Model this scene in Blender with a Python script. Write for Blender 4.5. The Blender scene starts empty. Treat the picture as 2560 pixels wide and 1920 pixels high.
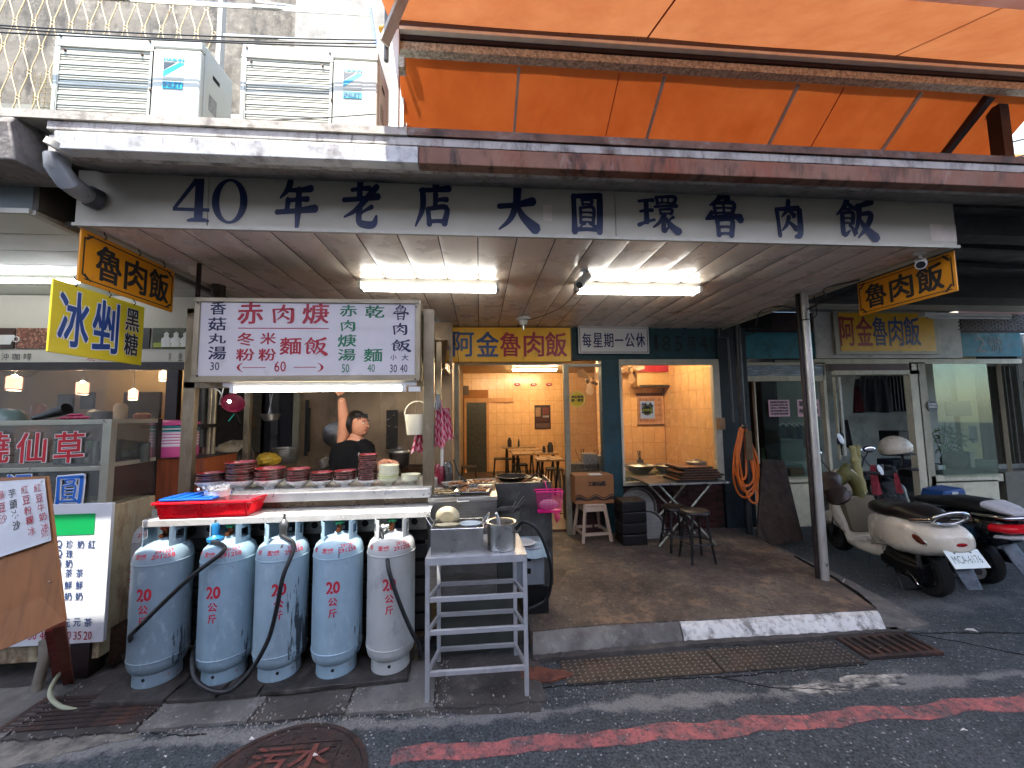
import bpy, bmesh, math, random
from mathutils import Vector, Matrix, Euler
random.seed(7)
R = math.radians
sc = bpy.context.scene
col = bpy.context.collection
# ---------------------------------------------------------------- camera
YAW, PIT, ROL = R(4.89), R(4.51), R(-.80)
CAM = Vector((0, 0, 1.75)); FPX = 965.0
_f = Vector((math.sin(YAW)*math.cos(PIT), math.cos(YAW)*math.cos(PIT), math.sin(PIT)))
_r0 = Vector((math.cos(YAW), -math.sin(YAW), 0)); _u0 = _r0.cross(_f)
_r = _r0*math.cos(ROL) + _u0*math.sin(ROL); _u = -_r0*math.sin(ROL) + _u0*math.cos(ROL)
cd = bpy.data.cameras.new('camera'); cam = bpy.data.objects.new('camera', cd); col.objects.link(cam)
cd.sensor_width = 36; cd.lens = 36*FPX/2560; cd.clip_end = 500; cd.clip_start = .05
mw = Matrix((_r, _u, -_f)).transposed().to_4x4(); mw.translation = CAM
cam.matrix_world = mw
sc.camera = cam
# ---------------------------------------------------------------- light
SUN = Vector((-.16, -.41, 1)).normalized()
w = bpy.data.worlds.new('World'); sc.world = w; w.use_nodes = True
nt = w.node_tree; bg = nt.nodes['Background']
sky = nt.nodes.new('ShaderNodeTexSky'); sky.sky_type = 'NISHITA'; sky.sun_disc = False
sky.sun_elevation = math.asin(SUN.z); sky.sun_rotation = math.atan2(SUN.x, SUN.y)
nt.links.new(sky.outputs[0], bg.inputs[0]); bg.inputs[1].default_value = .15
sl = bpy.data.lights.new('sun', 'SUN'); sl.energy = 4; sl.angle = R(.5); sl.color = (1, .95, .87)
so = bpy.data.objects.new('sun', sl); col.objects.link(so); so.rotation_euler = SUN.to_track_quat('Z', 'Y').to_euler()
sc.view_settings.view_transform = 'Standard'; sc.view_settings.look = 'None'
sc.view_settings.gamma = 1; sc.view_settings.use_curve_mapping = False
sc.view_settings.exposure = 1.95
sc.cycles.max_bounces = 7; sc.cycles.diffuse_bounces = 4; sc.cycles.transparent_max_bounces = 12
sc.cycles.sample_clamp_indirect = 6; sc.cycles.caustics_reflective = False; sc.cycles.caustics_refractive = False

def at(px, py, X=None, Y=None, Z=None):
    d = _f*FPX + _r*(px-1280) - _u*(py-960)
    t = (X-CAM.x)/d.x if X is not None else (Y-CAM.y)/d.y if Y is not None else (Z-CAM.z)/d.z
    return CAM + d*t
# ---------------------------------------------------------------- materials
def lin(h):
    h = h.lstrip('#'); o = []
    for i in (0, 2, 4):
        c = int(h[i:i+2], 16)/255; o.append(c/12.92 if c <= .04045 else ((c+.055)/1.055)**2.4)
    return (*o, 1)
MATS = {}
def mat(name, c, rough=.6, metal=0., var=.18, vs=6., bump=.0, bs=80., stain=None, emit=0., spec=.5, rnd=0., coat=0., vst=(1, 1, 1)):
    """stain: (colour, amount, scale, (sx,sy,sz), lo, hi)"""
    if name in MATS: return MATS[name]
    m = bpy.data.materials.new(name); m.use_nodes = True; n = m.node_tree.nodes; l = m.node_tree.links
    b = n['Principled BSDF']; c = lin(c) if isinstance(c, str) else (*c, 1)
    tc = n.new('ShaderNodeTexCoord'); co = tc.outputs['Object']
    if rnd:
        oi = n.new('ShaderNodeObjectInfo'); ad = n.new('ShaderNodeVectorMath'); ad.operation = 'MULTIPLY_ADD'
        l.new(oi.outputs['Random'], ad.inputs[0]); ad.inputs[1].default_value = (37, 53, 91); l.new(tc.outputs['Object'], ad.inputs[2]); co = ad.outputs[0]
    def noise(s, st=(1, 1, 1), d=5, ro=.6):
        mp = n.new('ShaderNodeMapping'); mp.inputs['Scale'].default_value = st; l.new(co, mp.inputs[0])
        q = n.new('ShaderNodeTexNoise'); q.inputs['Scale'].default_value = s; q.inputs['Detail'].default_value = d; q.inputs['Roughness'].default_value = ro
        l.new(mp.outputs[0], q.inputs['Vector']); return q.outputs['Fac']
    def ramp(v, lo, hi, a=0., z=1.):
        q = n.new('ShaderNodeMapRange'); q.inputs[1].default_value = lo; q.inputs[2].default_value = hi; q.inputs[3].default_value = a; q.inputs[4].default_value = z
        l.new(v, q.inputs[0]); return q.outputs[0]
    def mix(f, a, bb):
        q = n.new('ShaderNodeMix'); q.data_type = 'RGBA'
        for i, v in ((0, f), (6, a), (7, bb)):
            if hasattr(v, 'links'): l.new(v, q.inputs[i])
            else: q.inputs[i].default_value = v
        return q.outputs[2]
    sc_ = lambda k: (min(1, c[0]*k), min(1, c[1]*k), min(1, c[2]*k), 1)
    cur = mix(ramp(noise(vs, vst), .3, .7), sc_(1-var), sc_(1+var*.7))
    if rnd: cur = mix(oi.outputs['Random'], cur, mix(.5, cur, sc_(1-rnd)))
    if stain:
        for s in (stain if isinstance(stain, list) else [stain]):
            cur = mix(ramp(noise(s[2], s[3], 7, .68), s[4], s[5], 0, s[1]), cur, lin(s[0]))
    l.new(cur, b.inputs['Base Color'])
    l.new(ramp(noise(vs*2.3), .3, .7, max(0, rough-.1), min(1, rough+.1)), b.inputs['Roughness'])
    b.inputs['Metallic'].default_value = metal; b.inputs['Specular IOR Level'].default_value = spec
    if coat: b.inputs['Coat Weight'].default_value = coat; b.inputs['Coat Roughness'].default_value = .12
    if bump:
        q = n.new('ShaderNodeBump'); q.inputs['Strength'].default_value = min(1, bump); q.inputs['Distance'].default_value = .006*max(1, bump)
        l.new(noise(bs, (1, 1, 1), 4), q.inputs['Height']); l.new(q.outputs[0], b.inputs['Normal'])
    if emit:
        b.inputs['Emission Color'].default_value = c; b.inputs['Emission Strength'].default_value = emit
    MATS[name] = m; return m
def steel(name, c='#cfcfcb', rough=.32, var=.15, st=(1, 1, 12)):
    return mat(name, c, rough, 1., var, 5, .12, 30, stain=[('#6a6058', .4, 4, (1, 1, 1), .55, .85), ('#e8e8e4', .3, 9, st, .5, .75)])
def glass(name, tint=(1, 1, 1), refl=1.0, haze=.0, hc=(.5, .5, .5)):
    m = bpy.data.materials.new(name); m.use_nodes = True; n = m.node_tree.nodes; l = m.node_tree.links; n.clear()
    o = n.new('ShaderNodeOutputMaterial'); t = n.new('ShaderNodeBsdfTransparent'); t.inputs[0].default_value = (*tint, 1)
    g = n.new('ShaderNodeBsdfGlossy'); g.inputs['Roughness'].default_value = .03
    f = n.new('ShaderNodeFresnel'); f.inputs[0].default_value = 1.5
    mm = n.new('ShaderNodeMath'); mm.operation = 'MULTIPLY'; mm.inputs[1].default_value = refl; l.new(f.outputs[0], mm.inputs[0])
    x = n.new('ShaderNodeMixShader'); l.new(mm.outputs[0], x.inputs[0]); l.new(t.outputs[0], x.inputs[1]); l.new(g.outputs[0], x.inputs[2])
    d = n.new('ShaderNodeBsdfDiffuse'); d.inputs[0].default_value = (*hc, 1)
    ns = n.new('ShaderNodeTexNoise'); ns.inputs['Scale'].default_value = 5; ns.inputs['Detail'].default_value = 6
    mr = n.new('ShaderNodeMapRange'); l.new(ns.outputs[0], mr.inputs[0]); mr.inputs[1].default_value = .45; mr.inputs[2].default_value = .8; mr.inputs[3].default_value = haze*.5; mr.inputs[4].default_value = haze*2
    y = n.new('ShaderNodeMixShader'); l.new(mr.outputs[0], y.inputs[0]); l.new(x.outputs[0], y.inputs[1]); l.new(d.outputs[0], y.inputs[2])
    l.new(y.outputs[0], o.inputs[0]); return m
def fabric(name, c, tr=.5):
    m = bpy.data.materials.new(name); m.use_nodes = True; n = m.node_tree.nodes; l = m.node_tree.links; n.clear(); c = lin(c)
    o = n.new('ShaderNodeOutputMaterial'); a = n.new('ShaderNodeBsdfDiffuse'); b = n.new('ShaderNodeBsdfTranslucent'); x = n.new('ShaderNodeMixShader')
    tc = n.new('ShaderNodeTexCoord'); q = n.new('ShaderNodeTexNoise'); q.inputs['Scale'].default_value = 2.2; q.inputs['Detail'].default_value = 7; q.inputs['Roughness'].default_value = .65; l.new(tc.outputs['Object'], q.inputs['Vector'])
    r = n.new('ShaderNodeMapRange'); r.inputs[1].default_value = .3; r.inputs[2].default_value = .7; l.new(q.outputs[0], r.inputs[0])
    mx = n.new('ShaderNodeMix'); mx.data_type = 'RGBA'; l.new(r.outputs[0], mx.inputs[0])
    mx.inputs[6].default_value = (c[0]*.84, c[1]*.74, c[2]*.75, 1); mx.inputs[7].default_value = (min(1, c[0]*1.05), c[1]*1.15, c[2]*1.3, 1)
    wv = n.new('ShaderNodeTexWave'); wv.inputs['Scale'].default_value = 1.1; wv.inputs['Distortion'].default_value = 9; wv.inputs['Detail'].default_value = 4; wv.inputs['Detail Scale'].default_value = 1.6; l.new(tc.outputs['Object'], wv.inputs['Vector'])
    bp = n.new('ShaderNodeBump'); bp.inputs['Strength'].default_value = .35; bp.inputs['Distance'].default_value = .015; l.new(wv.outputs[1], bp.inputs['Height'])
    for k in (a, b): l.new(mx.outputs[2], k.inputs[0]); l.new(bp.outputs[0], k.inputs['Normal'])
    x.inputs[0].default_value = tr; l.new(a.outputs[0], x.inputs[1]); l.new(b.outputs[0], x.inputs[2]); l.new(x.outputs[0], o.inputs[0]); return m
def emitter(name, c, s):
    m = bpy.data.materials.new(name); m.use_nodes = True; b = m.node_tree.nodes['Principled BSDF']
    b.inputs['Base Color'].default_value = (.8, .8, .8, 1); b.inputs['Emission Color'].default_value = (*c, 1); b.inputs['Emission Strength'].default_value = s; return m
# ---------------------------------------------------------------- mesh helpers
class MB:
    def __init__(s): s.v = []; s.f = []; s.sm = []
    def add(s, vs, fs, smooth=False):
        o = len(s.v); s.v += [tuple(p) for p in vs]; s.f += [tuple(i+o for i in f) for f in fs]; s.sm += [smooth]*len(fs); return s
    def box(s, x0, y0, z0, x1, y1, z1):
        if x0 > x1: x0, x1 = x1, x0
        if y0 > y1: y0, y1 = y1, y0
        if z0 > z1: z0, z1 = z1, z0
        return s.add([(x0,y0,z0),(x1,y0,z0),(x1,y1,z0),(x0,y1,z0),(x0,y0,z1),(x1,y0,z1),(x1,y1,z1),(x0,y1,z1)],
              [(3,2,1,0),(4,5,6,7),(0,1,5,4),(1,2,6,5),(2,3,7,6),(3,0,4,7)])
    def obox(s, c, size, rot=(0, 0, 0)):
        M = Euler(rot).to_matrix(); c = Vector(c); sx, sy, sz = [q/2 for q in size]
        vs = [c + M @ Vector((a*sx, b*sy, d*sz)) for d in (-1, 1) for a, b in ((-1,-1),(1,-1),(1,1),(-1,1))]
        return s.add(vs, [(3,2,1,0),(4,5,6,7),(0,1,5,4),(1,2,6,5),(2,3,7,6),(3,0,4,7)])
    def bar(s, a, b, w, h=None, up=(0, 0, 1)):
        a = Vector(a); b = Vector(b); h = h or w; d = (b-a).normalized(); up = Vector(up)
        if abs(d.dot(up)) > .98: up = Vector((0, 1, 0))
        r = d.cross(up).normalized(); u = r.cross(d)
        vs = [p + r*(i*w/2) + u*(j*h/2) for p in (a, b) for i, j in ((-1,-1),(1,-1),(1,1),(-1,1))]
        return s.add(vs, [(0,1,2,3),(7,6,5,4),(4,5,1,0),(5,6,2,1),(6,7,3,2),(7,4,0,3)])
    def tube(s, pts, r, n=8, closed=False, caps=True, rs=None):
        pts = [Vector(p) for p in pts]; k = len(pts); vs = []; pr = None
        for i, p in enumerate(pts):
            if closed: d = (pts[(i+1) % k]-pts[i-1])
            else: d = pts[min(i+1, k-1)]-pts[max(i-1, 0)]
            d.normalize()
            if pr is None: pr = d.orthogonal().normalized()
            pr = (pr - d*pr.dot(d)); pr = pr.normalized() if pr.length > 1e-6 else d.orthogonal().normalized()
            q = d.cross(pr); rr = rs[i] if rs else r
            vs += [p + (pr*math.cos(2*math.pi*j/n) + q*math.sin(2*math.pi*j/n))*rr for j in range(n)]
        fs = []
        for i in range(k if closed else k-1):
            a = i*n; b = ((i+1) % k)*n
            fs += [(a+j, a+(j+1) % n, b+(j+1) % n, b+j) for j in range(n)]
        o = len(s.v); s.add(vs, fs, True)
        if caps and not closed: s.add([], []); s.f += [tuple(o+j for j in reversed(range(n))), tuple(o+(k-1)*n+j for j in range(n))]; s.sm += [False, False]
        return s
    def lathe(s, prof, c=(0, 0, 0), n=24, M=None, smooth=True):
        vs = []
        for r, z in prof:
            vs += [Vector((max(r, 1e-5)*math.cos(2*math.pi*j/n), max(r, 1e-5)*math.sin(2*math.pi*j/n), z)) for j in range(n)]
        if M: vs = [M @ v for v in vs]
        c = Vector(c); vs = [v + c for v in vs]
        fs = [(i*n+j, i*n+(j+1) % n, (i+1)*n+(j+1) % n, (i+1)*n+j) for i in range(len(prof)-1) for j in range(n)]
        return s.add(vs, fs, smooth)
    def cyl(s, a, b, r, n=16, r2=None):
        return s.tube([a, b], r, n, rs=[r, r2 if r2 is not None else r])
    def prism(s, poly, y0, y1, plane='xz', f=None):
        """poly of 2-D points, extruded between y0 and y1 along the missing axis"""
        g = f or {'xz': lambda a, b, t: (a, t, b), 'yz': lambda a, b, t: (t, a, b), 'xy': lambda a, b, t: (a, b, t)}[plane]
        n = len(poly); vs = [g(a, b, y0) for a, b in poly] + [g(a, b, y1) for a, b in poly]
        fs = [tuple(range(n)), tuple(reversed(range(n, 2*n)))] + [(i, n+i, n+(i+1) % n, (i+1) % n) for i in range(n)]
        return s.add(vs, fs)
    def loft(s, secs, n=20, caps=True, M=None):
        """secs: (x, yc, half_width, z0, z1, power)"""
        vs = []
        for x, yc, hw, z0, z1, p in secs:
            for j in range(n):
                t = 2*math.pi*j/n; c_, s_ = math.cos(t), math.sin(t)
                y = math.copysign(abs(c_)**(2/p), c_)*hw; z = math.copysign(abs(s_)**(2/p), s_)*(z1-z0)/2
                vs.append(Vector((x, yc+y, (z0+z1)/2+z)))
        if M: vs = [M @ v for v in vs]
        k = len(secs); o = len(s.v)
        s.add(vs, [(i*n+j, i*n+(j+1) % n, (i+1)*n+(j+1) % n, (i+1)*n+j) for i in range(k-1) for j in range(n)], True)
        if caps: s.f += [tuple(o+j for j in reversed(range(n))), tuple(o+(k-1)*n+j for j in range(n))]; s.sm += [True, True]
        return s
    def sphere(s, c, r, n=14, m=9, sc3=(1, 1, 1), M=None):
        c = Vector(c); vs = []
        for i in range(m+1):
            a = math.pi*i/m
            for j in range(n):
                t = 2*math.pi*j/n; v = Vector((math.sin(a)*math.cos(t)*sc3[0], math.sin(a)*math.sin(t)*sc3[1], math.cos(a)*sc3[2]))*r
                vs.append(c + (M @ v if M else v))
        return s.add(vs, [(i*n+j, i*n+(j+1) % n, (i+1)*n+(j+1) % n, (i+1)*n+j) for i in range(m) for j in range(n)], True)
    def ring(s, c, r, t, axis='z', n=28, k=6):
        f = {'z': lambda a: (math.cos(a)*r, math.sin(a)*r, 0), 'y': lambda a: (math.cos(a)*r, 0, math.sin(a)*r), 'x': lambda a: (0, math.cos(a)*r, math.sin(a)*r)}[axis]
        return s.tube([Vector(c)+Vector(f(2*math.pi*i/n)) for i in range(n)], t, k, closed=True)
    def mesh(s, name, off=(0, 0, 0)):
        me = bpy.data.meshes.new(name); ox, oy, oz = off
        me.from_pydata([(x-ox, y-oy, z-oz) for x, y, z in s.v], [], s.f)
        bm = bmesh.new(); bm.from_mesh(me); bmesh.ops.remove_doubles(bm, verts=bm.verts, dist=1e-6) if len(s.v) < 60000 else None
        bmesh.ops.recalc_face_normals(bm, faces=bm.faces); 
        for f in bm.faces: f.smooth = True
        bm.to_mesh(me); bm.free(); me.set_sharp_from_angle(angle=R(38)); return me
ROOTLOC = {}
def thing(name, label, cat, loc=(0, 0, 0), group=None, rz=0):
    o = bpy.data.objects.new(name, None); col.objects.link(o); o.location = loc; o.empty_display_size = .1
    o['label'] = label; o['category'] = cat; o.rotation_euler.z = rz
    if group: o['group'] = group
    ROOTLOC[o] = Vector(loc); return o
def part(name, mb, m, parent, local=False, bev=0., label=None):
    off = (0, 0, 0) if local else tuple(ROOTLOC.get(parent, (0, 0, 0)))
    o = bpy.data.objects.new(name, mb.mesh(name, off) if isinstance(mb, MB) else mb); col.objects.link(o); o.parent = parent
    ROOTLOC[o] = Vector(off)
    if m: (o.data.materials.append(m) if not o.data.materials else None)
    if bev: bevel(o, bev)
    if label: o['label'] = label
    return o
def bevel(o, w, seg=2):
    b = o.modifiers.new('bevel', 'BEVEL'); b.width = w; b.segments = seg; b.limit_method = 'ANGLE'; b.angle_limit = R(40); b.harden_normals = True
def solo(name, mb, m, label, cat, group=None, bev=0.):
    """a thing that is one mesh, origin at its lowest centre"""
    xs = [v[0] for v in mb.v]; ys = [v[1] for v in mb.v]; zs = [v[2] for v in mb.v]
    loc = ((min(xs)+max(xs))/2, (min(ys)+max(ys))/2, min(zs))
    o = bpy.data.objects.new(name, mb.mesh(name, loc)); col.objects.link(o); o.location = loc; o.data.materials.append(m)
    ROOTLOC[o] = Vector(loc); o['label'] = label; o['category'] = cat
    if group: o['group'] = group
    if bev: bevel(o, bev)
    return o
def struct(name, mb, m, bev=0.):
    o = bpy.data.objects.new(name, mb.mesh(name)); col.objects.link(o); o.data.materials.append(m); o['kind'] = 'structure'
    if bev: bevel(o, bev)
    ROOTLOC[o] = Vector((0, 0, 0)); return o
def piece(name, me, parent, loc, rot=None):
    o = bpy.data.objects.new(name, me); col.objects.link(o); o.parent = parent
    o.location = Vector(loc) - ROOTLOC.get(parent, Vector((0, 0, 0)))
    if rot: o.rotation_euler = rot
    ROOTLOC[o] = Vector(loc); return o
def tree_copy(o, parent=None):
    c = o.copy(); col.objects.link(c)
    if parent: c.parent = parent
    for ch in list(o.children): tree_copy(ch, c)
    return c
# ---------------------------------------------------------------- lettering
def textmesh(body, size=1., bold=0., shear=0., space=1., line=1., align='LEFT', wx=1.):
    c = bpy.data.curves.new('lettering', 'FONT'); c.body = body; c.size = 1; c.offset = bold; c.shear = shear
    c.space_character = space; c.space_line = line; c.align_x = align; c.resolution_u = 2
    o = bpy.data.objects.new('lettering', c); col.objects.link(o)
    me = bpy.data.meshes.new_from_object(o); bpy.data.objects.remove(o); bpy.data.curves.remove(c)
    vs = [(v.co.x*size*wx, v.co.y*size) for v in me.vertices]; fs = [tuple(p.vertices) for p in me.polygons]
    bpy.data.meshes.remove(me); return vs, fs
def fit_text(body, w, h, bold=.0, slant=0.):
    """text normalised to fill 0..w by 0..h"""
    vs, fs = textmesh(body, 1, bold)
    x0 = min(v[0] for v in vs); x1 = max(v[0] for v in vs); y0 = min(v[1] for v in vs); y1 = max(v[1] for v in vs)
    if y1-y0 < .3: y0, y1 = y0-.4, y1+.4      # a flat character such as the numeral one
    return [((x-x0)/(x1-x0)*w, (y-y0)/(y1-y0)*h + slant*((x-x0)/(x1-x0)-.5)*h) for x, y in vs], fs
class Let(MB):
    """collects flat lettering; put(body, quad corner points in 3-D)"""
    def put(s, body, tl, tr, br, bl, bold=.0, slant=0., off=.002, nrm=None):
        tl, tr, br, bl = [Vector(p) for p in (tl, tr, br, bl)]
        n = (tr-tl).cross(bl-tl).normalized()
        if n.dot(CAM-tl) < 0: n = -n
        w_, h_ = (tr-tl).length, (tl-bl).length; b0 = 0
        vs, fs = fit_text(body, 1, 1, b0, slant)
        ex = bold*.62
        sh = [(0, 0)] if ex <= 0 else [(-ex, -ex*.6), (ex, ex*.6), (ex, -ex*.6), (-ex, ex*.6), (0, 0)]
        for k, (dx, dy) in enumerate(sh):
            P = [(tl*(1-u-dx)+tr*(u+dx))*(v+dy) + (bl*(1-u-dx)+br*(u+dx))*(1-v-dy) + n*(off+.00012*k) for u, v in vs]
            s.add(P, fs)
        return s
    def wall(s, body, x0, z0, x1, z1, Y, bold=.0, slant=0., off=.002):
        return s.put(body, (x0, Y, z1), (x1, Y, z1), (x1, Y, z0), (x0, Y, z0), bold, slant, off)
    def px(s, body, x0, y0, x1, y1, Y, bold=.0, slant=0., off=.002):
        a = at(x0, y0, Y=Y); b = at(x1, y1, Y=Y); c = at(x1, y0, Y=Y); d = at(x0, y1, Y=Y)
        return s.wall(body, (a.x+d.x)/2, (b.z+d.z)/2, (b.x+c.x)/2, (a.z+c.z)/2, Y, bold, slant, off)
def letters(mb, m, parent, name='lettering', local=False):
    off = (0, 0, 0) if local else tuple(ROOTLOC.get(parent, (0, 0, 0)))
    me = bpy.data.meshes.new(name); me.from_pydata([(x-off[0], y-off[1], z-off[2]) for x, y, z in mb.v], [], mb.f); me.materials.append(m)
    o = bpy.data.objects.new(name, me); col.objects.link(o); o.parent = parent; ROOTLOC[o] = Vector(off); return o
# ---------------------------------------------------------------- shared materials
def asphalt_mat(name, red=None, paint=None, keep=.5):
    m = bpy.data.materials.new(name); m.use_nodes = True; n = m.node_tree.nodes; l = m.node_tree.links; b = n['Principled BSDF']
    tc = n.new('ShaderNodeTexCoord')
    def tex(t, s, **k):
        q = n.new(t); q.inputs['Scale'].default_value = s; l.new(tc.outputs['Object'], q.inputs['Vector'])
        for a, v in k.items(): q.inputs[a].default_value = v
        return q
    def mr(v, a, z, c=0., d=1.):
        q = n.new('ShaderNodeMapRange'); l.new(v, q.inputs[0]); q.inputs[1].default_value = a; q.inputs[2].default_value = z; q.inputs[3].default_value = c; q.inputs[4].default_value = d; return q.outputs[0]
    def mx(f, a, c):
        q = n.new('ShaderNodeMix'); q.data_type = 'RGBA'
        for i, v in ((0, f), (6, a), (7, c)):
            l.new(v, q.inputs[i]) if hasattr(v, 'links') else setattr(q.inputs[i], 'default_value', v)
        return q.outputs[2]
    def mul(a, c):
        q = n.new('ShaderNodeMath'); q.operation = 'MULTIPLY'; l.new(a, q.inputs[0]); l.new(c, q.inputs[1]) if hasattr(c, 'links') else setattr(q.inputs[1], 'default_value', c); return q.outputs[0]
    big = tex('ShaderNodeTexNoise', 1.3, Detail=8, Roughness=.62).outputs['Fac']
    mid = tex('ShaderNodeTexNoise', 14, Detail=6, Roughness=.7).outputs['Fac']
    fine = tex('ShaderNodeTexNoise', 62, Detail=3, Roughness=.8).outputs['Fac']
    v = tex('ShaderNodeTexVoronoi', 48); 
    c = mx(mr(big, .35, .65), (.030, .039, .043, 1), (.060, .070, .074, 1))
    c = mx(mr(mid, .45, .7), c, (.086, .096, .098, 1))
    c = mx(mr(fine, .40, .52, .85, 0), c, (.012, .014, .020, 1)); c = mx(mr(fine, .58, .70, 0, .6), c, (.17, .18, .18, 1))
    spk = mul(mr(v.outputs['Color'], .72, .80), mr(v.outputs['Distance'], .32, .2))
    c = mx(mul(spk, .7), c, (.36, .36, .35, 1))
    v2 = tex('ShaderNodeTexVoronoi', 17)
    c = mx(mul(mr(v2.outputs['Color'], .86, .9), mr(v2.outputs['Distance'], .16, .1)), c, (.42, .41, .38, 1))
    if not red:
        # thin worn cement washed over the tarmac along the drain, and over the scooter stand
        sp = n.new('ShaderNodeSeparateXYZ'); l.new(tc.outputs['Object'], sp.inputs[0])
        def tri(v, cen, hw):
            q = n.new('ShaderNodeMath'); q.operation = 'SUBTRACT'; l.new(v, q.inputs[0]); q.inputs[1].default_value = cen
            a = n.new('ShaderNodeMath'); a.operation = 'ABSOLUTE'; l.new(q.outputs[0], a.inputs[0]); return mr(a.outputs[0], hw, 0)
        wash = tex('ShaderNodeTexNoise', 2.6, Detail=9, Roughness=.68).outputs['Fac']
        for cen, hw, lo, hi, colr, amt in ((2.40, .26, .98, 1.08, (.20, .195, .185, 1), .75), (3.3, .75, .98, 1.2, (.17, .17, .17, 1), .7)):
            sm_ = n.new('ShaderNodeMath'); l.new(mul(tri(sp.outputs[1], cen, hw), .62), sm_.inputs[0]); l.new(wash, sm_.inputs[1]); c = mx(mul(mul(mr(sm_.outputs[0], lo, hi), amt), mr(fine, .36, .5, .5, 1)), c, colr)
    if red:
        wr = mul(mr(mid, .62, .46, .15, 1), mr(tex('ShaderNodeTexNoise', 3.2, Detail=8, Roughness=.8).outputs['Fac'], .35, .56)) ; wr = mul(wr, mr(fine, .32, .45, .35, 1))
        c = mx(wr, c, lin(red))
    l.new(c, b.inputs['Base Color']); b.inputs['Roughness'].default_value = .82; b.inputs['Specular IOR Level'].default_value = .35
    bp = n.new('ShaderNodeBump'); bp.inputs['Strength'].default_value = .9; bp.inputs['Distance'].default_value = .006
    ad = n.new('ShaderNodeMath'); l.new(fine, ad.inputs[0]); l.new(mid, ad.inputs[1]); l.new(ad.outputs[0], bp.inputs['Height']); l.new(bp.outputs[0], b.inputs['Normal'])
    return m
ASPH = asphalt_mat('asphalt')
REDP = asphalt_mat('asphalt_red_paint', red='#a8605c')
CONC = mat('concrete', '#6d6a66', .85, var=.45, vs=5, bump=.8, bs=45, stain=[('#2a2725', .8, 2.5, (1, 1, 1), .48, .66), ('#9a9892', .5, 9, (1, 1, 1), .56, .72)])
CONCD = mat('concrete_dark', '#4b4743', .85, var=.45, vs=6, bump=1., bs=38, stain=[('#1c1918', .85, 3, (1, 1, 1), .45, .62), ('#827d76', .45, 12, (1, 1, 1), .56, .7)])
FORE = mat('forecourt_concrete', '#5b5148', .72, var=.55, vs=1.6, bump=1., bs=45, stain=[('#2a211c', .9, 1.1, (1, 1, 1), .44, .66), ('#2b2320', .6, 17, (1, 1, 1), .54, .68), ('#9a8878', .45, 38, (1, 1, 1), .56, .66), ('#8b6f5a', .55, 5, (1, 1, 1), .5, .66), ('#3a3431', .7, 14, (1, 1, 1), .52, .62)])
WKERB = mat('worn_white_paint', '#c9c8c2', .7, var=.12, vs=8, bump=.6, bs=50, stain=[('#55504b', .85, 7, (1, 1, 1), .5, .62), ('#8a8680', .5, 25, (1, 1, 1), .5, .6)])
IRON = mat('rusty_iron', '#3b2f2c', .7, .35, var=.4, vs=9, bump=.7, bs=70, stain=[('#74432f', .6, 6, (1, 1, 1), .5, .68), ('#1b1715', .6, 18, (1, 1, 1), .52, .64)])
CHEQ = mat('checker_plate_iron', '#43403e', .6, .5, var=.35, vs=5, bump=.3, bs=90, stain=[('#6b4a3b', .55, 3, (1, 1, 1), .52, .68), ('#211e1d', .7, 8, (1, 1, 1), .5, .64)])
BLACK = mat('black_void', '#0a0a0a', .9, var=0)
CEIL = mat('ceiling_plank', '#efe0cf', .3, var=.08, vs=1.6, bump=.6, bs=3.0, rnd=.06, stain=[('#a08d7e', .22, 1.8, (1, 1, 1), .5, .8), ('#a8968a', .25, 16, (1, .25, 1), .6, .75)])
FASC = mat('fascia_panel', '#b6b09e', .55, var=.06, vs=3, stain=[('#97917f', .4, 2.5, (1, 1, 3), .45, .8), ('#55524b', .5, 30, (1, 1, .3), .68, .8)])
GUT = mat('rain_gutter_metal', '#a5a29c', .6, .1, var=.15, vs=5, bump=.4, bs=40, stain=[('#3b3632', .85, 4, (1.5, 1, 1), .48, .66), ('#1f1b19', .8, 22, (1, 1, .22), .54, .68), ('#6f4a38', .5, 6, (1, 1, 1), .55, .7)])
ROOFC = mat('roof_concrete', '#85807a', .85, var=.3, vs=5, bump=.8, bs=30, stain=[('#2d2926', .8, 5, (1, 1, 1), .48, .66), ('#55504a', .7, 18, (1, 1, .3), .52, .68)])
ALU = mat('aged_aluminium', '#8f8a78', .45, .35, var=.15, vs=6, stain=[('#4c463c', .6, 7, (1, 1, .4), .52, .7)])
ALUW = mat('white_aluminium', '#b5b2a4', .5, .1, var=.1, vs=6, stain=[('#6d675b', .55, 6, (1, 1, .5), .52, .74)])
STEEL = steel('brushed_steel'); STEELD = steel('grimy_steel', '#8a8884', .42, .25)
STEELB = mat('blued_steel', '#6e6e6c', .4, .9, var=.25, vs=6, bump=.1, stain=[('#2c2723', .6, 5, (1, 1, 1), .5, .7)])
WHITE = mat('white_paint', '#d6d6d2', .5, var=.06, vs=5, stain=[('#8e8a82', .4, 8, (1, 1, .5), .58, .8)])
BLKP = mat('black_plastic', '#101012', .4, var=.2, vs=8)
BLKR = mat('black_rubber', '#15171a', .45, var=.2, vs=12)
NAVY = mat('navy_paint', '#0c1a3e', .5, var=.2, vs=30)
REDL = mat('red_paint', '#a01228', .5, var=.15, vs=30)
GRNL = mat('green_paint', '#0f6b45', .5, var=.15, vs=30)
BLKL = mat('black_paint', '#0d0c14', .5, var=.1, vs=30)
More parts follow.
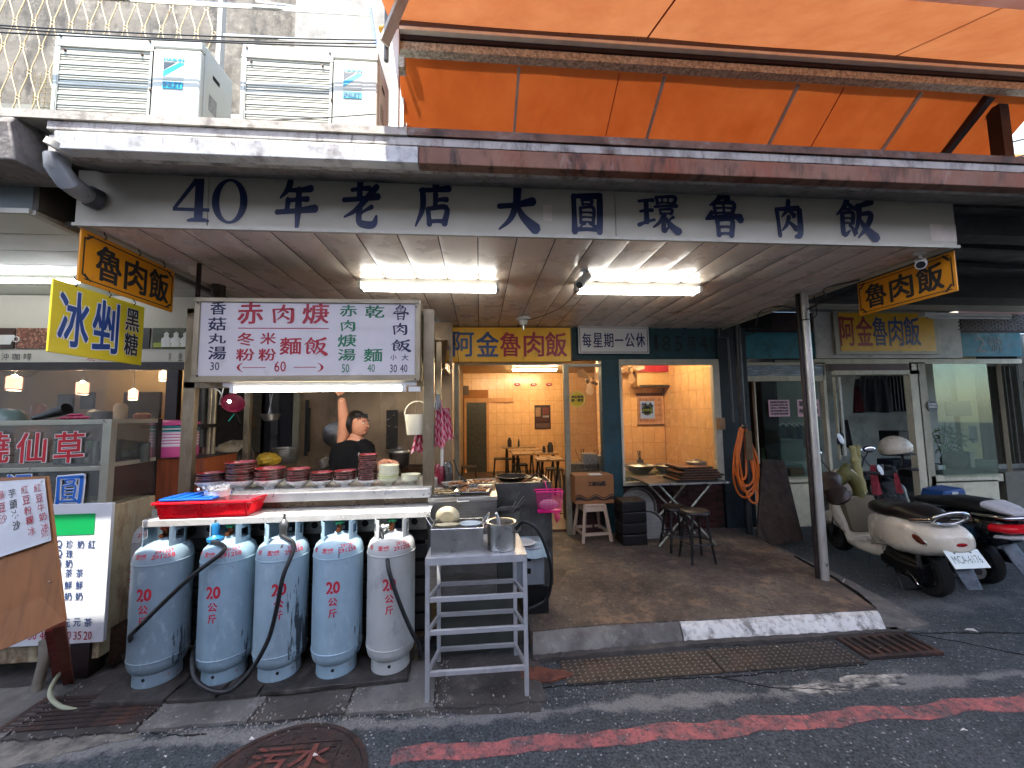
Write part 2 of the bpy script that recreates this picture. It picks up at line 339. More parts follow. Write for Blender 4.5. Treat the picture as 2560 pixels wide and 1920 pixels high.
# ---------------------------------------------------------------- ground
struct('road', MB().box(-60, -60, -.5, 60, 60, 0), ASPH)
def poly_px(pts, z): return [tuple(at(x, y, Z=z)[:2]) for x, y in pts]
def jag(poly, amp=.012, step=.07):
    o = []
    for i, a in enumerate(poly):
        b = poly[(i+1) % len(poly)]; L = math.hypot(b[0]-a[0], b[1]-a[1]); k = max(1, int(L/step)); nx, ny = -(b[1]-a[1])/max(L, 1e-6), (b[0]-a[0])/max(L, 1e-6)
        for j in range(k):
            t = j/k; e = random.uniform(-amp, amp) if j else 0
            o.append((a[0]+(b[0]-a[0])*t+nx*e, a[1]+(b[1]-a[1])*t+ny*e))
    return o
# red line, worn, and its strip
ln = []
for i in range(61):
    x = -.46 + i*.09; y = 2.18 + .0*x + (.012*math.sin(i*.9)) + .02*max(0, x-1.0)*0
    ln.append((x, y))
top = [(x, y+.052+random.uniform(-.012, .012)) for x, y in ln]; bot = [(x, y-.052+random.uniform(-.012, .012)) for x, y in ln]
struct('red_road_line', MB().prism(top + bot[::-1], .001, .004, 'xy'), REDP)
ln2 = [(-2.9+i*.08, 2.10-.0*i) for i in range(17)]
struct('red_road_line', MB().prism([(x, y+.04+random.uniform(-.02, .02)) for x, y in ln2] + [(x, y-.04+random.uniform(-.02, .02)) for x, y in ln2][::-1], .001, .004, 'xy'), REDP)
# broken concrete apron in front of the stall
apron = struct('apron', MB().prism(jag([(-6, 2.46), (-2.2, 2.49), (-.9, 2.50), (-.3, 2.44), (.35, 2.40), (.42, 2.93), (-6, 3.6)], .015), .0005, .005, 'xy'), CONCD)
cr = [-6, -3.35, -2.62, -1.93, -1.33, -.80, -.27, .40]
for i in range(len(cr)-1):
    a, b = cr[i]+.012, cr[i+1]-.012
    w0 = 2.47 + random.uniform(-.01, .01)
    P = jag([(a, w0), (b, w0+random.uniform(-.01, .01)), (b+random.uniform(-.03, .03), 2.93), (a+random.uniform(-.03, .03), 2.93)], .012, .05)
    me = MB().prism(P, .004, .016+.006*(i % 2), 'xy').mesh('concrete_slab'); me.materials.append(CONC if i in (0, 1, 3, 5) else CONCD); piece('concrete_slab', me, apron, (0, 0, 0))
grv = MB()
for i in range(900):
    if i < 500:
        k = random.choice(cr[2:7]); x = k+random.gauss(0, .035); y = random.uniform(2.44, 2.95)
    else: x = random.gauss(-1.0, .8); y = random.gauss(2.46, .035)
    s = random.uniform(.002, .007); z = .006+s*.3
    grv.obox((x, y, z+.012*(y > 2.48)), (s*1.6, s, s), (random.random()*3, random.random()*3, random.random()*3))
for i in range(500):
    x = random.uniform(.3, 3.6); y = random.choice([random.gauss(2.92, .02), random.gauss(2.58, .03), random.uniform(1.7, 2.5)]); s = random.uniform(.0015, .005)
    grv.obox((x, y, .006), (s*2, s, s*.7), (0, 0, random.random()*3))
gv = struct('gravel', grv, mat('gravel_chips', '#8d8a84', .8, var=.5, vs=60)); gv['kind'] = 'stuff'
# cement patch and stains on the road
def blob(cx, cy, rx, ry, n=46, r=.22):
    ph = [random.uniform(0, 6.28) for _ in range(6)]; o = []
    for i in range(n):
        a = 2*math.pi*i/n; k = 1 + sum(r/(j+1.5)*math.sin((j+2)*a+ph[j]) for j in range(6)) + random.uniform(-.04, .04)
        o.append((cx+math.cos(a)*rx*k, cy+math.sin(a)*ry*k))
    return o
PATCH = mat('cement_patch', '#77736a', .85, var=.3, vs=9, bump=.8, bs=50, stain=[('#3b3a3a', .8, 6, (1, 1, 1), .45, .6)])
struct('cement_patch', MB().prism(blob(2.35, 2.42, .36, .06, 90, .5), .0008, .0032, 'xy'), mat('pale_cement', '#aaa79c', .8, var=.3, vs=7, bump=.7, bs=50, stain=[('#2c2e33', 1., 9, (.5, 1, 1), .42, .56)]))
struct('cement_patch', MB().prism(jag([(-6, 2.44), (-3.2, 2.38), (-2.4, 2.30), (-1.9, 2.44), (-1.9, 2.52), (-6, 2.5)], .02), .0008, .0028, 'xy'), PATCH)
# manhole cover with cast pattern
MH = Vector((-.97, 2.02, 0)); mr_ = .42
mh = thing('manhole_cover', 'round rusty iron manhole cover with cast lettering set in the road', 'manhole cover', MH)
mb = MB(); mb.lathe([(mr_, 0), (mr_, .010), (mr_-.025, .013), (mr_-.028, .004)], MH, 64); part('frame_ring', mb, IRON, mh)
part('cover', MB().lathe([(mr_-.034, 0), (mr_-.034, .009), (0, .009)], MH, 64), IRON, mh)
mb = MB().ring(MH+Vector((0, 0, .009)), mr_-.06, .004, 'z', 64)
for dx in (-.15, .15): pass
mb.add(*[[tuple(MH+Vector(p)) for p in ((-.2,.24,.0135),(.2,.24,.0135),(.2,.252,.0135),(-.2,.252,.0135))], [(0,1,2,3)]])
for a in range(4):
    q = [(-.22, .10), (.22, .10), (.22, .28), (-.22, .28)]; p0 = q[a]; p1 = q[(a+1) % 4]; mb.bar(MH+Vector((*p0, .011)), MH+Vector((*p1, .011)), .006)
for i in range(26):
    a = random.uniform(.3, 2.8); r_ = random.uniform(.31, .345); mb.lathe([(.006, 0), (.006, .004), (0, .005)], MH+Vector((math.cos(a)*r_, math.sin(a)*r_, .009)), 8)
part('cast_ridges', mb, IRON, mh)
L = Let(); z = .0135
L.put('污水', MH+Vector((-.2, .265, z)), MH+Vector((.19, .265, z)), MH+Vector((.19, .12, z)), MH+Vector((-.2, .12, z)), .02)
L.put('口口', MH+Vector((-.17, .09, z)), MH+Vector((.17, .09, z)), MH+Vector((.17, -.03, z)), MH+Vector((-.17, -.03, z)), .02)
letters(L, mat('worn_red_cast', '#6d3c34', .7, .3, var=.4, vs=20), mh)
# forecourt slab, kerb
fl = MB(); fl.prism(jag([(.37, 3.02), (1.0, 3.05), (3.22, 3.02), (3.40, 3.6), (3.52, 4.4), (3.6, 6.2), (.30, 6.2)], .006, .1), 0, .125, 'xy'); struct('forecourt', fl, FORE)
struct('kitchen_floor', MB().box(-8, 3.16, 0, .28, 6.5, .06), CONCD)
def sloped(pts_f, pts_b, zt):
    mb = MB(); n_ = 40; vs = []
    def lerp(P, t): return (P[0][0]+(P[1][0]-P[0][0])*t, P[0][1]+(P[1][1]-P[0][1])*t)
    for i in range(n_+1):
        f = lerp(pts_f, i/n_); b = lerp(pts_b, i/n_); j1, j2, j3 = [random.uniform(-.008, .008) for _ in range(3)]
        vs += [(f[0], f[1]-.012+j1, 0), (f[0], f[1]+j1, .035+j3*.6), (f[0]+(b[0]-f[0])*.55, f[1]+(b[1]-f[1])*.5+j2, zt-.012+j3*.5), (b[0], b[1], zt), (b[0], b[1]+.01, 0)]
    return mb.add(vs, [(i*5+k, i*5+k+1, i*5+k+6, i*5+k+5) for i in range(n_) for k in range(4)]+[tuple(range(5)), tuple(n_*5+k for k in range(5))])
struct('kerb', sloped([(.37, 2.89), (1.52, 2.945)], [(.39, 3.03), (1.54, 3.06)], .118), CONC)
struct('kerb', sloped([(1.53, 2.945), (3.17, 2.92)], [(1.55, 3.06), (3.22, 3.03)], .118), WKERB)
struct('kerb_joint', MB().prism(jag([(.37, 2.84), (1.6, 2.885), (3.3, 2.88), (3.28, 2.93), (3.17, 2.945), (1.5, 2.95), (.37, 2.90)], .012, .05), .001, .03, 'xy'), CONCD)
struct('forecourt_ramp', MB().prism(jag([(3.2, 2.9), (3.6, 2.95), (3.72, 3.7), (3.8, 5.2), (3.5, 5.2), (3.4, 3.6)], .012, .08), 0, .03, 'xy'), CONC)
# checker plates as one strip of plates with raised lozenges
def plate(x0, x1, y0, y1):
    t = thing('checker_plate', 'diamond pattern steel plate over the roadside drain, '+('left one' if x0 < 1 else 'right one beside the grate'), 'drain cover', ((x0+x1)/2, y0, 0), 'steel plates over the drain')
    part('plate', MB().box(x0, y0, .001, x1, y1, .010), CHEQ, t)
    mb = MB(); nx = int((x1-x0)/.042); ny = int((y1-y0)/.034)
    for i in range(nx):
        for j in range(ny):
            cx = x0+(i+.5+.5*(j % 2)*.0)*(x1-x0)/nx; cy = y0+(j+.5)*(y1-y0)/ny; a = .7 if (i+j) % 2 else -.7
            dx, dy = math.cos(a)*.016, math.sin(a)*.014; ex, ey = -math.sin(a)*.006, math.cos(a)*.006
            mb.add([(cx-dx, cy-dy, .0102), (cx+ex, cy+ey, .0165), (cx+dx, cy+dy, .0102), (cx-ex, cy-ey, .0165)], [(0, 1, 2, 3)])
    o = part('raised_lozenges', mb, mat('worn_lozenge', '#7d7872', .45, .4, var=.3, vs=20), t); o['kind'] = 'stuff'
plate(.55, 1.62, 2.60, 2.84); plate(1.635, 2.64, 2.60, 2.85)
struct('rust_patch', MB().prism(blob(.42, 2.70, .16, .07), .006, .018, 'xy'), mat('rust_concrete', '#6a3b2c', .8, var=.4, vs=14, bump=.6, stain=[('#2c211e', .8, 8, (1, 1, 1), .45, .62)]))
def grate(x0, x1, y0, y1, n, label, along='x'):
    t = thing('drain_grate', label, 'drain grate', ((x0+x1)/2, y0, 0))
    part('pit', MB().box(x0, y0, .002, x1, y1, .006), BLACK, t)
    mb = MB(); f = .03
    for a in ((x0, y0, x1, y0+f), (x0, y1-f, x1, y1), (x0, y0+f, x0+f, y1-f), (x1-f, y0+f, x1, y1-f)): mb.box(a[0], a[1], .007, a[2], a[3], .024)
    part('frame', mb, IRON, t)
    me = None
    for i in range(n):
        if along == 'x': yy = y0+f+(i+.5)*(y1-y0-2*f)/n; me = me or MB().box(-(x1-x0)/2+f, -.010, 0, (x1-x0)/2-f, .010, .014).mesh('bar'); loc = ((x0+x1)/2, yy, .009)
        else: xx = x0+f+(i+.5)*(x1-x0-2*f)/n; me = me or MB().box(-.014, -(y1-y0)/2+f, 0, .014, (y1-y0)/2-f, .014).mesh('bar'); loc = (xx, (y0+y1)/2, .009)
        if not me.materials: me.materials.append(IRON)
        piece('bar', me, t, loc)
grate(2.70, 3.28, 2.62, 2.88, 7, 'iron drain grate with parallel slots at the end of the white kerb', 'y')
grate(-2.72, -1.94, 2.53, 2.80, 6, 'rusty slotted drain grate in front of the leftmost grey gas cylinder')
# litter
LIT = mat('paper_scrap', '#c9c6bf', .8)
def scrap(x, y, l, w, lab):
    z = at(x, y, Z=.03); c = Vector((z.x, z.y, .012 if z.y < 2.93 else .03)); mb = MB(); a = random.random()*3
    mb.add([tuple(c+Vector((math.cos(a+t)*l*k, math.sin(a+t)*w, h))) for t, k, h in ((0, 1, 0), (1.2, .8, .012), (2.6, 1, .002), (4, .7, .008), (5.2, .9, 0))], [(0, 1, 2, 3, 4)])
    solo('paper_scrap', mb, LIT, lab, 'litter')
scrap(2428, 1570, .05, .03, 'crumpled white paper scrap on the tarmac beside the drain grate'); scrap(790, 1880, .02, .008, 'small pale scrap on the road left of the manhole cover')
scrap(445, 1788, .02, .012, 'small white scrap on the slotted grate by the gas cylinders'); scrap(1095, 1786, .05, .004, 'thin pale stick on the road below the steel stepped rack')
scrap(2215, 1806, .02, .004, 'short white straw piece on the road under the red line'); scrap(2410, 1818, .026, .005, 'longer white straw piece lying on the road at the right')
scrap(1940, 1612, .02, .01, 'crushed white scrap on the drain plate near the kerb'); scrap(2200, 1615, .018, .006, 'small white scrap lying across the drain grate')
scrap(415, 1883, .012, .008, 'round pale pebble like scrap on the road at lower left'); scrap(630, 1840, .014, .01, 'pale crumb beside the rim of the manhole cover')
# cracks in the tarmac and along the drain
CRK = mat('crack_black', '#0b0b0c', .95, var=.2)
def crack(pts, w_, z=.0045, lab=None):
    P = []
    for (x0, y0), (x1, y1) in zip(pts, pts[1:]):
        k = max(2, int(math.hypot(x1-x0, y1-y0)/.035))
        P += [(x0+(x1-x0)*i/k+random.uniform(-.006, .006), y0+(y1-y0)*i/k+random.uniform(-.008, .008)) for i in range(k)]
    P.append(pts[-1]); W_ = [w_*random.uniform(.25, 1.2) for _ in P]; W_[0] = W_[-1] = .0006
    struct('crack', MB().prism([(x, y+q) for (x, y), q in zip(P, W_)]+[(x, y-q) for (x, y), q in zip(P, W_)][::-1], .0008, z, 'xy'), CRK)
crack([(.36, 2.595), (1.2, 2.585), (1.7, 2.57), (2.66, 2.59)], .005); crack([(.40, 2.865), (1.5, 2.90), (2.3, 2.885), (3.3, 2.90), (4.4, 2.78), (5.2, 2.80)], .007); crack([(1.55, 2.57), (1.85, 2.44), (2.3, 2.37)], .0035); crack([(3.35, 2.9), (3.7, 2.66), (3.9, 2.50)], .005)
crack([(3.22, 3.02), (3.36, 3.3), (3.44, 3.62), (3.52, 4.2)], .008, .128); crack([(-4.2, 2.62), (-3.2, 2.56), (-2.75, 2.50)], .006, .019); crack([(-1.93, 2.49), (-1.7, 2.44), (-1.52, 2.43)], .005)
# ---------------------------------------------------------------- canopy with the painted shop sign
CX0, CX1, CZ = -2.42, 3.50, 2.95
can = thing('shop_canopy', 'long low canopy with stained gutter, painted name fascia and plank ceiling over the stall', 'canopy', (0.5, 2.45, 2.95))
part('roof_slab', MB().box(-2.75, 2.46, 3.30, 7.6, 5.6, 3.42), ROOFC, can)
sx = [CX0, at(522, 480, Y=2.45).x, at(1538, 500, Y=2.45).x, CX1]
for i in range(3):
    me = MB().box(0, 0, 0, sx[i+1]-sx[i]-.004, .035, .345).mesh('fascia_panel'); me.materials.append(FASC); p = piece('fascia_panel', me, can, (sx[i], 2.452, 2.925)); bevel(p, .003)
part('rear_wall_strip', MB().box(CX0, 5.252, 2.965, 4.3, 5.4, 3.30), BLACK, can)
part('edge_trim', MB().box(CX0-.004, 2.440, 2.915, CX1+.004, 2.449, 2.935), ALUW, can)
part('end_panel', MB().box(CX1, 2.49, 2.93, CX1+.02, 5.24, 3.02), FASC, can)
part('end_panel', MB().box(CX0-.02, 2.49, 2.93, CX0, 5.24, 3.02), FASC, can)
plankm = None; k = 22; pw = (CX1-CX0)/k
for i in range(k):
    # slightly crowned plank
    if plankm is None:
        mb = MB(); vs = []; ns = 7
        for yy in (0, 2.76):
            for j in range(ns): u = j/(ns-1); vs.append(((u*(pw-.007)), yy, .0035*(2*u-1)**2 + (.006 if j in (0, ns-1) else 0)))
        fs = [(j, j+1, ns+j+1, ns+j) for j in range(ns-1)]
        mb.add(vs, fs, True); plankm = mb.mesh('ceiling_plank'); plankm.materials.append(CEIL)
    piece('ceiling_plank', plankm, can, (CX0+i*pw, 2.49, CZ), (random.uniform(-.0006, .0006), random.uniform(-.003, .003), 0))
part('ceiling_backing', MB().box(CX0, 2.49, 2.972, CX1, 5.24, 2.98), BLACK, can)
# gutter, seen from in front and below
g = MB(); gx0, gx1 = -2.28, 7.6
prof = [(2.15, 3.165), (2.15, 3.275), (2.165, 3.280), (2.165, 3.290), (2.135, 3.295), (2.135, 3.345), (2.20, 3.36), (2.47, 3.40), (2.47, 3.275), (2.20, 3.18), (2.20, 3.165)]
g.prism(prof, gx0, gx1, 'yz'); part('gutter', g, GUT, can, bev=.004)
part('soffit', MB().prism([(2.20, 3.17), (2.448, 3.255), (2.448, 3.27), (2.20, 3.179)], gx0, gx1, 'yz'), ROOFC, can)
LIP = [(2.12, 3.346), (2.12, 3.392), (2.5, 3.43), (2.5, 3.40)]
part('roof_lip', MB().prism(LIP, -2.62, -.40, 'yz'), mat('sunlit_lip', '#a39e95', .8, var=.2, vs=5, bump=.5, bs=30, stain=[('#4a443d', .7, 9, (1, 1, 1), .5, .66)]), can)  # paler copy of the lip, sunlight put into its colour
part('roof_lip', MB().prism(LIP, -.396, 7.6, 'yz'), mat('orange_glow_lip', '#6b4f42', .75, var=.35, vs=5, bump=.5, bs=30, stain=[('#2a2220', .8, 6, (1, 1, 1), .48, .64), ('#8a8680', .6, 5, (1, 1, 1), .55, .7)]), can)  # orange cast from the awning painted into this length of lip
for x in (-1.75, -.2, .95, 1.62, 2.7, 3.6):
    part('gutter_joint', MB().box(x-.012, 2.144, 3.17, x+.012, 2.149, 3.272), GUT, can)
# bright metal channel resting on the left of the gutter
ch = MB().prism([(2.06, 3.20), (2.055, 3.31), (2.09, 3.325), (2.13, 3.32), (2.13, 3.20)], -2.18, 7.5, 'yz')
a = at(125, 345, Y=2.08); b = at(135, 408, Y=2.08)
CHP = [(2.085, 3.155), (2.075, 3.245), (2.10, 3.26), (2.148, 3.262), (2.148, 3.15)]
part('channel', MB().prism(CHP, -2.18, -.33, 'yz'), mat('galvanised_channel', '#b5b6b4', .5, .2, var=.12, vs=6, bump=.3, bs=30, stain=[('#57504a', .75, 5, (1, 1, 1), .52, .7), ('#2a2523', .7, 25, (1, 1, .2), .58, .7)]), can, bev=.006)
part('channel', MB().prism(CHP, -.325, 7.5, 'yz'), mat('orange_glow_channel', '#7d5a48', .7, .1, var=.3, vs=4, bump=.4, bs=30, stain=[('#7a3a20', .8, 2.2, (1, 1, .4), .48, .64), ('#231b19', .85, 7, (1.4, 1, .3), .5, .64), ('#a09a92', .6, 9, (1, 1, .3), .6, .75)]), can, bev=.006)  # brown tint carries the awning's orange glow in the colour
mb = MB().tube([(-2.185, 2.12, 3.20), (-2.20, 2.12, 3.17)], .055, 16); part('channel_end', mb, ALUW, can)
# rainwater elbow
pts = [(-2.17, 2.17, 3.19), (-2.15, 2.17, 3.10), (-2.10, 2.20, 3.03), (-2.03, 2.30, 2.99), (-1.99, 2.40, 2.985), (-1.985, 2.455, 2.985)]
E_ = at(150, 440, Y=2.2); F_ = at(245, 500, Y=2.44)
pts = [(E_.x, 2.18, 3.17), (E_.x+.005, 2.18, 3.11), (E_.x+.03, 2.21, 3.05), ((E_.x+F_.x)/2, 2.31, (3.05+F_.z)/2), (F_.x-.02, 2.40, F_.z+.005), (F_.x, 2.452, F_.z)]
dp = thing('drain_pipe', 'short grey plastic elbow pipe from the gutter end into the fascia sign', 'drainpipe', (F_.x, 2.45, F_.z))
part('pipe', MB().tube(pts, .052, 20), mat('grey_pvc', '#7d8082', .35, var=.2, vs=5, stain=('#3a3a3a', .6, 6, (1, 1, 1), .5, .7)), dp)
part('collar', MB().tube([pts[-2], Vector(pts[-1])+Vector((0.0, -.002, 0))], .062, 20), mat('dark_pvc', '#3a3c40', .5), dp)
# brush lettering ------------------------------------------------
BR = {
'年': [[(34,97,10),(27,80,8),(10,62,3)],[(30,79,6),(60,80,7),(86,84,10)],[(28,56,6),(78,61,8)],[(30,58,9),(27,34,8)],[(2,31,7),(50,35,7),(98,41,11)],[(56,82,8),(55,40,10),(52,-4,5)]],
'老': [[(24,81,6),(68,86,8)],[(44,99,10),(43,63,9)],[(4,58,7),(50,62,7),(90,68,10)],[(86,90,9),(58,60,9),(34,36,7),(6,20,3)],[(74,44,7),(44,27,4)],[(44,44,9),(42,14,9),(52,5,10),(78,5,10),(86,24,4)]],
'店': [[(48,99,8),(56,88,11)],[(14,81,6),(50,83,7),(90,87,10)],[(20,82,9),(20,42,9),(2,2,3)],[(54,73,9),(53,46,8)],[(53,59,6),(84,62,8)],[(34,40,8),(38,6,9)],[(34,40,6),(82,44,8),(77,8,10)],[(38,12,6),(77,13,7)]],
'大': [[(4,56,8),(45,60,8),(92,70,13)],[(52,99,13),(48,62,11),(32,26,8),(4,2,3)],[(50,60,6),(66,32,11),(98,4,17)]],
'圓': [[(12,92,9),(13,2,11)],[(12,91,7),(84,93,10),(88,86,11),(87,40,11),(85,2,11)],[(12,8,7),(86,8,7)],[(36,82,6),(38,70,5)],[(36,82,5),(64,83,6),(62,70,6)],[(38,71,4),(62,71,4)],[(31,62,6),(31,24,6)],[(31,62,4),(68,63,6),(67,24,6)],[(31,50,4),(67,50,4)],[(31,38,4),(67,38,4)],[(31,26,4),(67,26,4)],[(43,24,6),(28,13,3)],[(56,24,5),(74,13,8)]],
'環': [[(2,83,5),(38,87,7)],[(5,56,5),(35,60,7)],[(0,20,7),(40,35,5)],[(20,85,8),(20,27,9)],[(46,95,6),(49,78,6)],[(46,95,4),(93,97,6),(90,78,6)],[(48,79,4),(90,80,4)],[(61,94,4),(61,80,4)],[(76,95,4),(76,80,4)],[(42,69,5),(97,73,7)],[(54,62,5),(56,50,5)],[(54,62,4),(84,63,5),(82,50,5)],[(56,51,4),(82,51,4)],[(66,50,7),(52,28,6),(36,14,3)],[(62,34,7),(62,4,7),(74,15,3)],[(87,42,6),(74,31,4)],[(67,40,5),(80,20,9),(99,3,13)]],
'魯': [[(46,99,9),(35,85,7),(14,72,3)],[(40,91,5),(66,92,8),(54,80,5)],[(24,77,7),(28,52,6)],[(24,77,5),(78,79,7),(74,52,7)],[(28,53,4),(74,54,5)],[(51,77,5),(51,54,5)],[(26,65,4),(76,66,4)],[(18,54,8),(2,38,5)],[(4,40,6),(50,45,7),(97,46,9)],[(70,52,5),(84,46,8),(97,38,12)],[(31,36,8),(34,-1,8)],[(31,36,5),(71,38,8),(68,-1,9)],[(34,19,5),(68,20,5)],[(34,3,5),(68,4,5)]],
'肉': [[(10,76,9),(16,4,9)],[(10,76,6),(84,80,10),(87,74,11),(86,12,12),(68,2,5)],[(52,99,10),(44,74,8),(26,56,3)],[(48,74,6),(68,60,11)],[(50,56,9),(40,34,7),(24,18,3)],[(48,42,6),(72,24,11)]],
'飯': [[(30,99,9),(20,80,7),(0,60,3)],[(30,92,5),(40,82,7),(52,76,7)],[(20,74,5),(36,75,5)],[(14,64,7),(15,10,8),(32,20,3)],[(14,64,4),(42,66,7),(40,38,6)],[(15,51,4),(40,51,4)],[(15,38,4),(40,38,4)],[(32,34,5),(46,14,9)],[(54,84,6),(74,88,8),(94,97,12)],[(60,84,10),(57,50,8),(42,6,3)],[(60,62,5),(90,64,9),(78,32,8),(52,2,3)],[(60,48,5),(76,24,11),(99,2,16)]],
}
def brush(mb, ch, x0, z0, x1, z1, Y, off=.002, thick=1.):
    w, h = (x1-x0)/100, (z1-z0)/100
    for si, st in enumerate(BR[ch]):
        pts = [Vector(p) for p in st]
        if len(pts) == 2: pts = [pts[0], pts[0].lerp(pts[1], .5) + Vector((0, 1.2, -1.1)), pts[1]]
        P = [pts[0]*2-pts[1]] + pts + [pts[-1]*2-pts[-2]]; cv = []
        for i in range(1, len(P)-2):
            for t in [j/5 for j in range(5)]:
                cv.append(.5*((2*P[i]) + (-P[i-1]+P[i+1])*t + (2*P[i-1]-5*P[i]+4*P[i+1]-P[i+2])*t*t + (-P[i-1]+3*P[i]-3*P[i+1]+P[i+2])*t**3))
        cv.append(pts[-1]); Lf = []; Rt = []
        for i, p in enumerate(cv):
            d = (cv[min(i+1, len(cv)-1)]-cv[max(i-1, 0)]); d.z = 0; d.normalize(); nn = Vector((-d.y, d.x, 0)); r_ = max(.8, p.z*.5*thick*1.12)
            q = Vector((p.x, p.y, 0))
            if i == 0: Lf.append(q-d*r_*.75+nn*r_*.5); Rt.append(q-d*r_*.75-nn*r_*.6)
            Lf.append(q+nn*r_); Rt.append(q-nn*r_)
            if i == len(cv)-1: Lf.append(q+d*r_*.7+nn*r_*.5); Rt.append(q+d*r_*.7-nn*r_*.5)
        poly = Lf + Rt[::-1]; yy = Y-off-.00025*si
        o = len(Lf); vs = [(x0+q.x*w, yy, z0+q.y*h) for q in Lf+Rt]
        mb.add(vs, [(i, i+1, o+i+1, o+i) for i in range(o-1)])
SIGNB = mat('sign_navy_paint', '#0b1f45', .45, var=.25, vs=10)
for ch_, x0, y0, x1, y1 in (('年',693,449,790,572),('老',857,452,955,570),('店',1038,453,1133,572),('大',1243,468,1342,580),('圓',1423,480,1512,586),('環',1594,486,1697,586),('魯',1760,483,1857,592),('肉',1932,500,2012,597),('飯',2088,497,2190,600)):
    mb = MB(); a = at(x0, y0, Y=2.452); b = at(x1, y1, Y=2.452); brush(mb, ch_, a.x, b.z+.006, b.x, a.z-.004, 2.452, .002, 1.5); letters(mb, SIGNB, can, 'character')
mb = MB(); a = at(437, 445, Y=2.452); b = at(523, 556, Y=2.452); w_, h_ = b.x-a.x, a.z-b.z
def quadp(*q): 
    global mb
    off = 2.4495 - .0002*len(mb.f); mb.add([(a.x+x*w_, off, b.z+z*h_) for x, z in q], [tuple(range(len(q)))])
quadp((.52, 1), (.82, 1), (.82, .07), (.58, .07), (.58, .80)); quadp((.54, .98), (.70, .98), (.12, .32), (0, .32)); quadp((0, .24), (0, .32), (1, .32), (1, .24)); quadp((.40, 0), (.40, .05), (.52, .09), (.88, .09), (1, .05), (1, 0))
letters(mb, SIGNB, can, 'numeral')
mb = MB(); a = at(533, 446, Y=2.452); b = at(617, 561, Y=2.452); cx, cz, rx, rz = (a.x+b.x)/2, (a.z+b.z)/2, (b.x-a.x)/2, (a.z-b.z)/2; n_ = 40
mb.add([(cx+math.cos(6.2832*i/n_)*rx*f1, 2.4495, cz+math.sin(6.2832*i/n_)*rz*f2) for f1, f2 in ((1, 1), (.58, .88)) for i in range(n_)], [(i, (i+1) % n_, n_+(i+1) % n_, n_+i) for i in range(n_)])
letters(mb, SIGNB, can, 'numeral')
PATCHP = mat('pale_tape', '#cbbfb0', .6)
for x0, y0, x1, y1 in ((1358, 512, 1380, 552), (2325, 560, 2393, 603)):
    a = at(x0, y0, Y=2.45); b = at(x1, y1, Y=2.45); part('tape_patch', MB().box(a.x, 2.4505, b.z, b.x, 2.4519, a.z), PATCHP, can)
hk = MB(); a = at(1020, 330, Y=2.3); hk.tube([a+Vector((.02, 0, .0)), a+Vector((.025, 0, .03)), a+Vector((0, 0, .045)), a+Vector((-.025, 0, .02))], .002, 5)
solo('wire_hook', hk, BLKL, 'thin bent wire hook sticking up from the roof edge', 'hook')
# ---------------------------------------------------------------- orange awnings (gable over the lane)
ORA = fabric('orange_canvas', '#bf5f28', .18); ORL = fabric('skylit_orange_canvas', '#c07646', .20)  # same canvas twice; the paler copy has skylight put into its colour
RY, RZ = 3.0, 4.76
aw = thing('lane_awning', 'big orange canvas awning stretched over the lane from a long horizontal ridge beam', 'awning', (2, RY, 3.4))
sl_ = math.tan(R(39)); su_ = math.tan(R(24))
def sheet(x0, x1, y0, z0, y1, z1, nx=60, ny=24, sag=.03, bays=6):
    mb = MB(); vs = []
    for j in range(ny+1):
        for i in range(nx+1):
            u, v = i/nx, j/ny; s_ = -sag*math.sin(math.pi*v)*abs(math.sin(math.pi*u*bays))
            vs.append((x0+(x1-x0)*u, y0+(y1-y0)*v, z0+(z1-z0)*v+s_))
    return mb.add(vs, [(j*(nx+1)+i, j*(nx+1)+i+1, (j+1)*(nx+1)+i+1, (j+1)*(nx+1)+i) for j in range(ny) for i in range(nx)], True)
yb = 4.55; part('back_canvas', sheet(-.66, 5.42, RY, RZ-.03, yb, RZ-.03-(yb-RY)*sl_, sag=.035, bays=5), ORA, aw)
yn = 1.25; part('front_canvas', sheet(-.68, 9.5, RY-.02, RZ+.14, yn, RZ+.14-(RY-yn)*su_, nx=80, sag=.06, bays=5), ORL, aw)
GALV = mat('galvanised_steel', '#b9bdae', .5, .2, var=.4, vs=28, bump=.1, stain=('#5b5d50', .6, 34, (1, 1, 1), .48, .56))
DKM = mat('dark_purlin', '#2b2226', .5, .3, var=.2, vs=5)
x0, x1 = -.66, 9
a = at(985, 60, Y=2.9); 
part('purlin', MB().box(x0, 2.86, RZ+.115, x1, 2.92, RZ+.165), DKM, aw)
part('roller_tube', MB().tube([(x0, 2.88, RZ+.06), (x1, 2.88, RZ+.06)], .042, 16), mat('roller_grey', '#5a5358', .35, .4, var=.15), aw)
part('front_bar', MB().box(x0, 2.83, RZ-.012, x1, 2.90, RZ+.014), mat('pale_bar', '#e0dfce', .5, 0), aw)
part('dark_angle', MB().box(x0, 2.87, RZ-.052, x1, 2.93, RZ-.016), DKM, aw)
part('ridge_beam', MB().box(x0, 2.885, RZ-.125, x1, 2.96, RZ-.058), GALV, aw)
RAF = mat('rafter_metal', '#a9aaa8', .45, .2, var=.2)
def raf(px, py, w, m, name='rafter', dx=-.035):
    p = at(px, py, Y=RY+.02); L_ = yb-RY
    a = Vector((p.x, RY+.02, RZ-.085)); b = Vector((p.x+dx*L_, yb, RZ-.085-L_*sl_)); part(name, MB().bar(a, b, w, w*.8), m, aw)
for px, w, m in ((1297, .022, RAF), (1660, .024, RAF), (1993, .026, RAF), (2300, .028, RAF), (2470, .075, DKM)): raf(px, 120+.066*(px-1297)+10, w, m)
SEAM = mat('canvas_seam', '#8c2f0c', .8)
for px in (1548, 2105): raf(px, 150, .007, SEAM, 'seam')
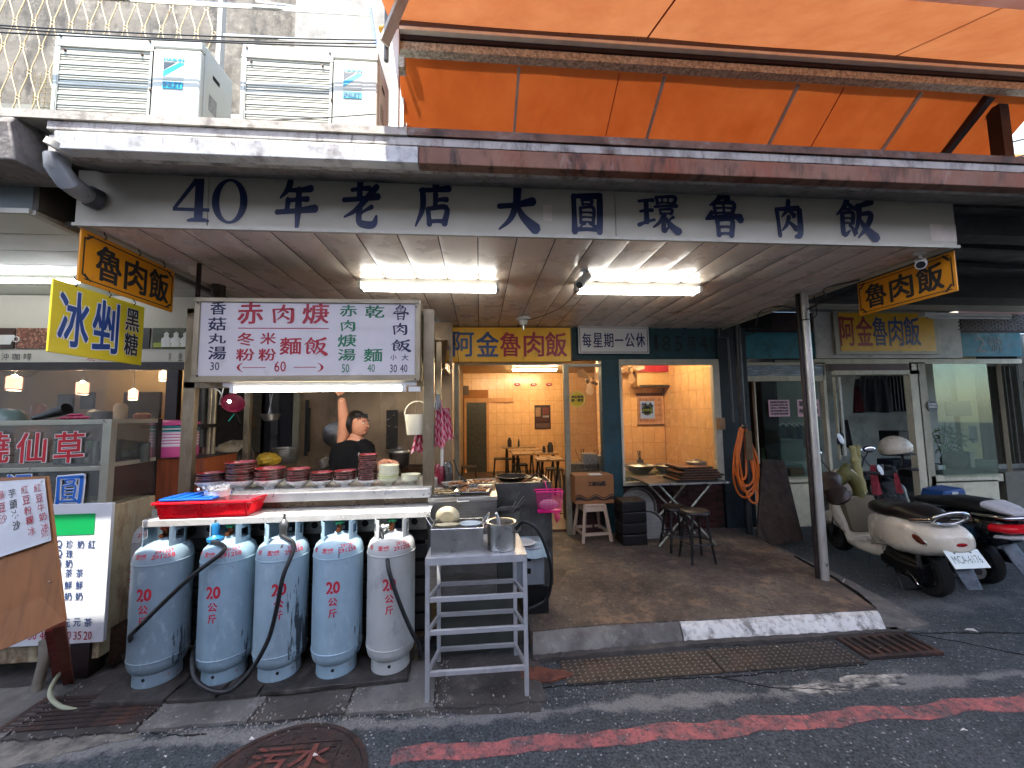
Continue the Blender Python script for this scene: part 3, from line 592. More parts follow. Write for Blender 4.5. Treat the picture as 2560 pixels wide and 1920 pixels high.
for px in (1616, 2235): 
    p = at(px, 68+.053*(px-1616), Y=2.85); part('seam', MB().bar((p.x, 2.84, RZ+.07), (p.x-.05, 1.75, RZ+.07-(1.09)*su_), .012, .006), SEAM, aw)
p = at(2480, 168, Y=3.1); part('post', MB().box(p.x-.05, 3.05, 3.42, p.x+.05, 3.15, RZ-.12), DKM, aw)
p = at(2560, 235, Y=3.5); q = at(2370, 335, Y=3.5); part('brace', MB().bar(p, q, .04), DKM, aw)
p = at(2560, 205, Y=3.2); q = at(2400, 405, Y=3.9); part('edge_cable', MB().tube([p, q], .012), DKM, aw)
# pale strut bracket at the left end of the awning
p = at(1005, 0, Y=2.5); q = at(960, 108, Y=2.6)
st = thing('bracket_arm', 'pale perforated metal strut at the left end of the orange awning', 'bracket', q)
part('strut', MB().bar(p+(p-q)*.4, q, .07, .03), ALUW, st)
# ---------------------------------------------------------------- building across the lane (behind camera) and added unseen sheets that block and soften sunlight
ob = thing('opposite_house', 'plain grey house across the lane with added translucent sheets that block and soften the sun', 'building', (0, -3.2, 0))
part('wall', MB().box(-14, -3.6, 0, 14, -3.2, 4.4), mat('opposite_render', '#8d8983', .8, var=.2, vs=2), ob)
DIFFUSER = fabric('diffuser_sheet', '#f4f6f8', .72)
part('added_light_sheet', MB().box(-9, -3.2, 3.95, -.45, 1.53, 3.953), DIFFUSER, ob)
part('added_light_sheet', MB().box(-.52, -3.2, 4.02, 9.5, 1.78, 4.023), DIFFUSER, ob)
# ---------------------------------------------------------------- noodle shop facade and rooms
FY = 5.25
TEAL = mat('teal_paint', '#123c46', .6, var=.25, vs=5, stain=[('#0b1a1f', .7, 4, (1, 1, 1), .5, .7), ('#6e7a78', .5, 30, (1, 1, .3), .66, .76)])
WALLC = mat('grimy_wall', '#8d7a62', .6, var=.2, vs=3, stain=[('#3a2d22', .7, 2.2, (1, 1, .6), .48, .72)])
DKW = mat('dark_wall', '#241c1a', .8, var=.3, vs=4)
TILE = mat('cream_tile', '#dcae78', .25, var=.05, vs=3, rnd=.08, spec=.5)
GROUT = mat('tile_grout', '#9c6430', .8)
BRICK = mat('dark_red_tile_brick', '#3d1713', .5, var=.2, vs=20, rnd=.4, stain=('#120b0a', .6, 6, (1, 1, 1), .48, .66))
GL = glass('window_glass', (.95, .95, .94), .45, .03, (.6, .5, .4)); GLG = glass('shop_glass_green', (.70, .78, .73), .3, .03, (.25, .3, .28)); GLD = glass('display_glass', (.9, .92, .9), .6, .04, (.5, .5, .48))
sh = thing('noodle_shop', 'noodle shop front with teal beam, sliding glass doors, window and orange tiled dining room', 'shop', (1.5, FY, .12))
part('header_beam', MB().box(-.55, FY+.002, 2.50, 3.80, FY+.15, 2.955), TEAL, sh)
part('post', MB().box(1.70, FY-.02, .13, 1.955, FY+.12, 2.50), TEAL, sh, bev=.006)
part('post', MB().box(3.42, FY-.02, .13, 3.86, FY+.12, 2.96), mat('dark_teal_post', '#0d1d24', .6, var=.3, vs=5), sh, bev=.006)
def frame(px0, px1, z0, z1, Y=FY-.03, d=.06, m=ALU, name='door_post', parent=sh): 
    part(name, MB().box(px0, Y, z0, px1, Y+d, z1), m, parent, bev=.003)
frame(-.335, -.27, .13, 2.46); frame(1.165, 1.235, .13, 2.44); 
part('door_header', MB().box(-.27, FY-.03, 2.43, 1.165, FY+.03, 2.47), ALUW, sh, bev=.003)
part('door_header', MB().box(1.235, FY-.02, 2.40, 1.70, FY+.03, 2.44), ALUW, sh, bev=.003)
part('sliding_pane', MB().box(1.236, FY+.004, .80, 1.70, FY+.010, 2.40), GL, sh)
part('sill', MB().box(1.236, FY-.03, .76, 1.70, FY+.04, .80), ALUW, sh, bev=.003)
# window
part('window_frame', MB().box(1.955, FY-.03, 2.42, 3.42, FY+.05, 2.50).box(1.955, FY-.03, .80, 1.99, FY+.05, 2.42).box(3.33, FY-.03, .80, 3.42, FY+.05, 2.42).box(1.955, FY-.04, .755, 3.42, FY+.05, .80), ALUW, sh, bev=.004)
part('window_pane', MB().box(1.99, FY+.004, .80, 3.33, FY+.010, 2.42), GL, sh)
wl = part('lower_wall', MB().box(1.237, FY+.03, .13, 3.42, FY+.12, .755), DKW, sh)
bm_ = MB().box(-.099, 0, -.026, .099, .02, .026).mesh('brick'); bm_.materials.append(BRICK)
for r in range(10):
    for c in range(12):
        x = 1.24+.105+c*.206+(.103 if r % 2 else 0)
        if x > 3.34 or 1.62 < x < 2.03: continue
        piece('brick', bm_, wl, (x, FY+.013+random.uniform(0, .005), .165+r*.058))
# rooms: dining room
RX0, RX1, BY = -.45, 3.75, 11.0
part('floor', MB().box(-.45, FY+.15, .13, 3.85, BY+.3, .16), mat('room_floor', '#5c4736', .35, var=.2, vs=2), sh)
part('side_wall', MB().box(RX0-.1, FY+.15, .13, RX0, BY, 3.3), WALLC, sh)
sw_ = part('side_wall', MB().box(3.75, FY+.15, .13, 3.85, BY, 3.3), GROUT, sh)
part('room_ceiling', MB().box(RX0, FY+.15, 2.93, 3.85, BY, 2.98), mat('room_ceiling', '#c7a878', .7), sh)
bw = part('back_wall', MB().box(RX0-.1, BY, .13, 3.85, BY+.1, 3.3), GROUT, sh)
tm = MB().box(-.1145, -.006, -.161, .1145, .0, .161).mesh('tile'); tm.materials.append(TILE)
tb = tm
for r in range(9):
    for c in range(18):
        x = -.33+c*.2345; z = .325+r*.328
        if c < 3 and r < 7: continue
        piece('tile', tm, bw, (x, BY-.001, z))
# nearer tiled partition seen through the window
pw_ = part('partition_wall', MB().box(2.35, 7.6, .13, 3.75, 7.7, 3.25), GROUT, sh)
for r in range(9):
    for c in range(6):
        piece('tile', tm, pw_, (2.47+c*.2345, 7.599, .325+r*.328))
for r in range(8):
    for c in range(9): piece('tile', tm, sw_, (3.749, 5.56+c*.2345, .325+r*.328), (0, 0, R(-90)))
# timber sliding door with patterned glass at the back left
part('inner_door_frame', MB().box(-.42, BY-.05, .16, -.36, BY-.01, 2.1).box(.20, BY-.05, .16, .27, BY-.01, 2.1).box(-.42, BY-.07, 2.1, .95, BY-.01, 2.22), mat('timber', '#b8834c', .5), sh)
part('inner_door', MB().box(-.36, BY-.03, .16, .20, BY-.01, 2.1), mat('patterned_glass', '#3a3a30', .3, var=.6, vs=26), sh)
# lit fluorescent tubes of the dining room
WARM = emitter('warm_tube', (1, .76, .46), 56)
for (x, y, lb_) in ((.45, 7.4, 'warm strip lamp above the doorway end of the dining room'), (1.4, 9.6, 'warm strip lamp near the tiled back wall'), (2.9, 6.3, 'warm strip lamp just inside the shop window')):
    t = thing('ceiling_lamp', lb_, 'lamp', (x, y, 3.2), 'warm strip lamps inside the shop'); part('tube', MB().tube([(x-.55, y, 2.86), (x+.55, y, 2.86)], .022, 8), WARM, t); part('housing', MB().box(x-.6, y-.04, 2.885, x+.6, y+.04, 2.928), WHITE, t)
# -- kitchen recess behind the stall
KIT = mat('kitchen_panel', '#8f7960', .38, .35, var=.25, vs=2, bump=.2, bs=8, stain=[('#2e241b', .8, 2, (1, 1, .5), .5, .72), ('#94836c', .4, 12, (1, 1, .3), .55, .72)])
kt = thing('kitchen_wall', 'grimy panelled kitchen wall behind the noodle stall with door frames and pipes', 'wall', (-1.4, 4.9, 0))
kx = [-2.72, -2.2, -1.75, -1.22, -.78, -.335]
for i in range(5):
    part('panel', MB().box(kx[i]+.002, 4.92, .05, kx[i+1]-.002, 4.95, 2.94), KIT, kt)
def kv(x, y0, y1, w, Y=4.85, m=ALU, name='mullion', d=.05):
    a = at(x, y0, Y=Y); b = at(x, y1, Y=Y); part(name, MB().box(a.x-w/2, Y, b.z, a.x+w/2, Y+d, a.z), m, kt)
kv(742, 965, 1150, .07); kv(715, 970, 1140, .16, m=mat('dark_gap', '#15151c', .6)); kv(640, 970, 1130, .22, m=mat('patterned_strip', '#4a463c', .5, var=.4, vs=20)); kv(690, 970, 1130, .1, m=STEELB, name='pipe')
kv(668, 970, 1140, .11, m=mat('dark_gap', '#15151c', .6)); kv(616, 985, 1100, .08, m=DKW); kv(766, 1000, 1140, .022, m=BLKR, name='cable'); kv(771, 1020, 1130, .014, m=BLKR, name='cable')
for x, y0, y1 in ((580, 985, 1015), (560, 1050, 1110), (622, 1010, 1030), (626, 1040, 1052), (628, 1058, 1070)):
    a = at(x-10, y0, Y=4.83); b = at(x+10, y1, Y=4.83); part('notice', MB().box(a.x, 4.825, b.z, b.x, 4.838, a.z), mat('notice_tan', '#6a4a30', .7, var=.4, vs=30), kt)
part('hood', MB().prism([(4.1, 2.25), (4.88, 2.25), (4.88, 2.62), (4.45, 2.62)], at(880, 980, Y=4.3).x, -.36, 'yz'), mat('hood_steel', '#7c6a55', .22, .9, var=.2, vs=3), kt, bev=.01)
# dark underside wall of kitchen left: partition between shops
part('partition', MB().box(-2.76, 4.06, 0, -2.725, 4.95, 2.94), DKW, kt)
# ---------------------------------------------------------------- right hand shop
rs = thing('right_shop', 'neighbouring shop at the right with pale door frames, dusty green glass and blue number board', 'shop', (6, FY, 0))
RF = mat('cream_frame', '#c9bfa4', .55, var=.12, vs=5, stain=[('#5e5747', .5, 7, (1, 1, .4), .5, .72)])
RYW = 5.6
def RP(x, y): return at(x, y, Y=RYW)
def rfr(x0, y0, x1, y1, d=.06, m=RF, name='frame', Y=RYW, bev=.004):
    a = at(x0, y0, Y=Y); b = at(x1, y1, Y=Y); return part(name, MB().box(a.x, Y, b.z, b.x, Y+d, a.z), m, rs, bev=bev)
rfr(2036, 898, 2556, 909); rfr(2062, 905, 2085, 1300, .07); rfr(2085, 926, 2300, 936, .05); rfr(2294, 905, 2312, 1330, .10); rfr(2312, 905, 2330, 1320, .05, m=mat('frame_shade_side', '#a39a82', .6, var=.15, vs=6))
rfr(2500, 905, 2532, 1180); rfr(2088, 943, 2102, 1150, .04); rfr(2102, 943, 2112, 1140, .03, m=ALUW)
rfr(2070, 909, 2280, 926, .04, m=mat('brown_lintel', '#4a211b', .6, var=.2)); rfr(2328, 1190, 2510, 1203, .09, m=RF, name='sill')
rfr(2328, 1204, 2510, 1330, .04, m=mat('cream_wall', '#cfc6a8', .7, var=.15, vs=4, stain=('#7c725f', .6, 3, (1, 1, 1), .5, .72)), name='lower_panel'); rfr(2512, 1180, 2700, 1360, .3, m=mat('grey_cabinet', '#5f5a4f', .6, var=.2, vs=5), name='cabinet')
rfr(2332, 909, 2498, 1190, .006, m=GLG, name='window_pane', bev=0)
rfr(1860, 906, 2062, 912, .05, m=RF); rfr(1862, 940, 2062, 952, .06); rfr(1884, 952, 1901, 1160, .05); rfr(1902, 953, 2060, 1196, .006, m=GLG, name='window_pane', bev=0)
rfr(1880, 1196, 2062, 1208, .08, name='sill'); rfr(1880, 1209, 2062, 1380, .05, m=MATS['cream_wall'], name='lower_panel')
rfr(1862, 913, 2062, 939, .006, m=glass('transom_glass', (.7, .75, .76), 3.0, .6, (.45, .5, .52)), name='transom', bev=0)
part('blue_board', MB().box(RP(1850, 840).x, RYW-.03, 2.56, RP(2036, 840).x, RYW+.0, at(1900, 832, Y=RYW).z), mat('blue_board', '#1c7482', .6, var=.2, vs=3, stain=('#0b2a33', .6, 5, (1, 1, 1), .5, .7)), rs)
part('upper_band', MB().box(RP(1840, 780).x, RYW, at(1900, 832, Y=RYW).z+.003, RP(2040, 780).x, RYW+.05, at(1900, 780, Y=RYW).z), mat('maroon_mosaic', '#2c1719', .7, var=.5, vs=60), rs)
part('white_wall', MB().box(RP(2026, 780).x, RYW-.05, 2.56, RP(2386, 780).x, RYW-.012, RP(2200, 772).z), mat('white_wall', '#d2cec4', .7, var=.1, vs=4, stain=('#6f6a60', .5, 3, (1, 1, 1), .5, .72)), rs)
part('upper_band', MB().box(RP(2386, 780).x, RYW-.04, at(2460, 834, Y=RYW).z+.003, RP(2700, 780).x, RYW, at(2460, 774, Y=RYW).z), MATS['maroon_mosaic'], rs)
bb = part('blue_board', MB().box(RP(2393, 840).x, RYW-.05, at(2460, 892, Y=RYW).z, RP(2540, 840).x, RYW-.01, at(2460, 834, Y=RYW).z), MATS['blue_board'], rs)
L = Let(); L.px('2', 2438, 843, 2464, 880, RYW-.051, .02); L.px('號', 2472, 842, 2506, 878, RYW-.051, .015); letters(L, BLKL, rs)
mosm = MB().box(-.055, -.012, -.013, .055, 0, .013).mesh('brick'); mosm.materials.append(mat('mosaic_brick', '#3a1d20', .6, var=.3, vs=30, rnd=.5))
for (xa, xb, Y_) in ((1880, 1998, RYW-.002), (2392, 2560, RYW-.042)):
    x = RP(xa, 800).x
    while x < RP(xb, 800).x:
        for r in range(9): piece('brick', mosm, rs, (x+(.06 if r % 2 else 0), Y_, at(2000 if xa < 2000 else 2460, 826, Y=RYW).z+r*.031))
        x += .122
rfr(2556, 835, 2700, 1180, .1, m=MATS['white_wall'], name='end_wall')
rfr(2559, 952, 2590, 1000, .01, m=mat('teal_plate', '#156a66', .5), name='address_plate', Y=RYW-.02, bev=0)
# interior of the right shop
part('room_back', MB().box(4.0, 8.5, 0, 13.7, 8.6, 3.2), mat('room_back', '#a5a69c', .8, var=.15, vs=2, stain=('#3a3c38', .6, 1.5, (1, 1, 1), .5, .7)), rs)
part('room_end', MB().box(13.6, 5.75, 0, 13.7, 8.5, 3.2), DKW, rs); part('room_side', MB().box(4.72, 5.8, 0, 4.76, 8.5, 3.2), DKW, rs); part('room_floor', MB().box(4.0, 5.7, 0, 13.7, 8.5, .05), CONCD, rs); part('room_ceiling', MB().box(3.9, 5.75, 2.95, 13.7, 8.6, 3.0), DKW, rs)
a = at(2370, 900, Y=7.5); part('column', MB().box(a.x, 7.4, .05, a.x+.55, 7.5, 2.95), mat('room_cream', '#a4976e', .7, var=.15), rs)
# curtain folds at the far right window
mb = MB(); cx_ = at(2440, 950, Y=6.2).x; vs = []; n_ = 60
for zz in (.75, 2.5): vs += [(cx_+i*.014, 6.2+.03*math.sin(i*.75)+.015*math.sin(i*.31), zz) for i in range(n_)]
mb.add(vs, [(i, i+1, n_+i+1, n_+i) for i in range(n_-1)], True); solo('curtain', mb, mat('grey_curtain', '#6b685c', .8, var=.2, vs=9), 'grey vertical curtain inside the far right shop window', 'curtain')
rl = thing('strip_lamp', 'lit strip lamp inside the right hand shop behind its transom', 'lamp', (5.2, 6.6, 2.9)); part('tube', MB().tube([(4.5, 6.6, 2.86), (5.7, 6.6, 2.86)], .016, 8), emitter('cool_tube', (.9, .97, 1), 14), rl); part('housing', MB().box(4.45, 6.56, 2.885, 5.75, 6.64, 2.948), WHITE, rl)
# canopy ceiling of the right shop
rc = thing('right_ceiling', 'pale sagging ceiling and dark beams above the neighbouring shop at the right', 'ceiling', (6, 4, 3))
part('ceiling_sheet', MB().prism([(4.2, 3.06), (5.53, 3.32), (5.53, 3.34), (4.2, 3.08)], 3.62, 9, 'yz'), mat('grey_sheet', '#b5b1a8', .6, var=.1, vs=2), rc)
part('beam', MB().box(3.6, 3.9, 3.02, 9, 4.2, 3.3), mat('dark_beam', '#2a2a2a', .7, var=.3, vs=4), rc)
part('beam', MB().box(3.6, 2.6, 3.10, 9, 2.75, 3.25), mat('dark_beam', '#2a2a2a', .7), rc)
for yy in (3.0, 3.4): part('batten', MB().bar((3.6, yy, 3.22), (9, yy+.3, 3.22), .05), mat('dark_beam', '#2a2a2a'), rc)
part('corrugated_sheet', MB().prism([(2.5, 3.26), (3.9, 3.26), (3.9, 3.28), (2.5, 3.28)], 3.56, 9, 'yz'), mat('corr_sheet', '#4e4c48', .6, var=.5, vs=3, stain=('#191818', .8, 2, (1, 4, 1), .45, .65)), rc)
tl = thing('strip_lamp', 'unlit double strip lamp under the ceiling of the neighbouring shop at the right', 'lamp', at(2430, 765, Y=4.6))
a = at(2300, 752, Y=4.5); b = at(2516, 762, Y=4.5)
part('housing', MB().box(a.x, 4.46, 2.955, b.x, 4.54, 2.995), WHITE, tl); part('tube', MB().tube([(a.x+.03, 4.46, 2.93), (b.x-.03, 4.46, 2.93)], .014, 8), WHITE, tl)
# ---------------------------------------------------------------- left hand shop
ls = thing('left_shop', 'drinks shop at the left with white ceiling, photo strip sign and dark framed window', 'shop', (-4, 4, 0))
part('fascia', MB().box(-9, 2.40, 2.985, -2.60, 2.44, 3.32), mat('left_fascia', '#66706f', .6, var=.1, vs=3), ls)
part('fascia_return', MB().box(-2.60, 2.402, 2.985, -2.57, 5.2, 3.30), mat('brown_return', '#4b453b', .7, var=.2, vs=5), ls)
part('gap_cover', MB().box(-2.568, 2.55, 2.96, -2.445, 5.2, 2.99), mat('brown_return', '#4b453b', .7), ls)
part('gutter', MB().prism([(2.14, 3.12), (2.10, 3.30), (2.14, 3.38), (2.40, 3.40), (2.40, 3.12)], -9, -2.42, 'yz'), ROOFC, ls, bev=.01)
part('trim', MB().box(-9, 2.385, 2.955, -2.60, 2.402, 2.984), ALUW, ls); part('trim', MB().box(-2.63, 2.405, 2.957, -2.585, 4.0, 2.984), ALUW, ls)
LC = mat('white_ceiling', '#c9ccbe', .4, var=.06, vs=3, bump=.2, bs=4)
for i in range(6): 
    y = 2.42+i*.27; part('ceiling_plank', MB().box(-9, y, 2.965, -2.635, y+.262, 2.98), LC, ls)
part('ceiling_backing', MB().box(-9, 2.42, 2.981, -2.64, 4.1, 2.99), BLACK, ls)
# band with the photographs
band = part('sign_band', MB().box(-9, 4.0, at(200, 905, Y=4.0).z, -2.76, 4.06, 2.955), mat('band_white', '#bdb9ad', .6, var=.06, vs=3), ls)
PH = {'coffee_cup': '#3a1c14', 'beans': '#6b3c2a', 'black': '#14121a', 'woods': '#2e3a1c'}
for k_, x0, x1 in (('coffee_cup', -40, 34), ('beans', 44, 122), ('black', 355, 373), ('woods', 384, 462)):
    a = at(x0, 820, Y=3.99); b = at(x1, 871, Y=3.99); part('photo_panel', MB().box(a.x, 3.985, b.z, b.x, 3.998, a.z), mat('photo_'+k_, PH[k_], .4, var=.7 if k_ != 'black' else .3, vs=34 if k_ == 'beans' else 9, stain=('#c08a6a', .8, 45, (1, 1, 1), .52, .6) if k_ == 'beans' else None), ls)
mb = MB(); a = at(12, 848, Y=3.98); mb.lathe([(.001, 0), (.05, .0), (.085, .09), (.078, .09)], (a.x, 3.98, a.z-.05), 18, Matrix.Scale(.08, 3, (0, 1, 0))); mb.ring((a.x+.095, 3.982, a.z+.0), .025, .006, 'y', 14, 5)
part('printed_cup', mb, WHITE, ls)
for i in range(3):
    a = at(415+i*24, 862, Y=3.98); part('printed_figure', MB().lathe([(.0, -.05), (.05, -.05), (.045, .03), (.02, .05), (.025, .08), (0, .10)], (a.x, 3.98, a.z+.03), 10, Matrix.Scale(.08, 3, (0, 1, 0))), WHITE, ls)
a = at(384, 862, Y=3.982); b = at(462, 871, Y=3.982); part('printed_table', MB().box(a.x, 3.978, b.z+.01, b.x-.02, 3.984, a.z+.02), mat('lime_print', '#8f9a2c', .5), ls)
L = Let()
for s_, x0, x1 in (('沖', 4, 22), ('咖', 31, 50), ('啡', 60, 80)): L.px(s_, x0, 883, x1, 901, 3.999, .0)
L.px('黑糖', 422, 882, 428, 902, 3.999); L.px('坐', 446, 882, 456, 902, 3.999); letters(L, BLKL, ls)
L = Let()
for s_, x0, x1 in (('現', 218, 238), ('榨', 247, 264), ('果', 275, 292), ('汁', 298, 312)): L.px(s_, x0, 884, x1, 903, 3.999, .0)
letters(L, REDL, ls)
DF = mat('dark_brown_frame', '#1c0f0f', .5, var=.2)
part('window_frame', MB().box(-9, 3.99, at(200, 925, Y=4.0).z, -2.76, 4.05, at(200, 906, Y=4.0).z), DF, ls)
a = at(418, 930, Y=4.0); part('window_frame', MB().box(at(416, 1000, Y=4).x, 3.985, .9, at(445, 1000, Y=4).x, 4.04, at(200, 926, Y=4.0).z), DF, ls)
part('window_pane', MB().box(-9, 4.0, 1.2, at(416, 1000, Y=4).x, 4.006, at(200, 926, Y=4.0).z), GL, ls)
part('room_back', MB().box(-9, 6.2, 0, -2.8, 6.3, 3.0), mat('tan_room', '#a08a6a', .8, var=.15, vs=2), ls); part('room_ceiling', MB().box(-9, 4.1, 2.9, -2.8, 6.2, 2.95), WALLC, ls)
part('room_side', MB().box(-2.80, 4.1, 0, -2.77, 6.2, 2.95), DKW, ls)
for x0, y0, x1, y1 in ((135, 985, 168, 1035), (193, 980, 222, 1022), (302, 980, 390, 1045)):
    a = at(x0, y0, Y=6.1); b = at(x1, y1, Y=6.1); part('picture', MB().box(a.x, 6.15, b.z, b.x, 6.19, a.z), mat('dark_picture', '#231d1b', .5, var=.5, vs=9), ls)
part('round_mirror', MB().cyl((at(35, 960, Y=6.1).x, 6.18, 2.7), (at(35, 960, Y=6.1).x, 6.15, 2.7), .32, 32), mat('straw', '#8a7a54', .7), ls)
# lit tube of the left shop
TUBE = emitter('lit_tube', (.96, .98, 1), 7)
lt = thing('strip_lamp', 'lit single strip lamp on the white ceiling of the drinks shop at the left', 'lamp', (-3.9, 3.48, 2.94))
part('housing', MB().box(-5.0, 3.46, 2.935, -3.33, 3.52, 2.962), WHITE, lt); part('tube', MB().tube([(-4.9, 3.47, 2.915), (-3.36, 3.47, 2.915)], .016, 10), TUBE, lt)
# paper lantern lamps
LAMP = emitter('bulb', (1, .78, .5), 900); LSH = emitter('lantern_shade', (1, .42, .25), 1.1)
for i, (x, y, w_, lab) in enumerate(((35, 955, 24, 'leftmost and largest'), (206, 968, 21, 'middle'), (333, 985, 17, 'in front of the picture'), (408, 938, 16, 'rightmost'))):
    Y_ = (4.4, 4.7, 5.3, 4.25)[i]; p = at(x, y, Y=Y_); s_ = w_/FPX*Y_*.5
    t = thing('lantern', 'small glowing red lantern in the drinks shop window, %s' % lab, 'lantern', p-Vector((0, 0, s_*1.6)), 'lanterns inside the drinks shop')
    part('shade', MB().lathe([(s_*.92, -s_*1.6), (s_, -s_*1.4), (s_, s_*.9), (s_*.8, s_*1.1)], p, 14), LSH, t); part('band', MB().lathe([(s_*1.03, -s_*1.6), (s_*1.03, -s_*1.3)], p, 14), REDL, t)
    part('bulb', MB().sphere(p+Vector((0, -.0, s_*.75)), s_*.55, 10, 6), LAMP, t); part('cord', MB().tube([p+Vector((0, 0, s_)), (p.x, p.y, 2.88)], .004, 5), BLKR, t)
# ---------------------------------------------------------------- upper floor: wall, grilles, rails, air conditioners
ub = thing('upper_house', 'upper storey of the old building behind the air conditioners with stained render wall', 'building', (-2, 4, 3.4))
UW = mat('upper_render', '#6d665b', .85, var=.35, vs=4, bump=.6, bs=30, stain=[('#2c2824', .8, 3, (2, 1, .6), .48, .62), ('#a29a8c', .6, 7, (1, 1, 1), .55, .7)])
part('wall', MB().box(-7, 3.95, 3.42, -1.85, 4.1, 8), UW, ub); a = at(555, 100, Y=3.7)
part('render_panel', MB().box(-1.84, 3.8, 3.42, -.70, 3.9, 8), mat('grey_panel', '#8f8b83', .8, var=.15, vs=3, bump=.3, bs=25, stain=[('#4a4742', .7, 2.5, (1, 1, .6), .48, .7)]), ub)
part('corner_post', MB().box(at(553, 100, Y=3.6).x-.03, 3.58, 3.42, at(553, 100, Y=3.6).x+.01, 3.64, 6.5), mat('flaking_paint', '#b8b8b0', .6, var=.1, vs=9, stain=('#6a3a24', .8, 12, (1, 1, .5), .56, .66)), ub)
part('side_window', MB().box(-4.6, 3.90, 3.5, -3.45, 3.94, 4.75), mat('dark_glass', '#1d2023', .3, var=.5, vs=9), ub)
part('window_frame', MB().box(-4.65, 3.88, 4.75, -3.4, 3.94, 4.80).box(-3.75, 3.86, 3.5, -3.70, 3.90, 4.75), ALU, ub)
# insect screen, as a mesh of thin wires
mb = MB()
for i in range(24): mb.box(-4.25+i*.05, 3.85, 3.6, -4.246+i*.05, 3.853, 5.1)
for i in range(30): mb.box(-4.25, 3.846, 3.6+i*.05, -3.05, 3.849, 3.604+i*.05)
part('wire_screen', mb, mat('rusty_wire', '#8b7a4e', .7), ub)
# lattice grille
gr = thing('window_grille', 'cream iron lattice grille of stretched hexagons joined by small rings', 'grille', (-4, 3.5, 3.42))
GI = mat('cream_iron', '#cbb489', .5, .1, var=.1, vs=9, stain=('#8a5a2c', .8, 16, (1, 1, 1), .55, .66))
GY = 3.5; p0 = at(15, 45, Y=GY); p1 = at(62, 48, Y=GY); hx = (p1.x-p0.x); 
hz = .24; x_l = p0.x-hx*2; row = 0; z = 3.42
barm = None
for row in range(9):
    zc = 3.60+row*hz*1.0; xo = hx/2 if row % 2 else 0
    mbR = MB(); 
    for i in range(16):
        x = x_l+i*hx+xo
        if x > at(548, 60, Y=GY).x: continue
        mbR.ring((x, GY, zc), .016, .0045, 'y', 12, 5)
        if row < 8:
            for s in (-1, 1):
                x2 = x+s*hx/2
                if x2 > at(552, 60, Y=GY).x: continue
                mbR.tube([(x+s*.012, GY, zc+.014), (x+s*.016, GY, zc+.05), (x2-s*.016, GY, zc+hz-.05), (x2-s*.012, GY, zc+hz-.014)], .0055, 5)
    part('lattice_row', mbR, GI, gr)
part('grille_frame', MB().box(-6, GY-.01, 3.42, at(553, 60, Y=GY).x, GY+.01, 3.45), GI, gr)
# white slatted balustrade between the units
bl = thing('balustrade', 'white horizontal slat balustrade between and behind the two air conditioners', 'railing', (-1.9, 3.3, 3.42))
for i in range(8):
    z = 3.70+i*.085; part('slat', MB().box(-2.2, 3.28, z, -.62, 3.30, z+.035), WHITE, bl)
part('post', MB().box(-.68, 3.24, 3.42, -.64, 3.28, 4.6), WHITE, bl)
def rail(pts, r, m, lab, name='rail', cat='rail', g=None):
    mb = MB().tube(pts, r, 8); return solo(name, mb, m, lab, cat, g)
def catn(a, b, sag, n=14): 
    a, b = Vector(a), Vector(b); return [a.lerp(b, i/n) - Vector((0, 0, sag*4*(i/n)*(1-i/n))) for i in range(n+1)]
CHR = steel('chrome_tube', '#c9cacc', .15)
rail([at(180, -10, Y=2.9), at(925, 35, Y=2.9)], .016, CHR, 'upper stainless clothes rail crossing above the air conditioners'); rail([at(560, 88, Y=2.95), at(935, 110, Y=2.95)], .012, CHR, 'lower stainless rail just above the right air conditioner')
rail([at(640, 3, Y=3.0), at(925, 42, Y=3.0)], .008, CHR, 'thin steel rail behind the upper clothes rail')
rail([at(925, 20, Y=2.9), at(940, 115, Y=2.9)], .012, CHR, 'short steel upright joining the rails at the awning end')
for i, (ya, yb_, s_) in enumerate(((62, 100, .02), (68, 108, .03), (80, 118, .01))): rail(catn(at(-20, ya, Y=2.6), at(940, yb_, Y=2.6), s_), .0045, BLKR, 'black cable strung across in front of the air conditioners, %s of three' % ('top', 'middle', 'lowest')[i], 'cable', 'cable')
rail(catn(at(140, 302, Y=2.5), at(940, 285, Y=2.5), .03), .004, mat('grey_cable', '#55534e', .6), 'slack grey cable crossing the lower part of both air conditioners', 'cable', 'cable')
ap = thing('awning_pole', 'white square pole with clamp at the left end of the orange awning', 'pole', (-.62, 2.85, 3.4))
part('pole', MB().box(-.66, 2.83, 3.40, -.60, 2.89, 5.4), WHITE, ap); part('clamp', MB().box(-.60, 2.82, 4.42, -.555, 2.90, 4.52), GALV, ap)
part('upright', MB().tube([(-.70, 2.86, 4.5), (-.70, 2.86, 5.6)], .018, 8), BLKP, ap)
part('knob', MB().sphere((-.72, 2.82, 4.72), .03), mat('brass_knob', '#b9832a', .4, .5), ap)
ACW = mat('ac_white', '#bcbcb0', .45, var=.05, vs=3, stain=('#9a988a', .4, 4, (1, 1, 2), .52, .8)); ACF = mat('ac_fin_olive', '#7d7748', .6, .2, var=.15, vs=40)
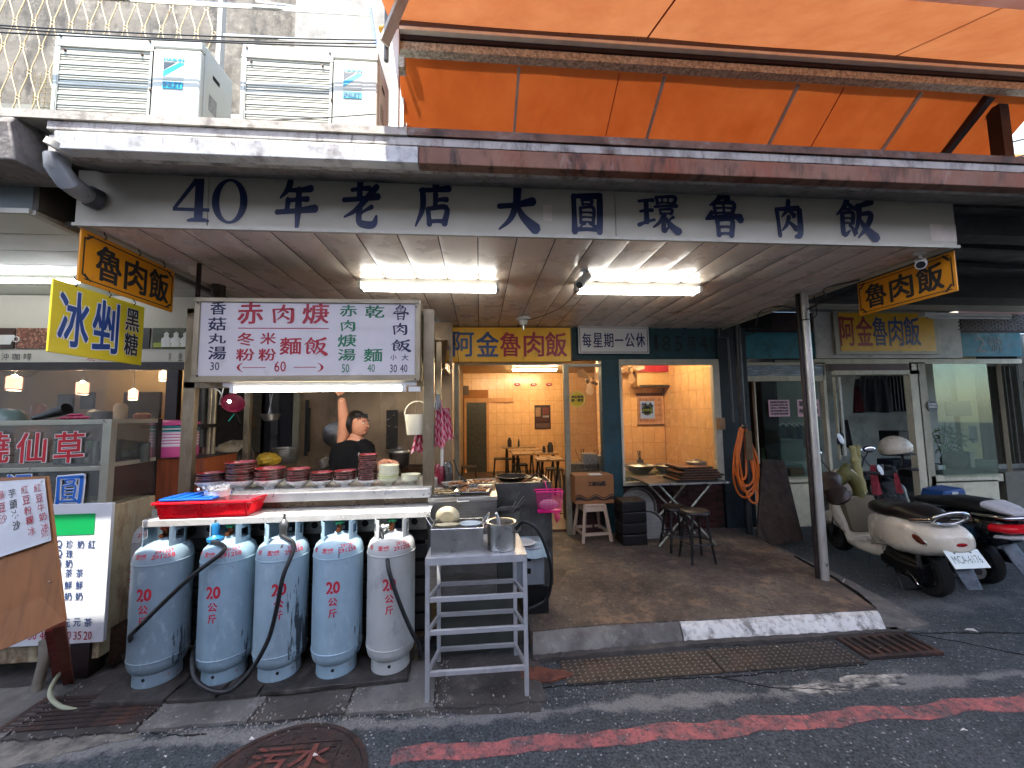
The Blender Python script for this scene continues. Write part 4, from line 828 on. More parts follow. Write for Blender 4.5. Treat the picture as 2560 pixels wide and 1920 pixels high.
def ac_unit(x0, lab):
    W, D, H, Y0, Z0 = .94, .34, .72, 2.70, 3.69
    t = thing('air_conditioner', lab, 'air conditioner', (x0+W/2, Y0+D/2, Z0), 'outdoor air conditioner units on the roof')
    # cabinet as shell so the grille is recessed
    gx0, gx1, gz0, gz1 = x0+.03, x0+.60, Z0+.05, Z0+H-.10
    mb = MB().box(x0, Y0+.04, Z0, x0+W, Y0+D, Z0+H).box(x0, Y0, gz1, gx1+.02, Y0+.04, Z0+H).box(x0, Y0, Z0, gx0, Y0+.04, gz1).box(gx0, Y0, Z0, gx1+.02, Y0+.04, gz0).box(gx1, Y0, gz0, gx1+.02, Y0+.04, gz1)
    part('cabinet', mb, ACW, t, bev=.006); part('side_panel', MB().box(gx1+.024, Y0-.003, Z0, x0+W, Y0+.04, Z0+H-.075), ACW, t, bev=.015)
    part('top_lid', MB().box(gx1+.024, Y0-.004, Z0+H-.071, x0+W+.002, Y0+.04, Z0+H+.004), ACW, t, bev=.012)
    part('dark_core', MB().box(gx0, Y0+.032, gz0, gx1, Y0+.039, gz1), ACF, t); part('fan_ring', MB().lathe([(.23, 0), (.25, .008), (.06, .012), (.0, .012)], ((gx0+gx1)/2, Y0+.031, (gz0+gz1)/2), 40, Matrix.Rotation(R(90), 3, 'X')), mat('fan_dark', '#5c5a45', .6), t)
    sl = MB().box(-(gx1-gx0)/2, 0, -.0045, (gx1-gx0)/2, .010, .0045).mesh('grille_slat'); sl.materials.append(ACW); thick = MB().box(-(gx1-gx0)/2, -.004, -.008, (gx1-gx0)/2, .010, .008).mesh('grille_slat'); thick.materials.append(ACW)
    n_ = 31
    for i in range(n_): piece('grille_slat', thick if i % 4 == 0 else sl, t, ((gx0+gx1)/2, Y0+.008, gz0+(i+.5)*(gz1-gz0)/n_))
    mb = MB()
    for i in range(15): mb.box(gx0+.02+i*(gx1-gx0-.04)/14, Y0+.019, gz0, gx0+.0225+i*(gx1-gx0-.04)/14, Y0+.024, gz1)
    part('grille_wires', mb, ACW, t)
    for dx, dz in ((.06, H-.13), (.55, H-.13), (.03, H-.03), (.6, H-.03), (.62, .33)): part('bolt', MB().cyl((x0+dx, Y0-.008, Z0+dz), (x0+dx, Y0+.01, Z0+dz), .008, 8), mat('bolt_rust', '#4c3423', .6), t)
    part('vent_slot', MB().box(x0+W-.002, Y0+.12, Z0+H-.18, x0+W+.003, Y0+.19, Z0+H-.15), BLACK, t); part('rating_label', MB().box(x0+W-.002, Y0+.09, Z0+.28, x0+W+.002, Y0+.17, Z0+.40), mat('label_grey', '#8a8a84', .5, var=.4, vs=50), t)
    bx0, bx1 = x0+.70, x0+.83; zt = Z0+H-.14
    part('badge', MB().add([(bx0, Y0-.005, zt-.17), (bx1, Y0-.005, zt-.17), (bx1, Y0-.005, zt-.04), (bx0, Y0-.005, zt-.04)], [(0, 1, 2, 3)]), mat('badge_grey', '#b5b5a8', .5), t)
    part('badge_corner', MB().add([(bx0, Y0-.0055, zt-.10), (bx1-.05, Y0-.0055, zt-.04), (bx0, Y0-.0055, zt-.04)], [(0, 1, 2)]), mat('badge_dark', '#2b3a48', .5), t)
    CY = mat('badge_cyan', '#1597b5', .45, var=.05)
    part('badge_stripe', MB().add([(bx0, Y0-.006, zt-.15), (bx0, Y0-.006, zt-.105), (bx1-.03, Y0-.006, zt-.04), (bx1, Y0-.006, zt-.04), (bx1, Y0-.006, zt-.055)], [(0, 1, 2, 3, 4)]), CY, t)
    part('badge_plate', MB().box(bx0, Y0-.008, zt-.235, bx1, Y0-.0035, zt-.185), CY, t)
    L = Let(); L.wall('DAIKIN', bx0, zt-.03, bx1, zt-.008, Y0-.004, .02, 0); letters(L, CY, t)
    L = Let(); L.wall('INLET', bx0+.008, zt-.226, bx1-.008, zt-.194, Y0-.0085, .02, 0); letters(L, mat('badge_navy', '#0e4a66', .5), t)
    for dx in (.12, W-.12): part('foot', MB().box(x0+dx-.03, Y0-.01, 3.431, x0+dx+.03, Y0+D+.02, Z0), GALV, t)
ac_unit(-2.87, 'larger looking left white air conditioner unit whose shaded right side shows'); ac_unit(-1.66, 'right white air conditioner unit next to the end of the orange awning')
# distant white balcony bars at far right behind the awning
fb = thing('far_balcony', 'sunlit white and orange balcony bars of a house far right behind the awning', 'balcony', (9, 6, 4.5))
part('wall', MB().box(7.2, 7.2, 3.5, 14, 7.3, 9), mat('far_white', '#c9cccb', .7, var=.2, vs=5), fb)
for i in range(12): part('bar', MB().box(7.6+i*.28, 6.6, 4.2, 7.66+i*.28, 6.66, 7.5), WHITE if i % 3 else mat('far_orange', '#c98a3a', .6), fb)
for z in (5.2, 5.9, 6.6): part('rail', MB().bar((7.3, 6.55, z), (12, 6.55, z+.3), .05), mat('far_orange', '#c98a3a'), fb)
for i in range(5): part('cable', MB().tube(catn((7.3, 6.5, 5+i*.4), (12, 6.3, 6.2+i*.3), .2), .015, 5), BLKR, fb)
# ---------------------------------------------------------------- flat painted signs of the shop
YEL = mat('sign_yellow', '#efb31c', .45, var=.08, vs=4, stain=[('#8a6a20', .5, 9, (1, 1, .5), .55, .75), ('#4d3a16', .6, 26, (1, 1, .6), .64, .74)])
ORY = mat('sign_orange_yellow', '#dd8f08', .4, var=.08, vs=4, stain=('#9a5a08', .5, 12, (1, 1, 1), .6, .75))
LEM = mat('sign_lemon', '#c8b41c', .45, var=.06, vs=4)
SW = mat('sign_white', '#c9c9cc', .45, var=.05, vs=4, stain=('#8d8d8c', .4, 12, (1, 1, 1), .6, .75))
BLUE = mat('sign_blue', '#123a78', .45, var=.15, vs=12); CRIM = mat('sign_crimson', '#9a1730', .45, var=.15, vs=12)
def wallsign(name, lab, x0, y0, x1, y1, Y, face, border=None, inset=.02, d=.03):
    a = at(x0, y0, Y=Y); b = at(x1, y1, Y=Y); c = at(x1, y0, Y=Y); zt = (a.z+c.z)/2
    t = thing(name, lab, 'sign', ((a.x+b.x)/2, Y, b.z)); part('board', MB().box(a.x, Y, b.z, b.x, Y+d, zt), face, t, bev=.006)
    if border:
        mb = MB(); i = inset; q = [(a.x+i, b.z+i), (b.x-i, b.z+i), (b.x-i, zt-i), (a.x+i, zt-i)]; w_ = .008
        for k in range(4):
            p, r_ = q[k], q[(k+1) % 4]; 
            if k % 2 == 0: mb.box(p[0], Y-.0015, p[1]-w_/2, r_[0], Y+.002, p[1]+w_/2)
            else: mb.box(p[0]-w_/2, Y-.0013, p[1], p[0]+w_/2, Y+.002, r_[1])
        part('border_line', mb, border, t)
    return t
def row(t, chars, spans, y0, y1, Y, m, bold=.035, slant=0):
    L = Let()
    for c_, (x0, x1) in zip(chars, spans): L.px(c_, x0, y0, x1, y1, Y, bold, slant)
    return letters(L, m, t)
t = wallsign('name_sign', 'yellow painted sign board with blue and crimson characters above the open doorway', 1117, 817, 1430, 906, 5.17, YEL, mat('sign_rust_edge', '#7a3a1c', .6), .008)
row(t, '阿金', ((1133, 1184), (1192, 1246)), 830, 891, 5.168, BLUE); row(t, '魯肉飯', ((1251, 1301), (1310, 1359), (1364, 1416)), 831, 891, 5.168, CRIM)
t = wallsign('closing_day_sign', 'white sign board with dark blue characters right of the yellow name board', 1445, 816, 1624, 884, 5.17, SW, BLKL, .022)
row(t, '每星期一公休', ((1456, 1478), (1483, 1506), (1510, 1533), (1537, 1558), (1563, 1586), (1590, 1612)), 833, 868, 5.168, mat('dark_blue', '#12285a', .5), .03)
L = Let()
for c_, x0, x1, y0 in (('1', 1636, 1644, 838), ('8', 1656, 1676, 840), ('5', 1688, 1706, 840), ('巷', 1716, 1740, 838), ('4', 1750, 1768, 840), ('號', 1776, 1800, 840)): L.px(c_, x0, y0, x1, y0+38, FY, .005)
letters(L, mat('faded_number', '#0a1518', .6), sh)
RS = wallsign('name_sign', 'cream bordered yellow sign with crimson and blue characters over the right hand shop', 2082, 774, 2352, 886, 5.50, mat('sign_cream', '#b5b09c', .5, var=.06), None)
a = at(2095, 784, Y=5.5); b = at(2340, 878, Y=5.5); part('yellow_face', MB().box(a.x, 5.494, b.z, b.x, 5.4995, at(2340, 784, Y=5.5).z), YEL, RS)
row(RS, '阿金', ((2100, 2136), (2141, 2180)), 792, 864, 5.4935, CRIM, .03); row(RS, '魯肉飯', ((2182, 2217), (2222, 2257), (2260, 2299)), 792, 864, 5.4935, BLUE, .03)
def hang_sign(name, lab, X, ya, yb, z0, z1, face, rows, mline=None, th=.012, side=1):
    """board in the plane X = const; rows: (chars, u0, u1, v0, v1, material) with u from near (0) to far (1)"""
    t = thing(name, lab, 'hanging sign', (X, (ya+yb)/2, z0)); part('board', MB().box(X-th/2, ya, z0, X+th/2, yb, z1), face, t, bev=.003)
    xf = X + (th/2)*(1 if X < 0 else -1)*1.0
    def pt(u, v, o=.0): return (xf + (o if X < 0 else -o), ya+(yb-ya)*u, z0+(z1-z0)*v)
    for chars, u0, u1, v0, v1, m, bold, o in rows:
        L = Let(); n = len(chars)
        for i, c_ in enumerate(chars):
            a_ = u0+(u1-u0)*i/n; b_ = a_+(u1-u0)/n*.86
            L.put(c_, pt(a_, v1), pt(b_, v1), pt(b_, v0), pt(a_, v0), bold, 0, o)
        letters(L, m, t)
    if mline:
        mb = MB(); w_ = .007
        for (u0, v0, u1, v1) in ((.05, .08, .95, .08), (.05, .92, .95, .92), (.03, .14, .03, .86), (.97, .14, .97, .86)):
            p, q = Vector(pt(u0, v0, .0012)), Vector(pt(u1, v1, .0012)); mb.bar(p, q, .003, w_) if abs(v0-v1) < .01 else mb.bar(p, q, w_, .003, (1, 0, 0))
        for (u, v) in ((.05, .10), (.95, .10), (.05, .90), (.95, .90)):
            for k in range(5):
                c_ = Vector(pt(u+(.012*k if u < .5 else -.012*k), v+(.05-.02*k if v < .5 else -.05+.02*k), .0014)); mb.sphere(c_, .010-.001*k, 6, 4, (.12, 1, 1))
        part('border_line', mb, mline, t)
    mb = MB()
    for u in (.2, .55, .85):
        c_ = Vector(pt(u, 1.0)); mb.tube([c_+Vector((0, 0, -.012)), c_+Vector((.006, .008, .01)), c_+Vector((0, 0, .022)), c_+Vector((-.004, -.006, .05))], .003, 5)
    part('hook', mb, mat('dark_hook', '#2a2520', .5, .6), t); return t
OB = mat('sign_blue_black', '#10131f', .5)  # blue-black paint of the characters and borders
hang_sign('hanging_sign', 'orange yellow hanging board with black characters at the left end of the canopy', -2.40, 2.47, 3.19, 2.585, 2.915, ORY, [('魯肉飯', .14, .96, .16, .84, OB, .045, .002)], OB)
t = hang_sign('hanging_sign', 'lemon yellow hanging board with large blue characters, hung lower at the left', -2.40, 2.34, 2.94, 2.135, 2.555, LEM, [('冰剉', .07, .72, .12, .90, mat('white_outline', '#d5d8dc', .5), .085, .0015), ('冰剉', .07, .72, .12, .90, BLUE, .035, .003)])
L = Let()
for m_, b_, o_ in ((MATS['white_outline'], .08, .0015), (BLKL, .035, .003)):
    L = Let()
    for i, c_ in enumerate('黑糖'):
        v1 = .90-.40*i; L.put(c_, (-2.394, 2.34+.6*.76, 2.135+.42*v1), (-2.394, 2.34+.6*.93, 2.135+.42*v1), (-2.394, 2.34+.6*.93, 2.135+.42*(v1-.36)), (-2.394, 2.34+.6*.76, 2.135+.42*(v1-.36)), b_, 0, o_)
    letters(L, m_, t)
t = thing('hanging_sign', 'orange yellow hanging board with black characters at the right end of the canopy', 'hanging sign', (3.53, 2.86, 2.6))
# seen from the left: reads far to near
part('board', MB().box(3.527, 2.50, 2.615, 3.539, 3.24, 2.92), ORY, t, bev=.003)
L = Let()
for i, c_ in enumerate('魯肉飯'):
    ya = 3.24-.74*(.10+.28*i); yb_ = ya-.74*.235; L.put(c_, (3.527, ya, 2.875), (3.527, yb_, 2.875), (3.527, yb_, 2.665), (3.527, ya, 2.665), .045, 0, .002)
letters(L, OB, t); mb = MB()
for (y0, z0, y1, z1) in ((2.53, 2.638, 3.21, 2.638), (2.53, 2.897, 3.21, 2.897)): mb.bar((3.5255, y0, z0), (3.5255, y1, z1), .003, .007)
for y in (2.52, 3.22): mb.bar((3.5255, y, 2.655), (3.5255, y, 2.88), .007, .003, (1, 0, 0))
for y in (2.535, 3.205):
    for z in (2.65, 2.885):
        for k in range(4): mb.sphere((3.5255, y+(.01*k if y < 3 else -.01*k), z+(.02-.012*k if z < 2.8 else -.02+.012*k)), .010, 6, 4, (.12, 1, 1))
part('border_line', mb, OB, t); part('hook', MB().tube([(3.53, 2.6, 2.92), (3.53, 2.605, 2.955)], .003, 5).tube([(3.53, 3.1, 2.92), (3.53, 3.105, 2.955)], .003, 5), MATS['dark_hook'], t)
# ---------------------------------------------------------------- lamps, cameras and wires under the canopy
TB = emitter('canopy_tube', (1, .97, .90), 7.5)
for px0, px1, lab in ((895, 1248, 'lit double fluorescent lamp on the plank ceiling, left of the middle camera'), (1440, 1752, 'lit double fluorescent lamp on the plank ceiling, right of the middle camera')):
    a = at(px0, 715, Y=3.36); b = at(px1, 720, Y=3.36); t = thing('ceiling_lamp', lab, 'lamp', ((a.x+b.x)/2, 3.4, 2.9), 'double strip lamps on the canopy ceiling')
    part('housing', MB().prism([(3.365, 2.949), (3.435, 2.949), (3.43, 2.90), (3.37, 2.90)], a.x, b.x, 'yz'), mat('lamp_body', '#8d8d88', .5), t)
    for y in (3.352, 3.45): part('tube', MB().tube([(a.x+.03, y, 2.872), (b.x-.03, y, 2.872)], .013, 10), TB, t)
    part('end_cap', MB().box(a.x, 3.335, 2.855, a.x+.028, 3.465, 2.914).box(b.x-.028, 3.335, 2.855, b.x, 3.465, 2.914), WHITE, t)
def cctv(p, d, lab, s=1.):
    p = Vector(p); d = Vector(d).normalized(); t = thing('security_camera', lab, 'camera', p)
    part('mount', MB().cyl(p, p+Vector((0, 0, -.018)), .035*s, 18).tube([p+Vector((0, 0, -.015)), p+Vector((0, 0, -.06*s)), p+Vector((0, 0, -.06*s))+d*.03], .011*s, 8), WHITE, t)
    c = p+Vector((0, 0, -.085*s))-d*.01; part('housing', MB().tube([c-d*.05*s, c+d*.10*s], .033*s, 18), WHITE, t); part('visor', MB().bar(c-d*.04*s+Vector((0, 0, .036*s)), c+d*.125*s+Vector((0, 0, .034*s)), .062*s, .005), WHITE, t)
    part('lens', MB().tube([c+d*.101*s, c+d*.104*s], .026*s, 16), BLKP, t); part('cable', MB().tube([c-d*.05*s, c-d*.075*s+Vector((0, 0, -.02)), c-d*.05*s+Vector((.03, 0, .03)), p+Vector((.03, .02, -.06)), p+Vector((.035, .03, -.01))], .004, 6), BLKR, t)
p = at(1460, 672, Z=2.945); cctv(p, (-.55, -.45, -.62), 'white bullet security camera with dangling black lead between the two ceiling lamps', 1.05)
p = at(2300, 632, Z=2.945); cctv((min(p.x, 3.42), p.y, 2.945), (-.75, -.55, -.35), 'white bullet security camera at the right end of the canopy ceiling', 1.0)
bp_ = at(1308, 795, Z=2.945); t = thing('bulb_holder', 'white ceiling lamp holder with a short metal bulb in front of the yellow sign', 'lamp', bp_)
part('rose', MB().lathe([(.0, 0), (.085, 0), (.09, -.015), (.07, -.03), (.055, -.035), (.05, -.075), (.04, -.09), (0, -.09)], bp_, 28), WHITE, t); part('bulb', MB().cyl(bp_+Vector((0, 0, -.09)), bp_+Vector((0, 0, -.15)), .019, 14, .015), STEEL, t)
def wire(pts, r, lab, m=BLKR, name='cable', cat='cable'): return solo(name, MB().tube(pts, r, 6), m, lab, cat)
def sm(pts, n=6):
    pts = [Vector(p) for p in pts]; P = [pts[0]*2-pts[1]]+pts+[pts[-1]*2-pts[-2]]; o = []
    for i in range(1, len(P)-2):
        for j in range(n):
            t = j/n; o.append(.5*((2*P[i])+(-P[i-1]+P[i+1])*t+(2*P[i-1]-5*P[i]+4*P[i+1]-P[i+2])*t*t+(-P[i-1]+3*P[i]-3*P[i+1]+P[i+2])*t**3))
    return o+[pts[-1]]
wire(sm([at(1440, 730, Y=3.2), at(1400, 770, Y=3.6), at(1340, 795, Y=4.3), at(1310, 800, Y=4.6)]), .004, 'thin black lead running from the middle camera to the bulb holder')
wire(sm([at(1890, 815, Y=4.6), at(1900, 780, Y=4.3), at(1950, 765, Y=4.0), at(2010, 775, Y=3.6), at(2060, 745, Y=3.4), at(2065, 720, Y=3.3), at(2150, 700, Y=3.1)]), .007, 'black cable looping over the top of the steel canopy pole')
wire(sm([at(1860, 840, Y=5.1), at(1960, 805, Y=4.6), at(2050, 760, Y=3.8), at(2150, 712, Y=3.2)]), .005, 'thin black cable running along the right edge of the plank ceiling')
wire(sm([at(1078, 790, Y=5.1), at(1125, 830, Y=5.1), at(1144, 880, Y=5.12), at(1146, 925, Y=5.12)]), .004, 'thin dark lead hanging over the left end of the yellow sign')
wire(sm([at(2040, 760, Y=3.7), at(2200, 770, Y=4.6), at(2330, 778, Y=5.4), at(2560, 800, Y=5.5)]), .005, 'thin dark cable above the cream bordered yellow sign')
# steel pole holding up the canopy corner
pb = at(2063, 1449, Z=.125); pl = thing('canopy_pole', 'tall round steel pole holding the right corner of the canopy beside the scooters', 'pole', (pb.x, pb.y, .125))
part('pole', MB().tube([(pb.x, pb.y, .125), (pb.x+.005, pb.y+.01, 2.948)], .036, 20), mat('dull_steel_pole', '#c2bfb8', .35, .6, var=.15, vs=4, stain=[('#6a5a50', .6, 5, (1, 1, .2), .54, .7)]), pl)
part('conduit', MB().tube([(pb.x-.05, pb.y+.03, .13), (pb.x-.045, pb.y+.03, 2.94)], .02, 10), mat('dark_conduit', '#2b211e', .5, .3), pl)
wire(sm([at(2035, 740, Y=3.55)+Vector((0, 0, 0)), at(2040, 790, Y=3.55), at(2003, 800, Y=3.55)]), .005, 'black tie wire round the top of the canopy pole')
# vertical pipes right of the window
pp = thing('service_pipe', 'dark vertical drain pipe with junction box beside the teal window post', 'pipe', (3.56, 4.98, .13))
part('pipe', MB().tube([(3.56, 4.98, .13), (3.56, 4.98, 2.94)], .04, 16), mat('dark_pipe', '#2f3236', .4, .4, var=.3, vs=6, stain=('#75797c', .5, 6, (1, 1, .4), .6, .75)), pp)
part('conduit', MB().tube([(3.40, 5.14, 2.94), (3.40, 5.14, 2.80), (3.50, 5.10, 2.79), (3.51, 5.10, 1.6)], .012, 8), mat('grey_conduit', '#5a5c60', .5), pp)
a = at(1815, 1045, Y=5.0); part('junction_box', MB().box(a.x-.04, 5.08, a.z-.16, a.x+.04, 5.16, a.z), mat('box_tan', '#8a6a48', .6), pp, bev=.004)
# orange hose coil
HOS = mat('orange_hose', '#c8641a', .4, var=.15, vs=9); hc = at(1858, 1068, Y=4.82); mb = MB()
for i, (w_, dx, dep, tw) in enumerate(((.13, -.02, .76, .1), (.16, .0, .82, -.15), (.19, .03, .74, .2), (.21, .05, .86, .0), (.15, .10, 1.0, .3), (.12, -.05, .70, -.1), (.18, .01, .92, .12))):
    pts = []
    for k in range(28):
        a_ = 2*math.pi*k/28; s_ = (1-math.cos(a_))/2; x = math.sin(a_)*w_*(.35+.65*s_)*(1+.08*math.sin(3*a_+i)); pts.append((hc.x+dx*s_+x, 4.80+.012*i+.03*math.sin(a_*2+i)*s_, hc.z-dep*s_+.02*math.sin(a_+i)))
    mb.tube(pts, .0125, 8, closed=True)
t = thing('hose_coil', 'coil of orange rubber hose hanging on the dark pipe', 'hose', (hc.x, 4.8, hc.z-.8)); part('hose', mb, HOS, t)
part('tie', MB().sphere((hc.x, 4.80, hc.z+.01), .035), BLKR, t); 
solo('cloth_strip', MB().box(hc.x-.02, 4.76, hc.z-.42, hc.x+.07, 4.775, hc.z-.05), mat('brown_rag', '#5c4a33', .9, var=.3, vs=12, bump=.5, bs=20), 'limp brown rag hanging inside the coil of orange hose', 'rag')
# leaning timber board
a = at(1905, 1150, Y=5.1); b = at(1970, 1400, Y=4.2)
t = thing('timber_board', 'rough dark brown timber board leaning against the right hand shop front', 'board', at(1950, 1360, Z=.03)); 
P = [at(1905, 1150, Y=5.2), at(1962, 1153, Y=5.2), at(2010, 1352, Y=4.75), at(1893, 1372, Y=4.75)]
vs = [p for p in P]+[p+Vector((0, .04, .01)) for p in P]; part('board', MB().add(vs, [(0, 1, 2, 3), (7, 6, 5, 4), (0, 4, 5, 1), (1, 5, 6, 2), (2, 6, 7, 3), (3, 7, 4, 0)]), mat('rotten_timber', '#3a2a20', .85, var=.4, vs=7, bump=1., bs=16, stain=('#15100d', .8, 4, (3, 1, 1), .46, .62)), t, bev=.006)
# ---------------------------------------------------------------- stickers and notices
def disc(name, lab, x, y, rpx, Y, m, txt=None, tm=None, ring=None):
    c = at(x, y, Y=Y); r_ = rpx*(Y)/FPX; t = thing(name, lab, 'sticker', (c.x, Y, c.z-r_)); part('face', MB().cyl((c.x, Y-.004, c.z), (c.x, Y-.001, c.z), r_, 32), m, t)
    if ring: part('rim', MB().ring((c.x, Y-.005, c.z), r_*.9, .002, 'y', 32, 4), ring, t)
    if txt:
        L = Let()
        for i, s_ in enumerate(txt): L.wall(s_, c.x-r_*.72, c.z+r_*(.12-.42*i), c.x+r_*.72, c.z+r_*(.46-.42*i), Y-.005, .03)
        letters(L, tm, t)
    return t
disc('sticker', 'white round tax notice sticker left of the doorway above the pink cloths', 1105, 951, 20, 5.15, WHITE, ('本店免用', '統一發票'), BLKL)
disc('sticker', 'yellow round tax notice sticker on the narrow sliding pane', 1443, 998, 21, 5.24, mat('sticker_yellow', '#d1b012', .5), ('本店免用', '統一發票'), BLKL, WHITE)
disc('sticker', 'dark round sticker with pale rim on the far right shop window', 2331, 1015, 17, 5.59, mat('sticker_dark', '#2c3530', .5), ('台灣美', '食商店'), WHITE, WHITE)
def notice(x0, y0, x1, y1, Y, m, lab, lines, tm=BLKL, cat='notice', name='notice'):
    a = at(x0, y0, Y=Y); b = at(x1, y1, Y=Y); t = thing(name, lab, cat, ((a.x+b.x)/2, Y, b.z)); part('sheet', MB().box(a.x, Y-.003, b.z, b.x, Y-.001, a.z), m, t); L = Let(); n = len(lines); h = (a.z-b.z)
    for i, s_ in enumerate(lines): z1 = a.z-h*(.08+i*.86/n); L.wall(s_, a.x+(b.x-a.x)*.08, z1-h*.62/n, b.x-(b.x-a.x)*.08, z1, Y-.0035, .03)
    letters(L, tm, t); return t
PINK = mat('pink_paper', '#d6a9b0', .7)
notice(1920, 1000, 1975, 1041, 5.58, PINK, 'left pale pink notice with five lines on the shop glass', ('親愛的顧客', '內用低消外帶', '請自己的餐具', '以免妨礙交通', '造成你我困擾'))
notice(1992, 999, 2050, 1041, 5.58, PINK, 'right pale pink notice with two large lines, half behind the pole', ('親愛的客人', '內用不可外食'))
t = notice(1600, 1003, 1637, 1046, 5.235, WHITE, 'small white poster with black and yellow round emblem on the window', ('美食',)); c = at(1618, 1025, Y=5.23)
part('emblem', MB().cyl((c.x, 5.228, c.z), (c.x, 5.230, c.z), .075, 28), BLKL, t); part('emblem_ring', MB().ring((c.x, 5.226, c.z), .062, .004, 'y', 28, 4), mat('emblem_yellow', '#a8a02a', .5), t)
L = Let(); L.wall('台灣美食', c.x-.07, c.z-.018, c.x+.07, c.z+.018, 5.224, .05); letters(L, MATS['emblem_yellow'], t)
# ---------------------------------------------------------------- noodle stall
STF = mat('stall_frame_steel', '#8f836c', .38, .75, var=.2, vs=4, bump=.1, bs=30, stain=[('#4c3c2a', .6, 6, (1, 1, .3), .5, .7), ('#c9c3b0', .4, 14, (1, 1, .3), .58, .74)])
CTR = mat('counter_steel', '#dad9d4', .33, .6, var=.1, vs=5, bump=.08, bs=40, stain=[('#8a8378', .35, 6, (1, 2, 1), .54, .74)])
st = thing('noodle_stall', 'steel framed noodle stall with stepped counter, posts and menu light box', 'food stall', (-1.25, 3.2, .06))
def ppx(nm, x0, y0, x1, y1, Y, d, m, par, bev=.003):
    a = at(x0, y0, Y=Y); b = at(x1, y1, Y=Y); return part(nm, MB().box(a.x, Y, b.z, b.x, Y+d, a.z), m, par, bev=bev)
lp = at(478, 765, Y=3.1).x; rp = at(1068, 768, Y=3.06).x
for (nm, x, y, w_, z0, z1) in (('post', lp, 3.12, .085, 1.08, 2.60), ('post', rp+.01, 3.08, .085, 1.10, 2.60), ('post', lp-.05, 3.95, .05, .06, 2.5), ('post', rp, 3.95, .05, .06, 2.5)):
    part(nm, MB().box(x-w_/2, y, z0, x+w_/2, y+.05, z1), STF, st, bev=.003)
part('post', MB().box(-2.20, 3.1, .06, -2.16, 3.14, 1.05), STEELD, st); part('post', MB().box(-.42, 3.1, .06, -.38, 3.14, 1.05), STEELD, st)
part('rail', MB().box(lp-.04, 3.12, 1.985, rp+.05, 3.17, 2.03), STF, st); part('rail', MB().box(lp-.04, 3.12, 2.56, rp+.05, 3.17, 2.60), STF, st)
part('side_glass', MB().box(lp+.045, 3.14, 2.03, lp+.10, 3.15, 2.56), GLG, st); part('side_glass', MB().box(rp-.04, 3.14, 2.03, rp-.10, 3.15, 2.56), GLG, st)
# lower counter
part('counter_top', MB().prism([(2.83, 1.035), (2.83, 1.077), (2.84, 1.083), (3.06, 1.083), (3.06, 1.075), (2.845, 1.072), (2.845, 1.035)], -2.24, -.35, 'yz'), CTR, st, bev=.003)
part('counter_riser', MB().box(-2.1, 3.055, 1.084, -.36, 3.075, 1.135), mat('riser_brown', '#5a4f42', .3, .7, var=.3, vs=5), st)
part('bowl_shelf', MB().prism([(3.0, 1.137), (3.0, 1.200), (3.012, 1.208), (3.62, 1.208), (3.62, 1.137)], -2.1, -.37, 'yz'), CTR, st, bev=.003)
part('back_cabinet', MB().box(-2.1, 3.63, .10, -.40, 3.66, 1.20), DKW, st)
part('under_beam', MB().box(-2.15, 3.02, .90, -.40, 3.06, 1.03), STEELD, st)
for i in range(14):
    me = MB().cyl((-2.05+i*.12, 3.017, .96), (-2.05+i*.12, 3.019, .96), .024, 14)
    part('round_hole', me, BLACK, st)
sb = part('slat_board', MB().box(-2.15, 3.12, .12, -.40, 3.14, .89), BLACK, st)
slm = MB().box(-.87, -.01, -.05, .87, .01, .05).mesh('slat'); slm.materials.append(mat('dark_slat', '#3a3836', .6, .3, var=.3, vs=5))
for i in range(6): piece('slat', slm, sb, (-1.275, 3.10, .20+i*.13))
for x0, y0, x1, y1 in ((510, 1350, 545, 1440),): pass
# bucket hook left of the counter
# menu light box
mn = thing('menu_light_box', 'wide white menu light box with hand painted prices over the stall', 'sign', (-1.25, 2.96, 2.0))
tl_, tr_, br_, bl_ = at(487, 742, Y=2.94), at(1050, 750, Y=2.94), at(1047, 957, Y=2.94), at(484, 950, Y=2.94)
MX0, MX1, MZ0, MZ1 = tl_.x, tr_.x, (br_.z+bl_.z)/2, (tl_.z+tr_.z)/2; fw = .045
part('box', MB().box(MX0+.005, 2.975, MZ0+.005, MX1-.005, 3.11, MZ1-.005), STF, mn)
part('frame', MB().box(MX0, 2.94, MZ0, MX1, 2.974, MZ0+fw), mat('menu_frame', '#9c917a', .45, .5, var=.15, vs=5), mn, bev=.003); part('frame', MB().box(MX0, 2.94, MZ1-fw*.7, MX1, 2.974, MZ1), MATS['menu_frame'], mn, bev=.003)
part('frame', MB().box(MX0, 2.94, MZ0+fw, MX0+fw*.8, 2.974, MZ1-fw*.7), MATS['menu_frame'], mn, bev=.003); part('frame', MB().box(MX1-fw*.8, 2.94, MZ0+fw, MX1, 2.974, MZ1-fw*.7), MATS['menu_frame'], mn, bev=.003)
part('face', MB().box(MX0+fw*.8, 2.955, MZ0+fw, MX1-fw*.8, 2.973, MZ1-fw*.7), mat('menu_face', '#c9c4c4', .4, var=.05, vs=4, stain=[('#8b8380', .5, 9, (1, 1, 1), .6, .75)]), mn)
NY = 2.9545
def mz(zx, zy): return (440+zx*.36157, 660+zy*.36167)      # reading of the photograph, enlarged
def mput(L, s_, x0, y0, x1, y1, b=.025, sl=.03):
    a = mz(x0, y0); c = mz(x1, y1); L.px(s_, a[0], a[1], c[0], c[1], NY, b, sl, .001)
def mbrush(mb, ch_, x0, y0, x1, y1, th=1.15):
    a = mz(x0, y0); c = mz(x1, y1); p = at(*a, Y=NY); q = at(*c, Y=NY); brush(mb, ch_, p.x, q.z, q.x, p.z, NY, .0008, th)
MB_N, MB_R, MB_G = Let(), Let(), Let()
